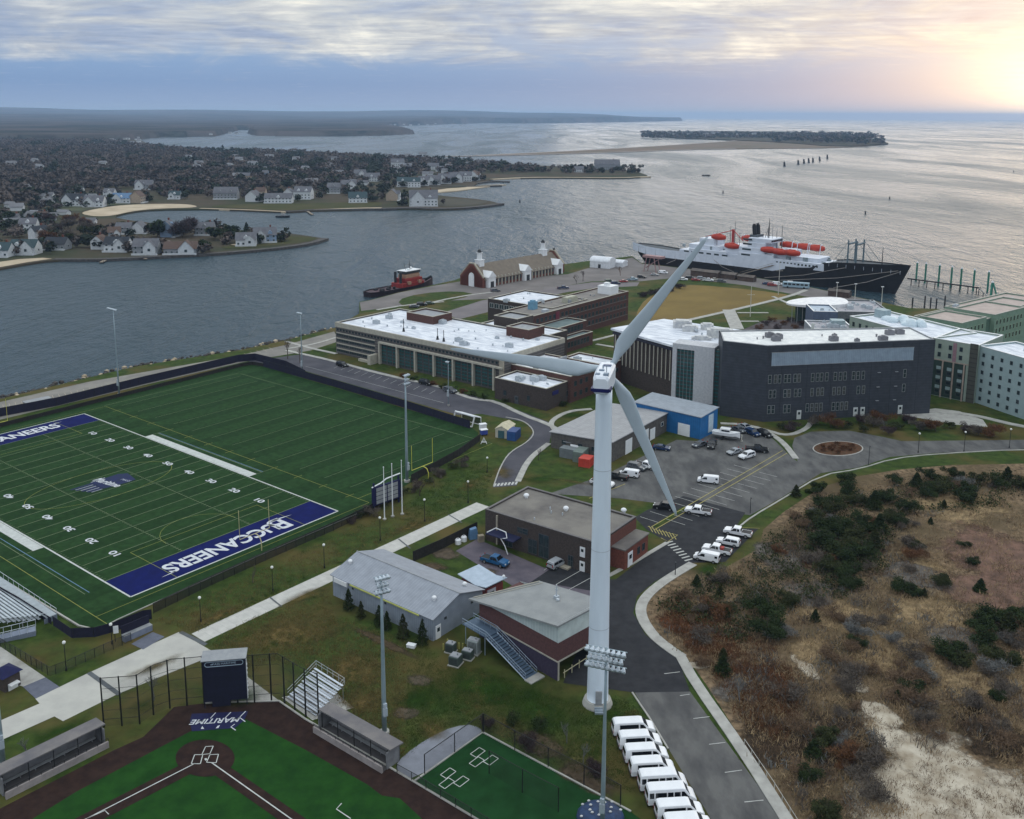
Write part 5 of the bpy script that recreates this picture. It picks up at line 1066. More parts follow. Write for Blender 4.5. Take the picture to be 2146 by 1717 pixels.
# blades
def blade(ang):
    b_ = M(); b_.T = na.T @ Matrix.Translation((0, 4.35, 49.8)) @ Matrix.Rotation(ang, 4, 'Y')
    st2 = [(0.8, .42, .42, 0), (1.6, .42, .42, .0), (2.6, .62, .36, .25), (4.2, 1.05, .26, .48), (5.5, 1.12, .21, .50), (8, .98, .17, .40), (12, .78, .12, .28), (16, .60, .085, .20), (20, .42, .05, .12), (22.6, .28, .03, .06), (23.5, .09, .015, 0)]
    vs = []; n_ = 14
    for r2, hc, ht2, off in st2:
        tw_ = R(14)*max(0, 1-r2/18)
        for k in range(n_):
            a_ = 2*math.pi*k/n_; x = hc*math.cos(a_); y = ht2*math.sin(a_)*(1.0-.35*math.cos(a_) if r2 > 2 else 1)
            x += off*-1; xx = x*math.cos(tw_)-y*math.sin(tw_); yy = x*math.sin(tw_)+y*math.cos(tw_)
            vs.append((xx, yy, r2))
    b_.add(vs, [(i*n_+k, (i+1)*n_+k, (i+1)*n_+(k+1) % n_, i*n_+(k+1) % n_) for i in range(len(st2)-1) for k in range(n_)]+[tuple(range(n_)), tuple((len(st2)-1)*n_+k for k in range(n_-1, -1, -1))])
    return b_.obj('blade', mat('blade_grey', (.46, .52, .57), .4, col2=(.42, .48, .53), scale=.3), wt, smooth=True)
BL0 = R(34)     # first blade leans right of vertical
for k in range(3): blade(BL0+k*R(120))
# ================================================================ SPORTS GROUNDS
POLE = mat('pole_steel', (.30, .37, .41), .5, metal=.3, col2=(.24, .31, .35), scale=.6)
LAMPM = mat('lamp_shell', (.50, .56, .62), .4, metal=.3)
LENS = mat('lamp_lens', (.62, .68, .74), .2)
BLK = mat('black_post', (.012, .013, .014), .6)
def hpx(base, ytop):
    """height of a vertical thing standing at a ground pixel and reaching photo row ytop"""
    p = G(*base); lo, hi = 0.0, 120.0
    for _ in range(40):
        md_ = (lo+hi)/2; d = Vector((p.x, p.y, md_-CAM_H)); y = CY-F_PX*d.dot(CU)/d.dot(_F)
        if y > ytop: lo = md_
        else: hi = md_
    return lo
def flood(label, base, h_, rows, per, ang, r0=.28, gap=.62, boxz=3.0):
    p = G(*base); r_ = thing('floodlight_pole', label, 'floodlight', (p.x, p.y, 0), ang, 'tall floodlight poles round the sports fields')
    m_ = M(); m_.tube([(0, 0, 0), (0, 0, h_*.3), (0, 0, h_*.65), (0, 0, h_)], [r0, r0*.85, r0*.62, r0*.4], 14); m_.obj('pole', POLE, r_, smooth=True)
    m_ = M(); m_.tube([(0, 0, 0), (0, 0, .5)], r0*1.9, 12); m_.obj('footing', CONC2, r_)
    m_ = M(); m_.box(-.3, -r0-.25, boxz, .3, -r0+.1, boxz+1.2); m_.box(-.25, -r0-.2, boxz+1.4, .25, -r0+.1, boxz+1.9); m_.obj('control_box', LAMPM, r_)
    w_ = per*gap
    for j in range(rows):
        z = h_-.1-j*1.0; w_ = (per-(j % 2))*gap
        m_ = M(); m_.tube([(-w_/2, 0, z), (w_/2, 0, z)], .07, 6); m_.obj('crossarm', POLE, r_)
        for k in range(per-(j % 2)):
            x = -w_/2+gap/2+k*gap
            m_ = M(); m_.tube([(x, -.12, z+.04), (x, -.34, z-.06), (x, -.62, z-.28)], [.13, .24, .34], 10); m_.mi = 1; m_.tube([(x, -.61, z-.27), (x, -.64, z-.30)], .26, 10)
            m_.mi = 0; m_.box(x-.27, -.78, z-.12, x+.27, -.55, z+.02)
            m_.obj('lamp', [LAMPM, LENS], r_)
    return r_
flood('tall floodlight pole by the canal at the far left of the football field', (250, 828), 27.3, 1, 7, R(-40), .26, .8)
flood('slim floodlight pole beside the bare tree near the canal corner', (634, 786), hpx((634, 786), 655), 1, 4, R(-40), .22, .6)
flood('floodlight pole on the near side of the practice field with stacked lamps', (853, 1010), 26.3, 3, 3, R(60), .38, .7)
flood('thin floodlight pole in the car park lane before the academic building', (940, 851), hpx((940, 851), 757), 1, 2, R(-40), .16)
flood('floodlight pole standing between the grey barn and the ball field', (806, 1538), 23.9, 3, 4, R(30), .36, .55)
flood('floodlight pole with three crowded rows of lamps in front of the turbine', (1262, 1745), hpx((1262, 1745), 1358), 3, 8, R(-20), .32, .62)
flood('floodlight pole cut off by the left picture edge near the dugout', (7, 1608), 24.5, 3, 4, R(40), .38, .55)
# midheight lamps on two poles
def goalpost(label, base, h_arm, up, ang, mt_, w_=5.64):
    p = G(*base); r_ = thing('goalpost', label, 'goalpost', (p.x, p.y, 0), ang, 'yellow football goalposts')
    m_ = M(); m_.tube([(0, 1.9, 0), (0, 1.9, 1.9), (0, 1.5, 2.7), (0, .7, 3.05), (0, 0, 3.05)], .09, 8); m_.obj('gooseneck', mt_, r_)
    m_ = M(); m_.tube([(-w_/2, 0, 3.05), (w_/2, 0, 3.05)], .07, 8); m_.obj('crossbar', mt_, r_)
    for x in (-w_/2, w_/2): m_ = M(); m_.tube([(x, 0, 3.0), (x, 0, 3.05+up)], .055, 8); m_.obj('upright', mt_, r_)
YEL = mat('goal_yellow', (.60, .56, .10), .5); YPALE = mat('goal_pale_yellow', (.52, .47, .26), .5)
g0 = FP(120, 26.7)
def gp_at(label, u, v, flip, mt_):
    p = FP(u, v); r_ = thing('goalpost', label, 'goalpost', (p.x, p.y, 0), FA+(-math.pi/2 if flip else math.pi/2)); w_ = 7.1
    m_ = M(); m_.tube([(0, 2.0, 0), (0, 2.0, 1.9), (0, 1.5, 2.8), (0, .7, 3.05), (0, 0, 3.05)], .10, 8); m_.obj('gooseneck', mt_, r_)
    m_ = M(); m_.tube([(-w_/2, 0, 3.05), (w_/2, 0, 3.05)], .075, 8); m_.obj('crossbar', mt_, r_)
    for x in (-w_/2, w_/2): m_ = M(); m_.tube([(x, 0, 3.0), (x, 0, 9.1)], .06, 8); m_.obj('upright', mt_, r_)
gp_at('pale yellow goalpost behind the near blue end zone', 121.0, 24.5, True, YPALE)
gp_at('yellow goalpost behind the far end zone at the left picture edge', -1.0, 26.7, False, YEL)
gp_at('bright yellow practice goalpost beside the tall pole on the grass', 121.0, -28, True, YEL)
# white flagpoles, field scoreboard from behind
for k, (bx, by, ty) in enumerate(((806, 1089, 980), (823, 1083, 973), (843, 1078, 966))):
    p = G(bx, by); h_ = hpx((bx, by), ty); r_ = thing('flagpole', ('left', 'middle', 'right')[k]+'most of three white flagpoles by the field scoreboard' if k != 1 else 'middle one of three white flagpoles by the field scoreboard', 'flagpole', (p.x, p.y, 0), 0, 'three white flagpoles')
    m_ = M(); m_.tube([(0, 0, 0), (0, 0, h_)], [.13, .07], 10); m_.obj('pole', WHITE, r_); m_ = M(); m_.ball((0, 0, h_+.08), .14, n=8, m=5); m_.obj('finial', WHITE, r_); m_ = M(); m_.tube([(0, 0, 0), (0, 0, .25)], .4, 10); m_.obj('base', CONC2, r_)
p, q = G(782, 1072), G(838, 1052); d = q-p
sb = thing('field_scoreboard', 'football scoreboard seen from behind with grey back panels and navy posts', 'scoreboard', (p.x, p.y, 0), math.atan2(d.y, d.x)); w_ = d.length
m_ = M(); [m_.box(x-.15, -.15, 0, x+.15, .15, 6.4) for x in (.3, w_-.3)]; m_.obj('post', NAVS, sb)
m_ = M(); m_.box(-.1, -.3, 1.2, w_+.1, .3, 5.4); m_.obj('frame', NAVS, sb)
m_ = M(); 
for i in range(2):
    for j in range(4): m_.box(w_*.1+i*w_*.42, -.36, 1.5+j*.95, w_*.1+(i+.9)*w_*.42, -.3, 2.3+j*.95)
m_.obj('back_panels', GREYM, sb); m_ = M(); m_.tube([(-.2, 0, 5.5), (w_*.3, 0, 5.9), (w_*.5, 0, 6.5), (w_*.7, 0, 6.6), (w_+.2, 0, 6.7)], .14, 6); m_.obj('top_arch', WHITE, sb)
# white soccer goal and things round it
p, q = G(949, 884), G(995, 897); d = q-p; d.z = 0
sg = thing('soccer_goal', 'white framed soccer goal on the far corner of the practice field', 'goal', (p.x, p.y, 0), math.atan2(d.y, d.x)); w_ = 7.3
m_ = M(); m_.tube([(0, 0, 0), (.3, .8, 2.9), (w_+.3, .8, 2.9), (w_, 0, 0), (0, 0, 0)], .30, 8); m_.obj('frame', WHITE, sg)
m_ = M(); m_.tube([(.3, .8, 2.9), (1.0, 2.6, 2.4), (w_+1.0, 2.6, 2.4), (w_+.3, .8, 2.9)], .16, 8); m_.tube([(1.0, 2.6, 2.4), (.8, 3.0, 0), (w_+.8, 3.0, 0), (w_+1, 2.6, 2.4)], .14, 8); m_.obj('back_frame', WHITE, sg)
m_ = M(); m_.add([(.8, 2.95, .05), (w_+.8, 2.95, .05), (w_+1.0, 2.6, 2.35), (1.0, 2.6, 2.35)], [(0, 1, 2, 3)]); m_.obj('net', mat('dark_net', (.03, .04, .035), .9, alpha=.75), sg)
for lb, bx, s_, mt_ in (('white equipment trolley beside the soccer goal', (1012, 903), 1.0, WHITE), ('small white crate with a blue base by the field corner', (1014, 912), .8, mat('crate_blue', (.05, .08, .35), .6))):
    p = G(*bx); r_ = thing('equipment_cart', lb, 'cart', (p.x, p.y, 0), .4); m_ = M(); m_.box(-.9, -.6, .3, .9, .6, 1.9*s_); m_.obj('body', mt_, r_); m_ = M(); m_.box(-1, -.7, 1.9*s_, 1, .7, 1.9*s_+.15); m_.obj('lid', WHITE, r_); m_ = M(); [m_.tube([(x, -.65, .2), (x, -.5, .2)], .2, 8) for x in (-.6, .6)]; m_.obj('wheels', BLK, r_)
p = G(1014, 930); r_ = thing('road_cone_stand', 'white A-shaped stand on the slope below the soccer goal', 'stand', (p.x, p.y, 0)); m_ = M(); m_.tube([(-.8, -.3, 0), (0, 0, 1.6), (.8, -.3, 0)], .1, 6); m_.tube([(0, .9, 0), (0, 0, 1.6)], .1, 6); m_.obj('legs', WHITE, r_); m_ = M(); m_.box(-.7, -.25, .4, .7, .2, .5); m_.obj('shelf', WHITE, r_)
# ---- fences
WSCR = mat('navy_windscreen', (.016, .016, .040), .9, col2=(.012, .012, .028), scale=1.5)
BSCR = mat('black_windscreen', (.014, .013, .013), .9, col2=(.03, .027, .024), scale=2)
LINK = mat('chain_link', (.05, .05, .05), .7, alpha=.35)
NET = mat('black_netting', (.03, .03, .03), .8, alpha=.20)
def fence(name, label, line, h_, panel, postm, gap=3.0, rail=True, k=0, pr=.05, z0=.05, cat='fence'):
    L_ = smooth_line(px(line), k); c = L_[0]; r_ = thing(name, label, cat, (c.x, c.y, 0))
    m_ = M(); 
    for i in range(len(L_)-1):
        a_, b_ = L_[i], L_[i+1]; m_.add([(a_.x, a_.y, z0), (b_.x, b_.y, z0), (b_.x, b_.y, h_), (a_.x, a_.y, h_)], [(0, 1, 2, 3)])
    if panel: m_.obj('screen' if panel in (WSCR, BSCR) else 'mesh_panel', panel, r_, world=True)
    if rail: m2 = M(); m2.tube([(p.x, p.y, h_) for p in L_], pr*.8, 5); m2.obj('top_rail', postm, r_, world=True)
    tot = sum((L_[i+1]-L_[i]).length for i in range(len(L_)-1)); n_ = int(tot/gap)+1
    step = tot/max(1, n_-1); acc = 0; i = 0; pts = []
    for k2 in range(n_):
        t_ = k2*step
        while i < len(L_)-2 and acc+(L_[i+1]-L_[i]).length < t_: acc += (L_[i+1]-L_[i]).length; i += 1
        a_, b_ = L_[i], L_[i+1]; pts.append(a_.lerp(b_, min(1, (t_-acc)/max(.01, (b_-a_).length))))
    if n_ > 100: pts = pts[::int(n_/100)+1]
    m0 = M().tube([(0, 0, 0), (0, 0, h_+.05)], pr, 6).mesh('post', postm)
    for q in pts: inst('post', m0, r_, (q.x-c.x, q.y-c.y, 0))
    return r_
fence('field_fence', 'navy screened fence between the canal road and the field', [(-300, 945), (0, 874), (120, 851), (300, 806), (500, 759), (535, 756), (600, 772), (640, 792)], 2.6, WSCR, BLK)
fence('field_fence', 'low black fence along the far turf edge', [(-300, 972), (0, 896), (250, 833), (505, 769), (528, 765), (552, 769)], 1.2, BSCR, BLK)
fence('field_fence', 'long dark screened fence between the practice field and the car lane', [(552, 769), (700, 811), (850, 856), (985, 899)], 2.4, WSCR, BLK)
fence('field_fence', 'black fence running down the right side of the practice field', [(1006, 925), (960, 958), (862, 1012)], 2.0, BSCR, BLK)
fence('field_fence', 'dark mesh fence behind the near blue end zone', [(845, 1040), (770, 1078), (700, 1112), (560, 1174), (420, 1238), (322, 1286)], 1.9, mat('dense_link', (.022, .020, .020), .9, alpha=.82), BLK, 2.4)
fence('field_fence', 'navy screened fence rounding the nearest turf corner', [(318, 1298), (300, 1300), (240, 1325), (200, 1336), (150, 1338), (112, 1312)], 1.8, WSCR, BLK)
fence('field_fence', 'navy screened fence at the foot of the stands', [(-20, 1232), (40, 1266), (108, 1310)], 1.3, WSCR, BLK)
fence('lawn_fence', 'black railing round the little lawn below the stands', [(-30, 1338), (50, 1385), (105, 1418), (140, 1405), (200, 1378), (275, 1345)], 1.6, LINK, BLK, 1.5)
fence('yard_fence', 'black screened fence beside the white tanks', [(866, 1178), (925, 1152), (985, 1122), (1000, 1115)], 2.2, BSCR, BLK)
fence('ball_fence', 'low black mesh fence along the clay beside the practice turf', [(832, 1620), (870, 1641), (1003, 1722), (1090, 1775)], 1.3, LINK, BLK, 2.5)
fence('cage_fence', 'tall black posts with netting on the right side of the practice turf', [(1014, 1537), (1086, 1577), (1151, 1611), (1221, 1646), (1300, 1690)], 3.0, NET, BLK, 4.6, k=0, pr=.07)
fence('cage_fence', 'tall black posts with netting on the gravel side of the practice turf', [(1012, 1536), (955, 1577), (890, 1624)], 3.0, NET, BLK, 4.6, pr=.07)
fence('cage_fence', 'black netting hung across the practice turf', [(1025, 1622), (1095, 1662), (1170, 1702)], 3.4, NET, BLK, 4.0, pr=.06)
# lot guard fence beside marsh walk
fence('guard_rail', 'pale guard rail on the outer edge of the lower walkway', [(1560, 1562), (1620, 1650), (1690, 1762)], .9, None, mat('pale_rail', (.45, .45, .42), .6), 2.0)
# ---- backstop with tall posts
BSL = px([(218, 1524), (292, 1518), (328, 1494), (365, 1481), (430, 1475), (520, 1473), (585, 1468), (622, 1492), (645, 1505), (668, 1514)])
c = BSL[0]; bs_ = thing('backstop', 'tall black backstop posts and netting curving behind home plate', 'backstop', (c.x, c.y, 0))
m_ = M()
Hb = 7.6
for i in range(len(BSL)-1):
    a_, b_ = BSL[i], BSL[i+1]; m_.add([(a_.x, a_.y, .1), (b_.x, b_.y, .1), (b_.x, b_.y, Hb), (a_.x, a_.y, Hb)], [(0, 1, 2, 3)])
m_.obj('netting', NET, bs_, world=True)
m_ = M(); [m_.tube([(p.x, p.y, z) for p in BSL], r2, 5) for z, r2 in ((Hb, .05), (Hb*.78, .025), (Hb*.56, .025), (Hb*.34, .025), (1.2, .04))]; m_.obj('cables', BLK, bs_, world=True)
tot = [0]
for i in range(len(BSL)-1): tot.append(tot[-1]+(BSL[i+1]-BSL[i]).length)
pm = M().tube([(0, 0, 0), (0, 0, Hb+.1)], [.13, .10], 8).mesh('post', BLK)
for k in range(15):
    t_ = tot[-1]*k/14; i = max(j for j in range(len(tot)-1) if tot[j] <= t_+1e-6); q = BSL[i].lerp(BSL[i+1], (t_-tot[i])/(tot[i+1]-tot[i])); inst('post', pm, bs_, (q.x-c.x, q.y-c.y, 0))
# press box
p, q = G(429, 1484), G(519, 1476); d = q-p; 
pb = thing('press_box', 'dark navy press box with a white lettered sign behind home plate', 'press box', (p.x, p.y, 0), math.atan2(d.y, d.x)); w_ = d.length; Hp = hpx((429, 1484), 1386)
NB = mat('press_navy', (.010, .011, .030), .7, col2=(.007, .008, .02), scale=1)
m_ = M(); m_.box(0, 0, .9, w_, 1.6, Hp); m_.box(.9*w_/5, 0, 0, 3.0*w_/5, 1.6, .9); m_.obj('cabin', NB, pb)
m_ = M(); m_.add([(-.15, -.35, Hp+.02), (w_+.15, -.35, Hp+.02), (w_+.15, 1.9, Hp+.4), (-.15, 1.9, Hp+.4), (-.15, -.35, Hp+.14), (w_+.15, -.35, Hp+.14), (w_+.15, 1.9, Hp+.52), (-.15, 1.9, Hp+.52)], [(3, 2, 1, 0), (4, 5, 6, 7), (0, 1, 5, 4), (1, 2, 6, 5), (2, 3, 7, 6), (3, 0, 4, 7)]); m_.obj('roof', GREYM, pb)
m_ = M(); zc = Hp-.62; hh = .36
sgm = [(.35+hh+(0 if a_ < 8 else w_-.7-2*hh)+hh*math.cos(math.pi/2+math.pi*a_/7 if a_ < 8 else -math.pi/2+math.pi*(a_-8)/7), zc+hh*math.sin(math.pi/2+math.pi*a_/7 if a_ < 8 else -math.pi/2+math.pi*(a_-8)/7)) for a_ in range(16)]
m_.tube([(x, -.06, z) for x, z in sgm+[sgm[0]]], .055, 5); m_.tube([(w_*.22, -.06, zc), (w_*.22, -.06, zc+.001)], .2, 12)
m_.obj('sign_outline', mat('sign_pale', (.42, .52, .62), .6), pb)
me = text_mesh('MASS MARITIME', .46, .01, 0, 1.05); me.materials.append(mat('sign_pale', (0, 0, 0))); o = inst('sign_letters', me, pb, (w_*.5, -.05, zc), (math.pi/2, 0, 0))
m_ = M(); m_.box(w_+.02, .1, .9, w_+.1, .5, Hp-.4); [m_.box(w_+.1, .0, 2.0+k*.7, w_+.16, .6, 2.12+k*.7) for k in range(7)]; m_.obj('side_ladder', WHITE, pb)
m_ = M(); m_.box(0, -.12, 0, .12, 0, .9); m_.box(w_-.12, -.12, 0, w_, 0, .9); m_.obj('leg', NB, pb)
sheet('backstop_apron', [(430, 1476), (585, 1469), (520, 1420), (505, 1415), (470, 1440)], CONC2, .03)
# dugouts
def dugout(label, pa, pb_, dep, flip):
    A, B = G(*pa), G(*pb_); d = B-A; L_ = d.length; r_ = thing('dugout', label, 'dugout', (A.x, A.y, 0), math.atan2(d.y, d.x))
    m_ = M(); m_.box(0, 0, 0, L_, .25, .95); m_.obj('front_wall', mat('pink_concrete', (.34, .30, .29), .9, col2=(.25, .22, .215), scale=.8), r_)
    m_ = M(); m_.box(0, dep-.2, 0, L_, dep, 2.4); m_.obj('back_wall', mat('dugout_block', (.20, .20, .205), .9, col2=(.14, .14, .15), scale=.8), r_)
    for x in (0, L_-.2): m_ = M(); m_.box(x, 1.0, 0, x+.2, dep, 2.4); m_.obj('end_wall', mat('dugout_block', (0, 0, 0)), r_)
    m_ = M(); m_.add([(-.3, 1.3, 2.7), (L_+.3, 1.3, 2.7), (L_+.3, dep+.4, 2.45), (-.3, dep+.4, 2.45), (-.3, 1.3, 2.88), (L_+.3, 1.3, 2.88), (L_+.3, dep+.4, 2.63), (-.3, dep+.4, 2.63)], [(3, 2, 1, 0), (4, 5, 6, 7), (0, 1, 5, 4), (1, 2, 6, 5), (2, 3, 7, 6), (3, 0, 4, 7)]); m_.obj('roof', mat('dugout_roof', (.19, .175, .17), .9, col2=(.12, .115, .125), scale=.35, det=9), r_)
    m_ = M(); m_.box(.5, dep-.9, .42, L_-.5, dep-.4, .5); [m_.box(x, dep-.8, 0, x+.08, dep-.5, .42) for x in [1+k*(L_-2)/6 for k in range(7)]]; m_.obj('bench', mat('bench_alu', (.45, .46, .48), .4, metal=.4), r_)
    m_ = M(); m_.tube([(0, .12, 1.35), (L_, .12, 1.35)], .04, 6); [m_.tube([(x, .12, .9), (x, .12, 1.35)], .035, 5) for x in [k*L_/9 for k in range(10)]]; m_.obj('rail', BLK, r_)
    for k in range(5): x = .3+k*(L_-.6)/4; m_ = M(); m_.tube([(x, 1.45, 0), (x, 1.45, 2.72)], .06, 6); m_.obj('post', BLK, r_)
    m_ = M(); m_.box(0.1, .3, .01, L_-.1, dep-.25, .06); m_.obj('floor', mat('dugout_floor', (.09, .085, .09), .9), r_)
dugout('long dugout at the lower left with a dark grey roof', (13, 1677), (229, 1567), 3.6, 0)
dugout('long dugout to the right of home plate beside the gravel', (656, 1536), (800, 1622), 3.4, 0)
# small bleachers
p, q = G(603, 1462), G(662, 1502); d = q-p; d.z = 0
bl_ = thing('bleachers', 'small aluminium bleachers between the backstop and the lawn', 'bleachers', (p.x, p.y, 0), math.atan2(d.y, d.x)); w_ = d.length
ALU = mat('aluminium', (.62, .66, .72), .35, metal=.35, col2=(.5, .54, .6), scale=1)
for k in range(7):
    m_ = M(); m_.box(0, .3+k*.75, .42+k*.34, w_, .62+k*.75, .48+k*.34); m_.obj('seat', ALU, bl_)
    m_ = M(); m_.box(0, -.05+k*.75, .14+k*.34, w_, .25+k*.75, .18+k*.34); m_.obj('footboard', ALU, bl_)
m_ = M()
for x in (.3, w_/2, w_-.3): m_.tube([(x, 0, .1), (x, 5.2, 2.5)], .06, 4); m_.tube([(x, 5.2, 0), (x, 5.2, 2.5)], .05, 4); m_.tube([(x, 2.6, 0), (x, 2.6, 1.3)], .05, 4); m_.tube([(x, 0, .06), (x, 5.2, .06)], .05, 4)
m_.obj('frame', GREYM, bl_)
m_ = M(); m_.tube([(0, 0, 1.3), (0, 5.3, 3.6), (w_, 5.3, 3.6), (w_, 0, 1.3)], .04, 5); m_.tube([(0, 0, .8), (0, 5.3, 3.1), (w_, 5.3, 3.1), (w_, 0, .8)], .03, 5); [m_.tube([(x, 5.3, 2.5), (x, 5.3, 3.6)], .035, 4) for x in [k*w_/5 for k in range(6)]]; m_.obj('guard_rail', ALU, bl_)
sheet('bleacher_pad', [(590, 1462), (655, 1510), (742, 1484), (690, 1440)], CONC2, .03)
# grandstand at the left edge
A = FP(122, 70.5)
p = G(104, 1303); gs = thing('grandstand', 'grey aluminium grandstand with many seat rows at the left edge', 'grandstand', (p.x, p.y, 0), FA+math.pi); 
for k in range(9):
    m_ = M(); m_.box(1.5, .6+k*.8, .9+k*.27, 34, .95+k*.8, .97+k*.27); m_.obj('seat', mat('stand_seat', (.50, .55, .58), .4, metal=.3, col2=(.36, .40, .44), scale=1.2, det=8), gs)
    m_ = M(); m_.box(1.0, .95+k*.8, .55+k*.27, 34, 1.4+k*.8, .6+k*.27); m_.obj('tread', mat('stand_tread', (.28, .31, .34), .5, metal=.3), gs)
m_ = M(); m_.box(-.2, -1.2, .9, 34, .55, 1.0); m_.obj('walkway', mat('stand_deck', (.36, .40, .43), .6), gs)
m_ = M(); m_.box(-.2, -1.25, 0, 34, -1.2, .9); m_.box(-.25, -1.2, 0, -.2, 1.0, .9); m_.obj('skirt', mat('stand_skirt', (.20, .23, .30), .6), gs)
m_ = M(); m_.tube([(-.2, .6, 1.9), (-.2, 8.2, 4.2)], .04, 5); m_.tube([(-.2, -1.2, 2.0), (34, -1.2, 2.0)], .04, 5); [m_.tube([(-.2+k*2, -1.2, 1), (-.2+k*2, -1.2, 2)], .035, 4) for k in range(17)]; [m_.tube([(-.2, .6+k*1.25, .9+k*.35), (-.2, .6+k*1.25, 1.9+k*.38)], .035, 4) for k in range(7)]; m_.obj('guard_rail', ALU, gs)
m_ = M(); [m_.tube([(x, 8.2, 0), (x, 8.2, 3.4)], .08, 4) for x in range(1, 34, 4)]; [m_.tube([(x, 4, 0), (x, 4, 2)], .08, 4) for x in range(1, 34, 4)]; m_.obj('frame', GREYM, gs)
p = G(76, 1322); rp_ = thing('access_ramp', 'railed ramp sloping along the end of the grandstand', 'ramp', (p.x, p.y, 0), R(205))
m_ = M(); m_.add([(0, 0, 0), (12, 0, 0), (12, 1.8, 0), (0, 1.8, 0), (0, 0, .9), (12, 0, .25), (12, 1.8, .25), (0, 1.8, .9)], [(4, 5, 6, 7), (0, 1, 5, 4), (1, 2, 6, 5), (2, 3, 7, 6), (3, 0, 4, 7)]); m_.obj('deck', mat('stand_skirt', (0, 0, 0)), rp_)
m_ = M(); 
for y in (0, 1.8): m_.tube([(0, y, 2.0), (12, y, 1.4)], .045, 5); [m_.tube([(k*1.2, y, .8-k*.05), (k*1.2, y, 2.0-k*.06)], .04, 4) for k in range(11)]
m_.obj('rail', ALU, rp_)
# gate house boards near the turf corner
p = G(238, 1345); r_ = thing('notice_sign', 'white notice sign on a dark post at the turf corner', 'sign', (p.x+.3, p.y, 0), R(20)); m_ = M(); m_.tube([(0, 0, 0), (0, 0, 2.8)], .06, 6); m_.obj('post', BLK, r_); m_ = M(); m_.box(-.2, -.1, 1.5, .6, -.03, 2.8); m_.obj('panel', WHITE, r_)
p, q = G(262, 1347), G(320, 1322); d = q-p; r_ = thing('storage_bin', 'long blue-grey bin with a navy back against the corner fence', 'bin', (p.x, p.y, 0), math.atan2(d.y, d.x)); m_ = M(); m_.box(0, 0, 0, d.length, 1.0, 1.0); m_.obj('body', mat('bin_grey', (.22, .25, .33), .6, col2=(.16, .18, .25)), r_); m_ = M(); m_.box(0, 1.0, 0, d.length, 1.1, 2.5); m_.obj('back_board', WSCR, r_); m_ = M(); m_.box(-.05, .0, 1.0, d.length+.05, 1.0, 1.08); m_.obj('lid', GREYM, r_)
p = G(6, 1450); r_ = thing('ticket_booth', 'small brick ticket booth with a navy roof at the left edge', 'booth', (p.x, p.y, 0), R(-30)); m_ = M(); m_.box(-2.4, 0, 0, .6, 2.5, 2.4); m_.obj('wall', BRICKD, r_); m_ = M(); m_.add([(-2.7, -.4, 2.4), (.9, -.4, 2.4), (.9, 2.9, 2.4), (-2.7, 2.9, 2.4), (-.9, 1.2, 3.4)], [(0, 1, 4), (1, 2, 4), (2, 3, 4), (3, 0, 4), (3, 2, 1, 0)]); m_.obj('roof', NAVS, r_); m_ = M(); m_.box(.6, .5, .9, 1.4, 2.0, 1.1); m_.box(.62, .5, 0, .72, 2.0, .9); m_.obj('counter', WHITE, r_)
# ---- lamp posts
def lampost(label, base, ytop, n_=None, grp='black lamp posts with white heads along the walks'):
    p = G(*base); h_ = hpx(base, ytop) if ytop > 10 else ytop; r_ = thing('lamp_post', label, 'lamp post', (p.x, p.y, 0), 0, grp)
    m_ = M(); m_.tube([(0, 0, 0), (0, 0, .5), (0, 0, .55), (0, 0, h_)], [.16, .14, .07, .055], 8); m_.obj('post', BLK, r_)
    m_ = M(); m_.tube([(0, 0, h_-.05), (0, 0, h_+.1)], .10, 8); m_.obj('collar', BLK, r_)
    m_ = M(); m_.ball((0, 0, h_+.28), .27, .27, .27, 10, 6, -.8); m_.obj('lamp_head', mat('lamp_white', (.80, .80, .76), .4), r_)
for lb, b_, ty in (('lamp post at the foot of the left flagpole', (797, 1134), 1088), ('lamp post between the flagpoles and the crosswalk', (890, 1093), 1050), ('lamp post nearest the striped crosswalk by the lane', (981, 1054), 1012), ('lamp post on the slope below the soccer goal', (1021, 990), 962), ('lamp post beside the fence right of the blue end zone', (680, 1191), 1145), ('lamp post above the long path midway to the barn', (572, 1239), 1192), ('lamp post near the start of the narrow path', (421, 1303), 1256), ('lamp post at the rounded turf corner', (235, 1350), 1312), ('lamp post inside the railed little lawn', (139, 1406), 1350),
    ('leftmost of three lamp posts on the road right of the roundabout', (1924, 949), 911), ('middle of three lamp posts on the road right of the roundabout', (2020, 947), 908), ('rightmost of three lamp posts on the road right of the roundabout', (2115, 939), 902)): lampost(lb, b_, ty)
for lb, b_, ty in (('thin dark street lamp beside the roundabout', (1820, 976), 935), ('thin dark street lamp on the lower edge of the car park', (1572, 1076), 1043), ('short dark post beside the kerb below the crosswalk', (1415, 1206), 1178), ('pale tall mast standing in the parade green', (1572, 664), 600), ('thin pale mast behind the campus centre lawn', (1631, 618), 548)):
    p = G(*b_); h_ = hpx(b_, ty); pale = 'pale' in lb; r_ = thing('mast' if pale else 'street_lamp', lb, 'mast' if pale else 'street lamp', (p.x, p.y, 0)); mt_ = mat('pale_mast', (.62, .60, .55), .6) if pale else DARK
    m_ = M(); m_.tube([(0, 0, 0), (0, 0, h_)], [.16, .09] if pale else [.09, .06], 8); m_.obj('post', mt_, r_); m_ = M()
    if pale: m_.tube([(-1.6, 0, h_*.72), (1.6, 0, h_*.72)], .07, 6); m_.obj('yard_arm', mt_, r_)
    else: m_.box(-.1, -.5, h_-.05, .1, .1, h_+.06); m_.obj('lamp_head', mt_, r_)
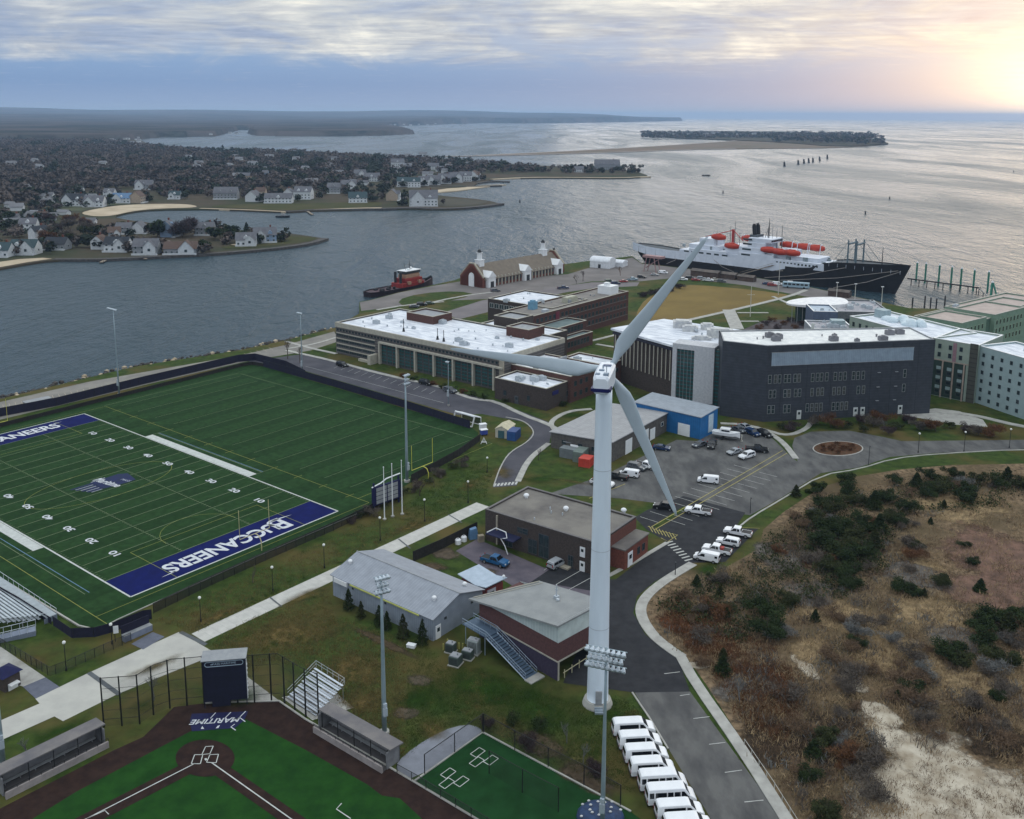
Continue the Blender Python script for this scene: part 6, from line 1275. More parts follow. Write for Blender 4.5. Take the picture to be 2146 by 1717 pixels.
# ---- yard things
for k, (bx, lb) in enumerate((((960, 1140), 'left one of two white round tanks by the workshop yard'), ((972, 1134), 'right one of two white round tanks by the workshop yard'))):
    p = G(*bx); r_ = thing('tank', lb, 'tank', (p.x, p.y, 0), 0, 'two white tanks'); m_ = M(); m_.tube([(0, 0, 0), (0, 0, .9), (0, 0, 1.15)], [.62, .62, .35], 14); m_.obj('body', WHITE, r_); m_ = M(); m_.tube([(0, 0, 1.14), (0, 0, 1.3)], .18, 10); m_.obj('cap', GREYM, r_)
p = G(992, 1128); r_ = thing('tarpaulin_stack', 'blue tarpaulin covered stack against the workshop fence', 'stack', (p.x, p.y, 0), R(20)); m_ = M(); m_.add([(-1, -.7, 0), (1, -.7, 0), (1, .7, 0), (-1, .7, 0), (-.7, -.5, 2.0), (.6, -.5, 2.3), (.6, .5, 2.3), (-.7, .5, 2.0)], [(0, 1, 5, 4), (1, 2, 6, 5), (2, 3, 7, 6), (3, 0, 4, 7), (4, 5, 6, 7)]); m_.obj('cover', mat('blue_tarp', (.10, .20, .34), .5), r_)
p = G(1008, 1135); r_ = thing('pallet_stack', 'stack of pale pallets beside the blue tarpaulin', 'pallets', (p.x, p.y, 0), R(20)); m_ = M(); [m_.box(-.6, -.5, .16*k, .6, .5, .16*k+.1) for k in range(9)]; m_.obj('boards', mat('pallet_wood', (.32, .27, .2), .9), r_); m_ = M(); [m_.box(-.55+.5*j, -.45, 0, -.45+.5*j, .45, 1.4) for j in range(3)]; m_.obj('blocks', mat('pallet_wood', (0, 0, 0)), r_)
def hvac(label, bx, w2, d2, h2, mt_, ang=R(-25)):
    p = G(*bx); r_ = thing('generator', label, 'equipment', (p.x, p.y, 0), ang); m_ = M(); m_.cbox(0, 0, .15, w2, d2, h2); m_.obj('casing', mt_, r_, bevel=.05); m_ = M(); m_.cbox(0, 0, h2+.14, w2*.9, d2*.8, .12); m_.tube([(w2*.2, 0, h2+.2), (w2*.2, 0, h2+.6)], .12, 8); m_.obj('top_vent', GREYM, r_); m_ = M(); m_.cbox(0, 0, 0, w2*1.15, d2*1.2, .15); m_.obj('pad', CONC2, r_); m_ = M(); [m_.box(-w2*.4, -d2/2-.03, .4+.2*k, w2*.4, -d2/2+.01, .47+.2*k) for k in range(int(h2/.22)-1)]; m_.obj('louvre', DARK, r_)
DG = mat('transformer_green', (.06, .085, .075), .7); PG = mat('cabinet_grey', (.30, .33, .32), .6, col2=(.22, .25, .245))
hvac('dark green transformer left of the grey cabinets below the stairs', (945, 1366), 1.5, 1.3, 1.4, DG); hvac('light grey tall cabinet nearest the outside stair', (993, 1368), 1.9, 1.3, 2.2, PG); hvac('grey low cabinet in front of the others on the lawn', (955, 1392), 1.7, 1.7, 1.4, DG, R(-25)); hvac('dark cabinet between the low one and the tall one', (980, 1380), 1.7, 1.2, 1.3, DG)
for k, (bx) in enumerate(((938, 1352), (950, 1356), (962, 1360), (970, 1361), (929, 1362))):
    p = G(*bx); r_ = thing('bollard', 'short yellow bollard guarding the lawn cabinets', 'bollard', (p.x, p.y, 0), 0, 'yellow bollards round the lawn cabinets'); m_ = M(); m_.tube([(0, 0, 0), (0, 0, 1.0)], .11, 8); m_.obj('post', mat('bollard_yellow', (.42, .40, .12), .7), r_); m_ = M(); m_.ball((0, 0, 1.0), .11, n=8, m=4, z_min=0); m_.obj('cap', mat('bollard_yellow', (0, 0, 0)), r_)
p = G(862, 1357); r_ = thing('buried_tank_lid', 'small white box lying on the grass by the barn', 'box', (p.x, p.y, 0), R(-20)); m_ = M(); m_.box(-.7, -.4, 0, .7, .4, .5); m_.obj('body', WHITE, r_, bevel=.06); m_ = M(); m_.box(-.75, -.45, .5, .75, .45, .58); m_.obj('lid', WHITE, r_)

p = G(1258, 1712); r_ = thing('covered_mound', 'blue tarpaulin heap held down by white sandbags at the foot of the big pole', 'tarpaulin', (p.x, p.y, 0)); m_ = M(); m_.ball((0, 0, 0), 3.0, 2.6, 1.3, 16, 6, 0); m_.obj('tarpaulin', mat('heap_blue', (.02, .05, .13), .6, col2=(.01, .02, .05), scale=1.2, det=8, bump=.6), r_)
m_ = M(); r9 = random.Random(3); [m_.ball((3.0*.9*math.cos(a_)*q, 2.6*.9*math.sin(a_)*q, 1.3*math.sqrt(max(0, 1-(.9*q)**2))+.05), .22, .16, .12, 6, 4) for q in (.5, .95) for a_ in [r9.uniform(0, .6)+k*.75 for k in range(8)]]; tag(m_.obj('sandbags', mat('sandbag_white', (.6, .6, .6), .8), r_), kind='stuff')
p = G(57, 862); r_ = thing('field_shed', 'pale block shed with dark openings in the far field fence', 'shed', (p.x, p.y, 0), R(48)); m_ = M(); m_.box(0, 0, 0, 7, 2.5, 2.3); m_.obj('wall', mat('pale_block2', (.30, .29, .27), .9), r_); m_ = M(); m_.box(-.2, -.2, 2.3, 7.2, 2.7, 2.5); m_.obj('roof', GREYM, r_); m_ = M(); [m_.box(.8+2.2*k, -.06, .3, 2.2+2.2*k, 0, 1.9) for k in range(3)]; m_.obj('openings', DARK, r_)
# ================================================================ VEHICLES
TYRE = mat('tyre', (.012, .012, .013), .85); RIM = mat('rim', (.38, .39, .40), .35, metal=.6)
CGL = mat('car_glass', (.010, .013, .018), .08, spec=.7); HLM = mat('headlamp', (.75, .76, .74), .15); TLM = mat('tail_lamp', (.35, .01, .01), .25)
BUMP = mat('bumper_black', (.025, .025, .027), .6)
def paint(n_, c): return mat('paint_'+n_, c, .28, col2=tuple(k*.93 for k in c), scale=.7, spec=.55)
PW_ = paint('white', (.78, .79, .82)); PB_ = paint('black', (.012, .013, .016)); PS_ = paint('silver', (.36, .38, .41)); PN = paint('navy', (.012, .035, .10)); PBL = paint('blue', (.014, .10, .24)); PG_ = paint('grey', (.10, .11, .125)); PR_ = paint('red', (.30, .02, .02)); PGN = paint('green', (.05, .09, .06)); PTL = paint('light_blue', (.30, .42, .50)); PCR = paint('cream', (.5, .48, .42))
# profile (x forward, z), belt height, roof height, half width, wheelbase positions, wheel radius, side glass polys, ws/rear glass pairs
KIND = dict(
    van=dict(pr=[(-2.95, .45), (-3.0, 1.1), (-2.93, 1.75), (-2.75, 2.12), (-2.4, 2.2), (.9, 2.2), (1.25, 2.1), (1.95, 1.42), (2.75, 1.18), (2.95, .95), (3.0, .45)], belt=1.25, hw=1.0, wb=(-1.85, 1.95), wr=.38, side=[[(-2.1, 1.32), (-2.1, 1.92), (.55, 1.92), (.55, 1.32)], [(.75, 1.32), (.75, 1.92), (1.2, 1.85), (1.72, 1.38)]], ws=((1.28, 2.04), (1.88, 1.48)), rg=((-2.86, 1.85), (-2.98, 1.35))),
    bus_van=dict(pr=[(-3.1, .45), (-3.15, 1.2), (-3.1, 2.0), (-2.95, 2.38), (-2.6, 2.45), (1.3, 2.45), (1.7, 2.32), (2.25, 1.55), (2.85, 1.22), (3.1, .95), (3.12, .45)], belt=1.3, hw=1.02, wb=(-1.95, 2.1), wr=.38, side=[[(-2.9, 1.4), (-2.9, 2.05), (-2.35, 2.05), (-2.35, 1.4)], [(-2.15, 1.4), (-2.15, 2.05), (-.75, 2.05), (-.75, 1.4)], [(-.6, 1.4), (-.6, 2.05), (.1, 2.05), (.1, 1.4)], [(.25, 1.4), (.25, 2.05), (1.0, 2.05), (1.0, 1.4)], [(1.15, 1.4), (1.15, 2.1), (1.5, 2.08), (2.0, 1.5)]], ws=((1.72, 2.26), (2.2, 1.6)), rg=((-3.09, 2.05), (-3.14, 1.45))),
    cargo=dict(pr=[(-2.45, .4), (-2.5, 1.0), (-2.45, 1.7), (-2.3, 1.88), (.7, 1.9), (1.1, 1.82), (1.75, 1.15), (2.3, .98), (2.48, .75), (2.5, .4)], belt=1.05, hw=.92, wb=(-1.5, 1.6), wr=.33, side=[[(.25, 1.12), (.25, 1.62), (.85, 1.62), (1.5, 1.14)], [(-2.2, 1.2), (-2.2, 1.6), (-1.7, 1.6), (-1.7, 1.2)]], ws=((1.12, 1.76), (1.7, 1.2)), rg=((-2.44, 1.65), (-2.49, 1.15))),
    suv=dict(pr=[(-2.3, .4), (-2.35, 1.0), (-2.2, 1.5), (-1.95, 1.68), (.35, 1.72), (1.05, 1.1), (2.1, .98), (2.35, .75), (2.38, .4)], belt=1.0, hw=.92, wb=(-1.4, 1.45), wr=.36, side=[[(-2.0, 1.08), (-1.85, 1.52), (-.7, 1.55), (-.7, 1.08)], [(-.6, 1.08), (-.6, 1.55), (.25, 1.55), (.8, 1.1)]], ws=((.42, 1.64), (.98, 1.16)), rg=((-2.1, 1.56), (-2.3, 1.1))),
    car=dict(pr=[(-2.25, .35), (-2.3, .8), (-2.2, .95), (-1.6, 1.02), (-.95, 1.4), (.3, 1.42), (1.05, .95), (2.05, .82), (2.25, .6), (2.28, .35)], belt=.88, hw=.88, wb=(-1.35, 1.4), wr=.32, side=[[(-1.35, .98), (-.9, 1.3), (-.35, 1.32), (-.35, .94)], [(-.25, .94), (-.25, 1.32), (.25, 1.32), (.8, .94)]], ws=((.36, 1.36), (.98, 1.0)), rg=((-1.02, 1.34), (-1.55, 1.05))),
    pickup=dict(pr=[(-2.85, .5), (-2.9, 1.1), (-.75, 1.12), (-.62, 1.75), (-.3, 1.86), (.75, 1.86), (1.35, 1.22), (2.6, 1.12), (2.85, .85), (2.88, .5)], belt=1.12, hw=.98, wb=(-1.8, 1.85), wr=.4, side=[[(-.5, 1.2), (-.45, 1.68), (.05, 1.7), (.05, 1.2)], [(.13, 1.2), (.13, 1.7), (.68, 1.7), (1.15, 1.22)]], ws=((.80, 1.78), (1.3, 1.28)), rg=((-.64, 1.72), (-.74, 1.22))))
PROTO = {}
def mkveh(kind, pm):
    d = KIND[kind]; hw, belt = d['hw'], d['belt']; roof = max(z for x, z in d['pr']); x_ = thing('proto', None, None)
    def yy(z): return hw*(1-.20*max(0, (z-belt))/(roof-belt)) if z > belt else hw*(1-.05*max(0, .8-z)/.4)
    pr = d['pr']; n_ = len(pr); cx = sum(p[0] for p in pr)/n_; cz = sum(p[1] for p in pr)/n_
    # refine long edges for the wheel arches
    m_ = M(); lv = [(-1, .955, -.0), (-1, 1, .07), (1, 1, .07), (1, .955, 0)]; vs = []
    for s_, k_, ins in lv:
        for x, z in pr: vs.append((cx+(x-cx)*k_, s_*(yy(z)-(ins if k_ == 1 else 0)), cz+(z-cz)*(k_ if z > cz else 1)))
    fs_ = [tuple(range(n_-1, -1, -1)) if False else tuple(range(n_)), tuple(3*n_+k for k in range(n_-1, -1, -1))]
    for j in range(3): fs_ += [(j*n_+(k+1) % n_, j*n_+k, (j+1)*n_+k, (j+1)*n_+(k+1) % n_) for k in range(n_)]
    m_.add(vs, fs_); bo = m_.obj('body', pm, x_)
    if kind == 'pickup':
        m2 = M(); m2.box(-2.75, -hw+.14, 1.085, -.85, hw-.14, 1.135); m2.obj('load_bed', BUMP, x_)
    for poly in d['side']:
        for s_ in (-1, 1):
            m2 = M(); v2 = [(x, s_*(yy(z)-.005), z) for x, z in poly]; v3 = [(x, s_*(yy(z)+.022), z) for x, z in poly]; k_ = len(poly); m2.add(v2+v3, [tuple(range(k_, 2*k_)) if s_ > 0 else tuple(range(2*k_-1, k_-1, -1))]+[(a_, (a_+1) % k_, k_+(a_+1) % k_, k_+a_) for a_ in range(k_)]); m2.obj('side_window', CGL, x_)
    for nm, key, sg_ in (('windscreen', 'ws', 1), ('rear_window', 'rg', -1)):
        (xa, za), (xb, zb) = d[key]; dx, dz = xb-xa, zb-za; nx, nz = (-dz, dx) if sg_ > 0 else (dz, -dx); l_ = math.hypot(nx, nz); nx, nz = nx/l_*.05, nz/l_*.05
        if sg_ > 0 and nx < 0: nx, nz = -nx, -nz
        if sg_ < 0 and nx > 0: nx, nz = -nx, -nz
        m2 = M(); ya, yb = yy(za)-.14, yy(zb)-.10; m2.add([(xa+nx, -ya, za+nz), (xa+nx, ya, za+nz), (xb+nx, yb, zb+nz), (xb+nx, -yb, zb+nz), (xa-nx, -ya, za-nz), (xa-nx, ya, za-nz), (xb-nx, yb, zb-nz), (xb-nx, -yb, zb-nz)], [(0, 1, 2, 3), (4, 7, 6, 5), (0, 4, 5, 1), (1, 5, 6, 2), (2, 6, 7, 3), (3, 7, 4, 0)]); m2.obj(nm, CGL, x_)
    for wx in d['wb']:
        for s_ in (-1, 1):
            m2 = M(); y0, y1 = s_*(hw-.24), s_*(hw+.015); m2.tube([(wx, y0, d['wr']), (wx, y1, d['wr'])], d['wr'], 16); wo = m2.obj('wheel', TYRE, x_)
            m2 = M(); m2.tube([(wx, y1, d['wr']), (wx, y1+s_*.02, d['wr'])], d['wr']*.58, 12); m2.obj('rim', RIM, wo)
    fx = pr[-1][0]; rx = pr[0][0]
    for s_ in (-1, 1):
        m2 = M(); m2.box(fx-.28, s_*hw*.62-.2, .74, fx-.02, s_*hw*.62+.2, .93); m2.obj('headlight', HLM, x_)
        m2 = M(); m2.box(rx-.07, s_*hw*.80-.1, .8, rx+.1, s_*hw*.80+.1, 1.2); m2.obj('tail_light', TLM, x_)
        m2 = M(); zz_ = belt+.1; wx = d['ws'][1][0]-.25; m2.box(wx-.08, s_*(hw+.02), zz_, wx+.1, s_*(hw+.2), zz_+.17); m2.obj('wing_mirror', BUMP if kind != 'van' else pm, x_)
    m2 = M(); m2.box(fx-.12, -hw*.9, .3, fx+.08, hw*.9, .55); m2.obj('bumper', BUMP, x_); m2 = M(); m2.box(rx-.08, -hw*.9, .3, rx+.12, hw*.9, .55); m2.obj('bumper', BUMP, x_)
    return x_
def vehicle(kind, pm, base, deg, label, group=None, name=None, cat=None, z=0.0):
    key = (kind, pm.name); p = G(*base) if not isinstance(base, Vector) else base
    nm = name or {'van': 'minibus', 'bus_van': 'minibus', 'cargo': 'cargo_van', 'suv': 'suv', 'car': 'parked_car', 'pickup': 'pickup_truck'}[kind]
    ct = cat or {'van': 'van', 'bus_van': 'van', 'cargo': 'van', 'suv': 'car', 'car': 'car', 'pickup': 'pickup'}[kind]
    if key not in PROTO: o = PROTO[key] = mkveh(kind, pm); o.name = nm; o.location = (p.x, p.y, z); o.rotation_euler = (0, 0, R(deg))
    else: o = copy_tree(PROTO[key], (p.x, p.y, z), R(deg)); o.name = nm
    for k in ('group',):
        if k in o: del o[k]
    tag(o, label, ct, group); KID.setdefault(o.name, KID.get(o.name) or list(o.children)); return o
# KID is keyed by name: refresh after renames
_oldcopy = copy_tree
def copy_tree(o, loc=None, rz=None, label=None, group=None, scale=None, parent=None):
    c = o.copy(); COL.objects.link(c); c.parent = parent
    if loc is not None: c.location = loc
    if rz is not None: c.rotation_euler = (0, 0, rz)
    if scale is not None: c.scale = scale if isinstance(scale, (tuple, Vector)) else (scale,)*3
    if label: c['label'] = label
    if group: c['group'] = group
    for k in list(o.children):
        d = copy_tree(k, parent=c)
    return c
VG = 'white minibuses parked side by side below the turbine'
for k, (bx, kd, lb) in enumerate((((1327, 1537), 'van', 'farthest of the white minibuses lined up below the turbine'), ((1340, 1565), 'van', 'second white minibus down the row below the turbine'), ((1353, 1593), 'van', 'third white minibus down the row below the turbine'), ((1366, 1621), 'van', 'fourth white minibus down the row below the turbine'), ((1388, 1651), 'bus_van', 'taller white minibus with divided side windows, upper of the pair'), ((1405, 1681), 'bus_van', 'taller white minibus with divided side windows, lower of the pair'), ((1423, 1712), 'van', 'white minibus next to the last one in the row'), ((1440, 1742), 'van', 'nearest white minibus cut off by the bottom edge'))): vehicle(kd, PW_, bx, 5, lb, VG)
vehicle('pickup', PW_, (1546, 1122), 154, 'white pickup at the top of the angled row by the marsh'); vehicle('suv', PW_, (1526, 1142), 154, 'white estate car second in the angled row by the marsh'); vehicle('pickup', PW_, (1502, 1159), 154, 'white pickup with red load behind the foremost van'); vehicle('cargo', PW_, (1481, 1175), 154, 'white cargo van nearest the crosswalk in the marsh row')
p = G(1508, 1161); o = M().box(-.8, -.5, 1.1, .6, .5, 1.5).obj('load', mat('red_load', (.35, .05, .04), .7)); o.location = (p.x, p.y, .05); o.rotation_euler = (0, 0, R(154)); tag(o, 'red load lying in the white pickup bed', 'load')
vehicle('pickup', PW_, (1463, 1077), 160, 'white pickup parked on the fresh asphalt by the island'); vehicle('suv', PB_, (1392, 1067), 160, 'black car parked under the lowest blade tip'); vehicle('cargo', PW_, (1484, 1012), 165, 'lone white cargo van in the middle of the car park')
vehicle('car', PS_, (1539, 951), 215, 'silver saloon parked left of the white car near the ring road'); vehicle('suv', PW_, (1565, 960), 215, 'white car parked between the silver saloon and black pickup'); vehicle('pickup', PB_, (1586, 947), -12, 'black pickup at the right end of the car park')
vehicle('pickup', PB_, (1492, 936), -110, 'black pickup in front of the blue boathouse door'); vehicle('car', PG_, (1466, 936), -140, 'dark grey car beside the boathouse corner'); vehicle('car', PG_, (1548, 905), -60, 'dark grey car left of the dark row by the kerb'); vehicle('suv', PN, (1577, 912), -60, 'navy car in the middle of the dark row by the kerb'); vehicle('suv', PB_, (1602, 914), -60, 'black car at the right of the dark row by the kerb'); vehicle('car', PS_, (1562, 899), -60, 'silver car furthest back in the dark row by the kerb')
vehicle('car', PN, (1386, 943), -20, 'navy car parked along the garage wall'); vehicle('pickup', PW_, (1354, 981), -35, 'white pickup backed against the garage'); vehicle('suv', PG_, (1334, 984), -35, 'dark grey car between the white pickup and white van'); vehicle('cargo', PW_, (1318, 999), 160, 'white cargo van just right of the turbine tower'); vehicle('pickup', PB_, (1291, 1004), 155, 'black pickup half hidden beside the turbine tower'); vehicle('pickup', PW_, (1262, 1018), -30, 'white pickup mostly hidden behind the turbine tower')
vehicle('pickup', PBL, (1037, 1182), -32, 'blue pickup in the workshop yard'); vehicle('suv', PS_, (1168, 1187), 48, 'silver car parked against the workshop')
for k, (bx, pm, lb) in enumerate((((717, 768), PB_, 'black car at the left end of the lane by the academic building'), ((892, 806), PB_, 'black car midway along the lane by the academic building'), ((943, 822), PG_, 'dark car at the right end of the lane by the academic building'))): vehicle('suv', pm, bx, -40, lb)
# small boat on a trailer
p = G(1522, 921); bt = thing('motorboat', 'white motorboat with a cabin on a trailer beside the boathouse', 'boat', (p.x, p.y, 0), R(-25))
def hull_mesh(L_, B_, H_, n_=9, bow=.35, z0=.0, tr=.8):
    vs = []
    for i in range(n_):
        t_ = i/(n_-1); x = -L_/2+L_*t_; w_ = B_/2*(tr+(1-tr)*min(1, t_*3)) * (1-max(0, (t_-(1-bow))/bow)**1.8); w_ = max(w_, .02); sh_ = H_*(1+.35*max(0, (t_-.5)*2)**2)
        vs += [(x-.02*L_*(1-t_), -w_, z0+sh_), (x, -w_*.86, z0+sh_*.35), (x, 0, z0), (x, w_*.86, z0+sh_*.35), (x-.02*L_*(1-t_), w_, z0+sh_)]
    return vs, [(i*5+k, (i+1)*5+k, (i+1)*5+k+1, i*5+k+1) for i in range(n_-1) for k in range(4)]+[(0, 1, 2, 3, 4)]+[(i*5+4, (i+1)*5+4, (i+1)*5, i*5) for i in range(n_-1)]
v_, f_ = hull_mesh(7.2, 2.5, 1.3, z0=.8); M().add(v_, f_).obj('hull', WHITE, bt)
m_ = M(); m_.box(-1.6, -.9, 2.05, 1.0, .9, 3.1); m_.obj('cabin', WHITE, bt); m_ = M(); m_.box(-1.2, -.95, 2.4, .9, .95, 2.8); m_.box(.95, -.75, 2.4, 1.04, .75, 2.85); m_.obj('window', CGL, bt); m_ = M(); m_.box(-3, -.8, .5, 4.2, -.6, .65); m_.box(-3, .6, .5, 4.2, .8, .65); m_.obj('trailer', DARK, bt)
for s_ in (-1, 1): m_ = M(); m_.tube([(-1, s_*.95, .35), (-1, s_*1.2, .35)], .35, 12); m_.obj('wheel', TYRE, bt)
p = G(1554, 925); r_ = thing('work_light', 'short cream post beside the white motorboat', 'post', (p.x, p.y, 0)); m_ = M(); m_.tube([(0, 0, 0), (0, 0, 1.8)], .16, 8); m_.obj('post', PCR, r_); m_ = M(); m_.tube([(0, 0, 0), (0, 0, .15)], .4, 10); m_.obj('base', CONC2, r_)
# cars by the ship and quay: far and small
QG = 'cars parked on the quay beside the ship'
for bx, kd, pm, dg, lb in (((1432, 588), 'suv', PW_, -15, 'white car at the left end of the quay row'), ((1446, 585), 'suv', PB_, -15, 'black car second in the quay row'), ((1458, 589), 'car', PR_, -15, 'red car in the quay row'), ((1470, 586), 'suv', PS_, -15, 'silver car in the quay row before the ship stairs'), ((1484, 590), 'pickup', PW_, -15, 'white pickup in the quay row'), ((1498, 588), 'car', PCR, -15, 'cream car near the right of the quay row'), ((1512, 592), 'suv', PG_, -15, 'grey car at the right end of the quay row'),
    ((1607, 597), 'car', PN, -15, 'navy car left of the pale bus'), ((1618, 600), 'suv', PR_, -15, 'dark red car just left of the pale bus'), ((1629, 598), 'cargo', PW_, -15, 'white van touching the pale bus group'),
    ((1290, 596), 'suv', PN, 10, 'navy car on the lane near the tents'), ((1307, 592), 'car', PR_, 10, 'red car on the lane near the tents'), ((1277, 592), 'suv', PGN, 10, 'green car on the lane near the tents'), ((1325, 588), 'pickup', PTL, 10, 'light blue pickup on the lane near the tents'), ((1345, 583), 'suv', PB_, -30, 'black car near the ship stern'), ((1390, 574), 'cargo', PW_, -20, 'white van under the ship stern'), ((1372, 578), 'car', PS_, -20, 'silver car under the ship stern'),
    ((868, 645), 'car', PG_, 10, 'grey car left end of the row behind the white roof'), ((884, 641), 'suv', PB_, 10, 'black car second behind the white roof'), ((900, 638), 'car', PGN, 10, 'green car third behind the white roof'), ((1038, 612), 'suv', PG_, 20, 'grey car outside the gabled hall'), ((1080, 618), 'car', PB_, 20, 'black car on the lane before the gabled hall'), ((1180, 606), 'pickup', PN, 10, 'navy pickup on the lane by the kiosk')): vehicle(kd, pm, bx, dg, lb, QG if bx[1] < 601 and bx[0] > 1425 else None)
p = G(1668, 604); bs2 = thing('bus', 'pale blue bus parked on the quay beside the ship', 'bus', (p.x, p.y, 0), R(-22)); m_ = M(); m_.box(-6.5, -1.3, .4, 6.5, 1.3, 3.1); m_.obj('body', PTL, bs2, bevel=.25)
for s_ in (-1, 1):
    for k in range(6): m_ = M(); m_.box(-5.8+2*k, s_*1.3-.02, 1.6, -4.2+2*k, s_*1.3+.02, 2.5); m_.obj('window', CGL, bs2)
    for x in (-4, 4): m_ = M(); m_.tube([(x, s_*1.1, .5), (x, s_*1.33, .5)], .5, 12); m_.obj('wheel', TYRE, bs2)
m_ = M(); m_.box(6.5, -1.1, 1.4, 6.54, 1.1, 2.7); m_.obj('windscreen', CGL, bs2); m_ = M(); m_.cbox(-3, 0, 3.1, 2.5, 1.6, .3); m_.obj('roof_unit', WHITE, bs2)
# ================================================================ SHIP, TUG, PIER
s0, s1 = G(1350, 552, SEA), G(1888, 622, SEA); sd = (s1-s0); sd.z = 0; SL = sd.length; sdn = sd.normalized(); pv = Vector((-sdn.y, sdn.x, 0))
so_ = s0+pv*5.0-sdn*6.0
ship = thing('training_ship', 'black hulled training ship with white decks and red lifeboats alongside the quay', 'ship', (so_.x, so_.y, SEA), math.atan2(sd.y, sd.x))
def sX(x, y, z): return lc(ship, x, y, z)[0]
HB = mat('hull_black', (.012, .012, .015), .5, col2=(.022, .020, .022), scale=.15, det=8); SW = mat('ship_white', (.66, .70, .78), .5, col2=(.56, .60, .68), scale=.3, det=8)
ORG = mat('lifeboat_orange', (.50, .045, .015), .5, col2=(.36, .03, .02), scale=.5); DKG = mat('ship_deck', (.10, .11, .12), .85, col2=(.06, .07, .08), scale=.3); SBL = mat('kingpost_blue', (.12, .17, .20), .6)
LB_ = SL+7; st_n = 24; vs = []; 
def half(t):     # half beam at deck / waterline
    a = min(1, (t+.02)/.10)**.6; b_ = max(0, (t-.66)/.34); return 11.8*a*(1-b_**2.0), 11.4*min(1, t/.14)**.8*(1-min(1, b_*1.05)**1.5)
def sheer(t): return (9.2+1.6*max(0, (.15-t)/.15) if t < .66 else 9.2+(0 if t < .70 else 4.2*min(1, (t-.70)/.06))+2.0*max(0, (t-.7)/.3))
for i in range(st_n+1):
    t = i/st_n; hd, hw_ = half(t); hd = max(hd, .15); hw_ = max(hw_, .08); z = sheer(t)
    xt = -4+t*(SL+8+4); xb = 3+t*(SL-3)
    xm = xb+(xt-xb)*.45
    vs += [(xt, -hd, z), (xm, -(hd*.55+hw_*.45), z*.45), (xb, -hw_, 0), (xb, -hw_*.7, -3), (xb, hw_*.7, -3), (xb, hw_, 0), (xm, hd*.55+hw_*.45, z*.45), (xt, hd, z)]
fs_ = [(i*8+k, i*8+k+1, (i+1)*8+k+1, (i+1)*8+k) for i in range(st_n) for k in range(7)]+[tuple(range(7, -1, -1)), tuple(st_n*8+k for k in range(8))]
M().add(vs, fs_).obj('hull', HB, ship)
m_ = M(); m_.add([(vs[i*8][0], vs[i*8][1]*.97, vs[i*8][2]-.6) for i in range(st_n+1)]+[(vs[i*8+7][0], vs[i*8+7][1]*.97, vs[i*8+7][2]-.6) for i in range(st_n+1)], [(i, i+1, st_n+2+i, st_n+1+i) for i in range(st_n)]); m_.obj('deck', DKG, ship)
m_ = M(); [m_.add([(vs[i*8][0]*.93+vs[i*8+1][0]*.07, vs[i*8][1]*.9+vs[i*8+1][1]*.1-.12, vs[i*8][2]-(3.4 if i < 15 else .05)), (vs[(i+1)*8][0], vs[(i+1)*8][1]*.9+vs[(i+1)*8+1][1]*.1-.12, vs[(i+1)*8][2]-(3.4 if i < 14 else 1.5 if i < 15 else .05)), (vs[(i+1)*8][0], vs[(i+1)*8][1]-.04, vs[(i+1)*8][2]+1.4), (vs[i*8][0], vs[i*8][1]-.04, vs[i*8][2]+1.4)], [(0, 1, 2, 3)]) for i in range(0, 16)]
m_.obj('bulwark', SW, ship)
def dk(x0, x1, w_, z0, z1, nm='deckhouse', mt_=None, taper=0): m_ = M(); m_.box(x0, -w_, z0, x1, w_, z1); return m_.obj(nm, mt_ or SW, ship, bevel=.25)
xa = lambda px_: sX(px_, 560, 7)
X = {k: sX(k, 552+ (k-1480)*.062, 6.5) for k in (1352, 1380, 1400, 1440, 1480, 1510, 1530, 1545, 1575, 1600, 1640, 1680, 1727, 1740, 1775, 1790, 1800, 1850)}
dk(X[1352], X[1440], 9.5, 8.6, 11.6); dk(X[1380], X[1480], 10.8, 8.6, 13.0); dk(X[1400], X[1440], 7, 13, 19, 'aft_house'); dk(X[1480], X[1510], 10, 8.6, 12.2)
dk(X[1510], X[1600], 11.0, 8.6, 14); dk(X[1515 if 1515 in X else 1510], X[1575], 10, 14, 17); dk(X[1530], X[1575], 9.2, 17, 19.8); dk(X[1530], X[1575]+3, 8.4, 19.8, 22.2, 'bridge'); dk(X[1600], X[1727], 11.2, 8.6, 12.4, 'forward_house'); dk(X[1640], X[1727]-4, 8.5, 12.4, 14.6)
dk(X[1480]-2, X[1530], 8.6, 12.2, 16.6); dk(X[1600]-1, X[1640], 7.4, 12.4, 17.0); dk(X[1400]-6, X[1480]-6, 8.8, 13, 15.4, 'aft_house')
for z in (15.3, 18.2, 20.8, 12.4):
    m_ = M(); m_.box(X[1510]+2, -11.1 if z < 14 else -10.12 if z < 17 else -9.3, z, X[1545]-1, -9, z+.9); m_.obj('window_strip', GLASS, ship)
m_ = M(); m_.box(X[1575]+3.0, -7.8, 20.5, X[1575]+3.1, 7.8, 21.6); m_.obj('bridge_window', GLASS, ship)
for k in range(12): x = X[1600]+2+k*(X[1727]-X[1600]-4)/12; m_ = M(); m_.box(x, -11.3, 10.2, x+1.0, -11.15, 11.2); m_.obj('porthole', GLASS, ship)
for k in range(6): x = X[1352]+4+k*5; m_ = M(); m_.box(x, -10.95, 10.2, x+3, -10.0, 11.4); m_.obj('side_opening', GLASS, ship)
for y in (-2.4, 2.4): m_ = M(); m_.tube([(X[1545]-2, y, 19.5), (X[1545]-3, y, 28.6)], 1.25, 12); m_.tube([(X[1545]-3, y, 28.6), (X[1545]-3.1, y, 29.4)], .8, 12); m_.obj('funnel', HB, ship)
m_ = M(); m_.box(X[1530]-1, -4.5, 22.1, X[1545], 4.5, 23.4); m_.obj('funnel_base', DKG, ship)
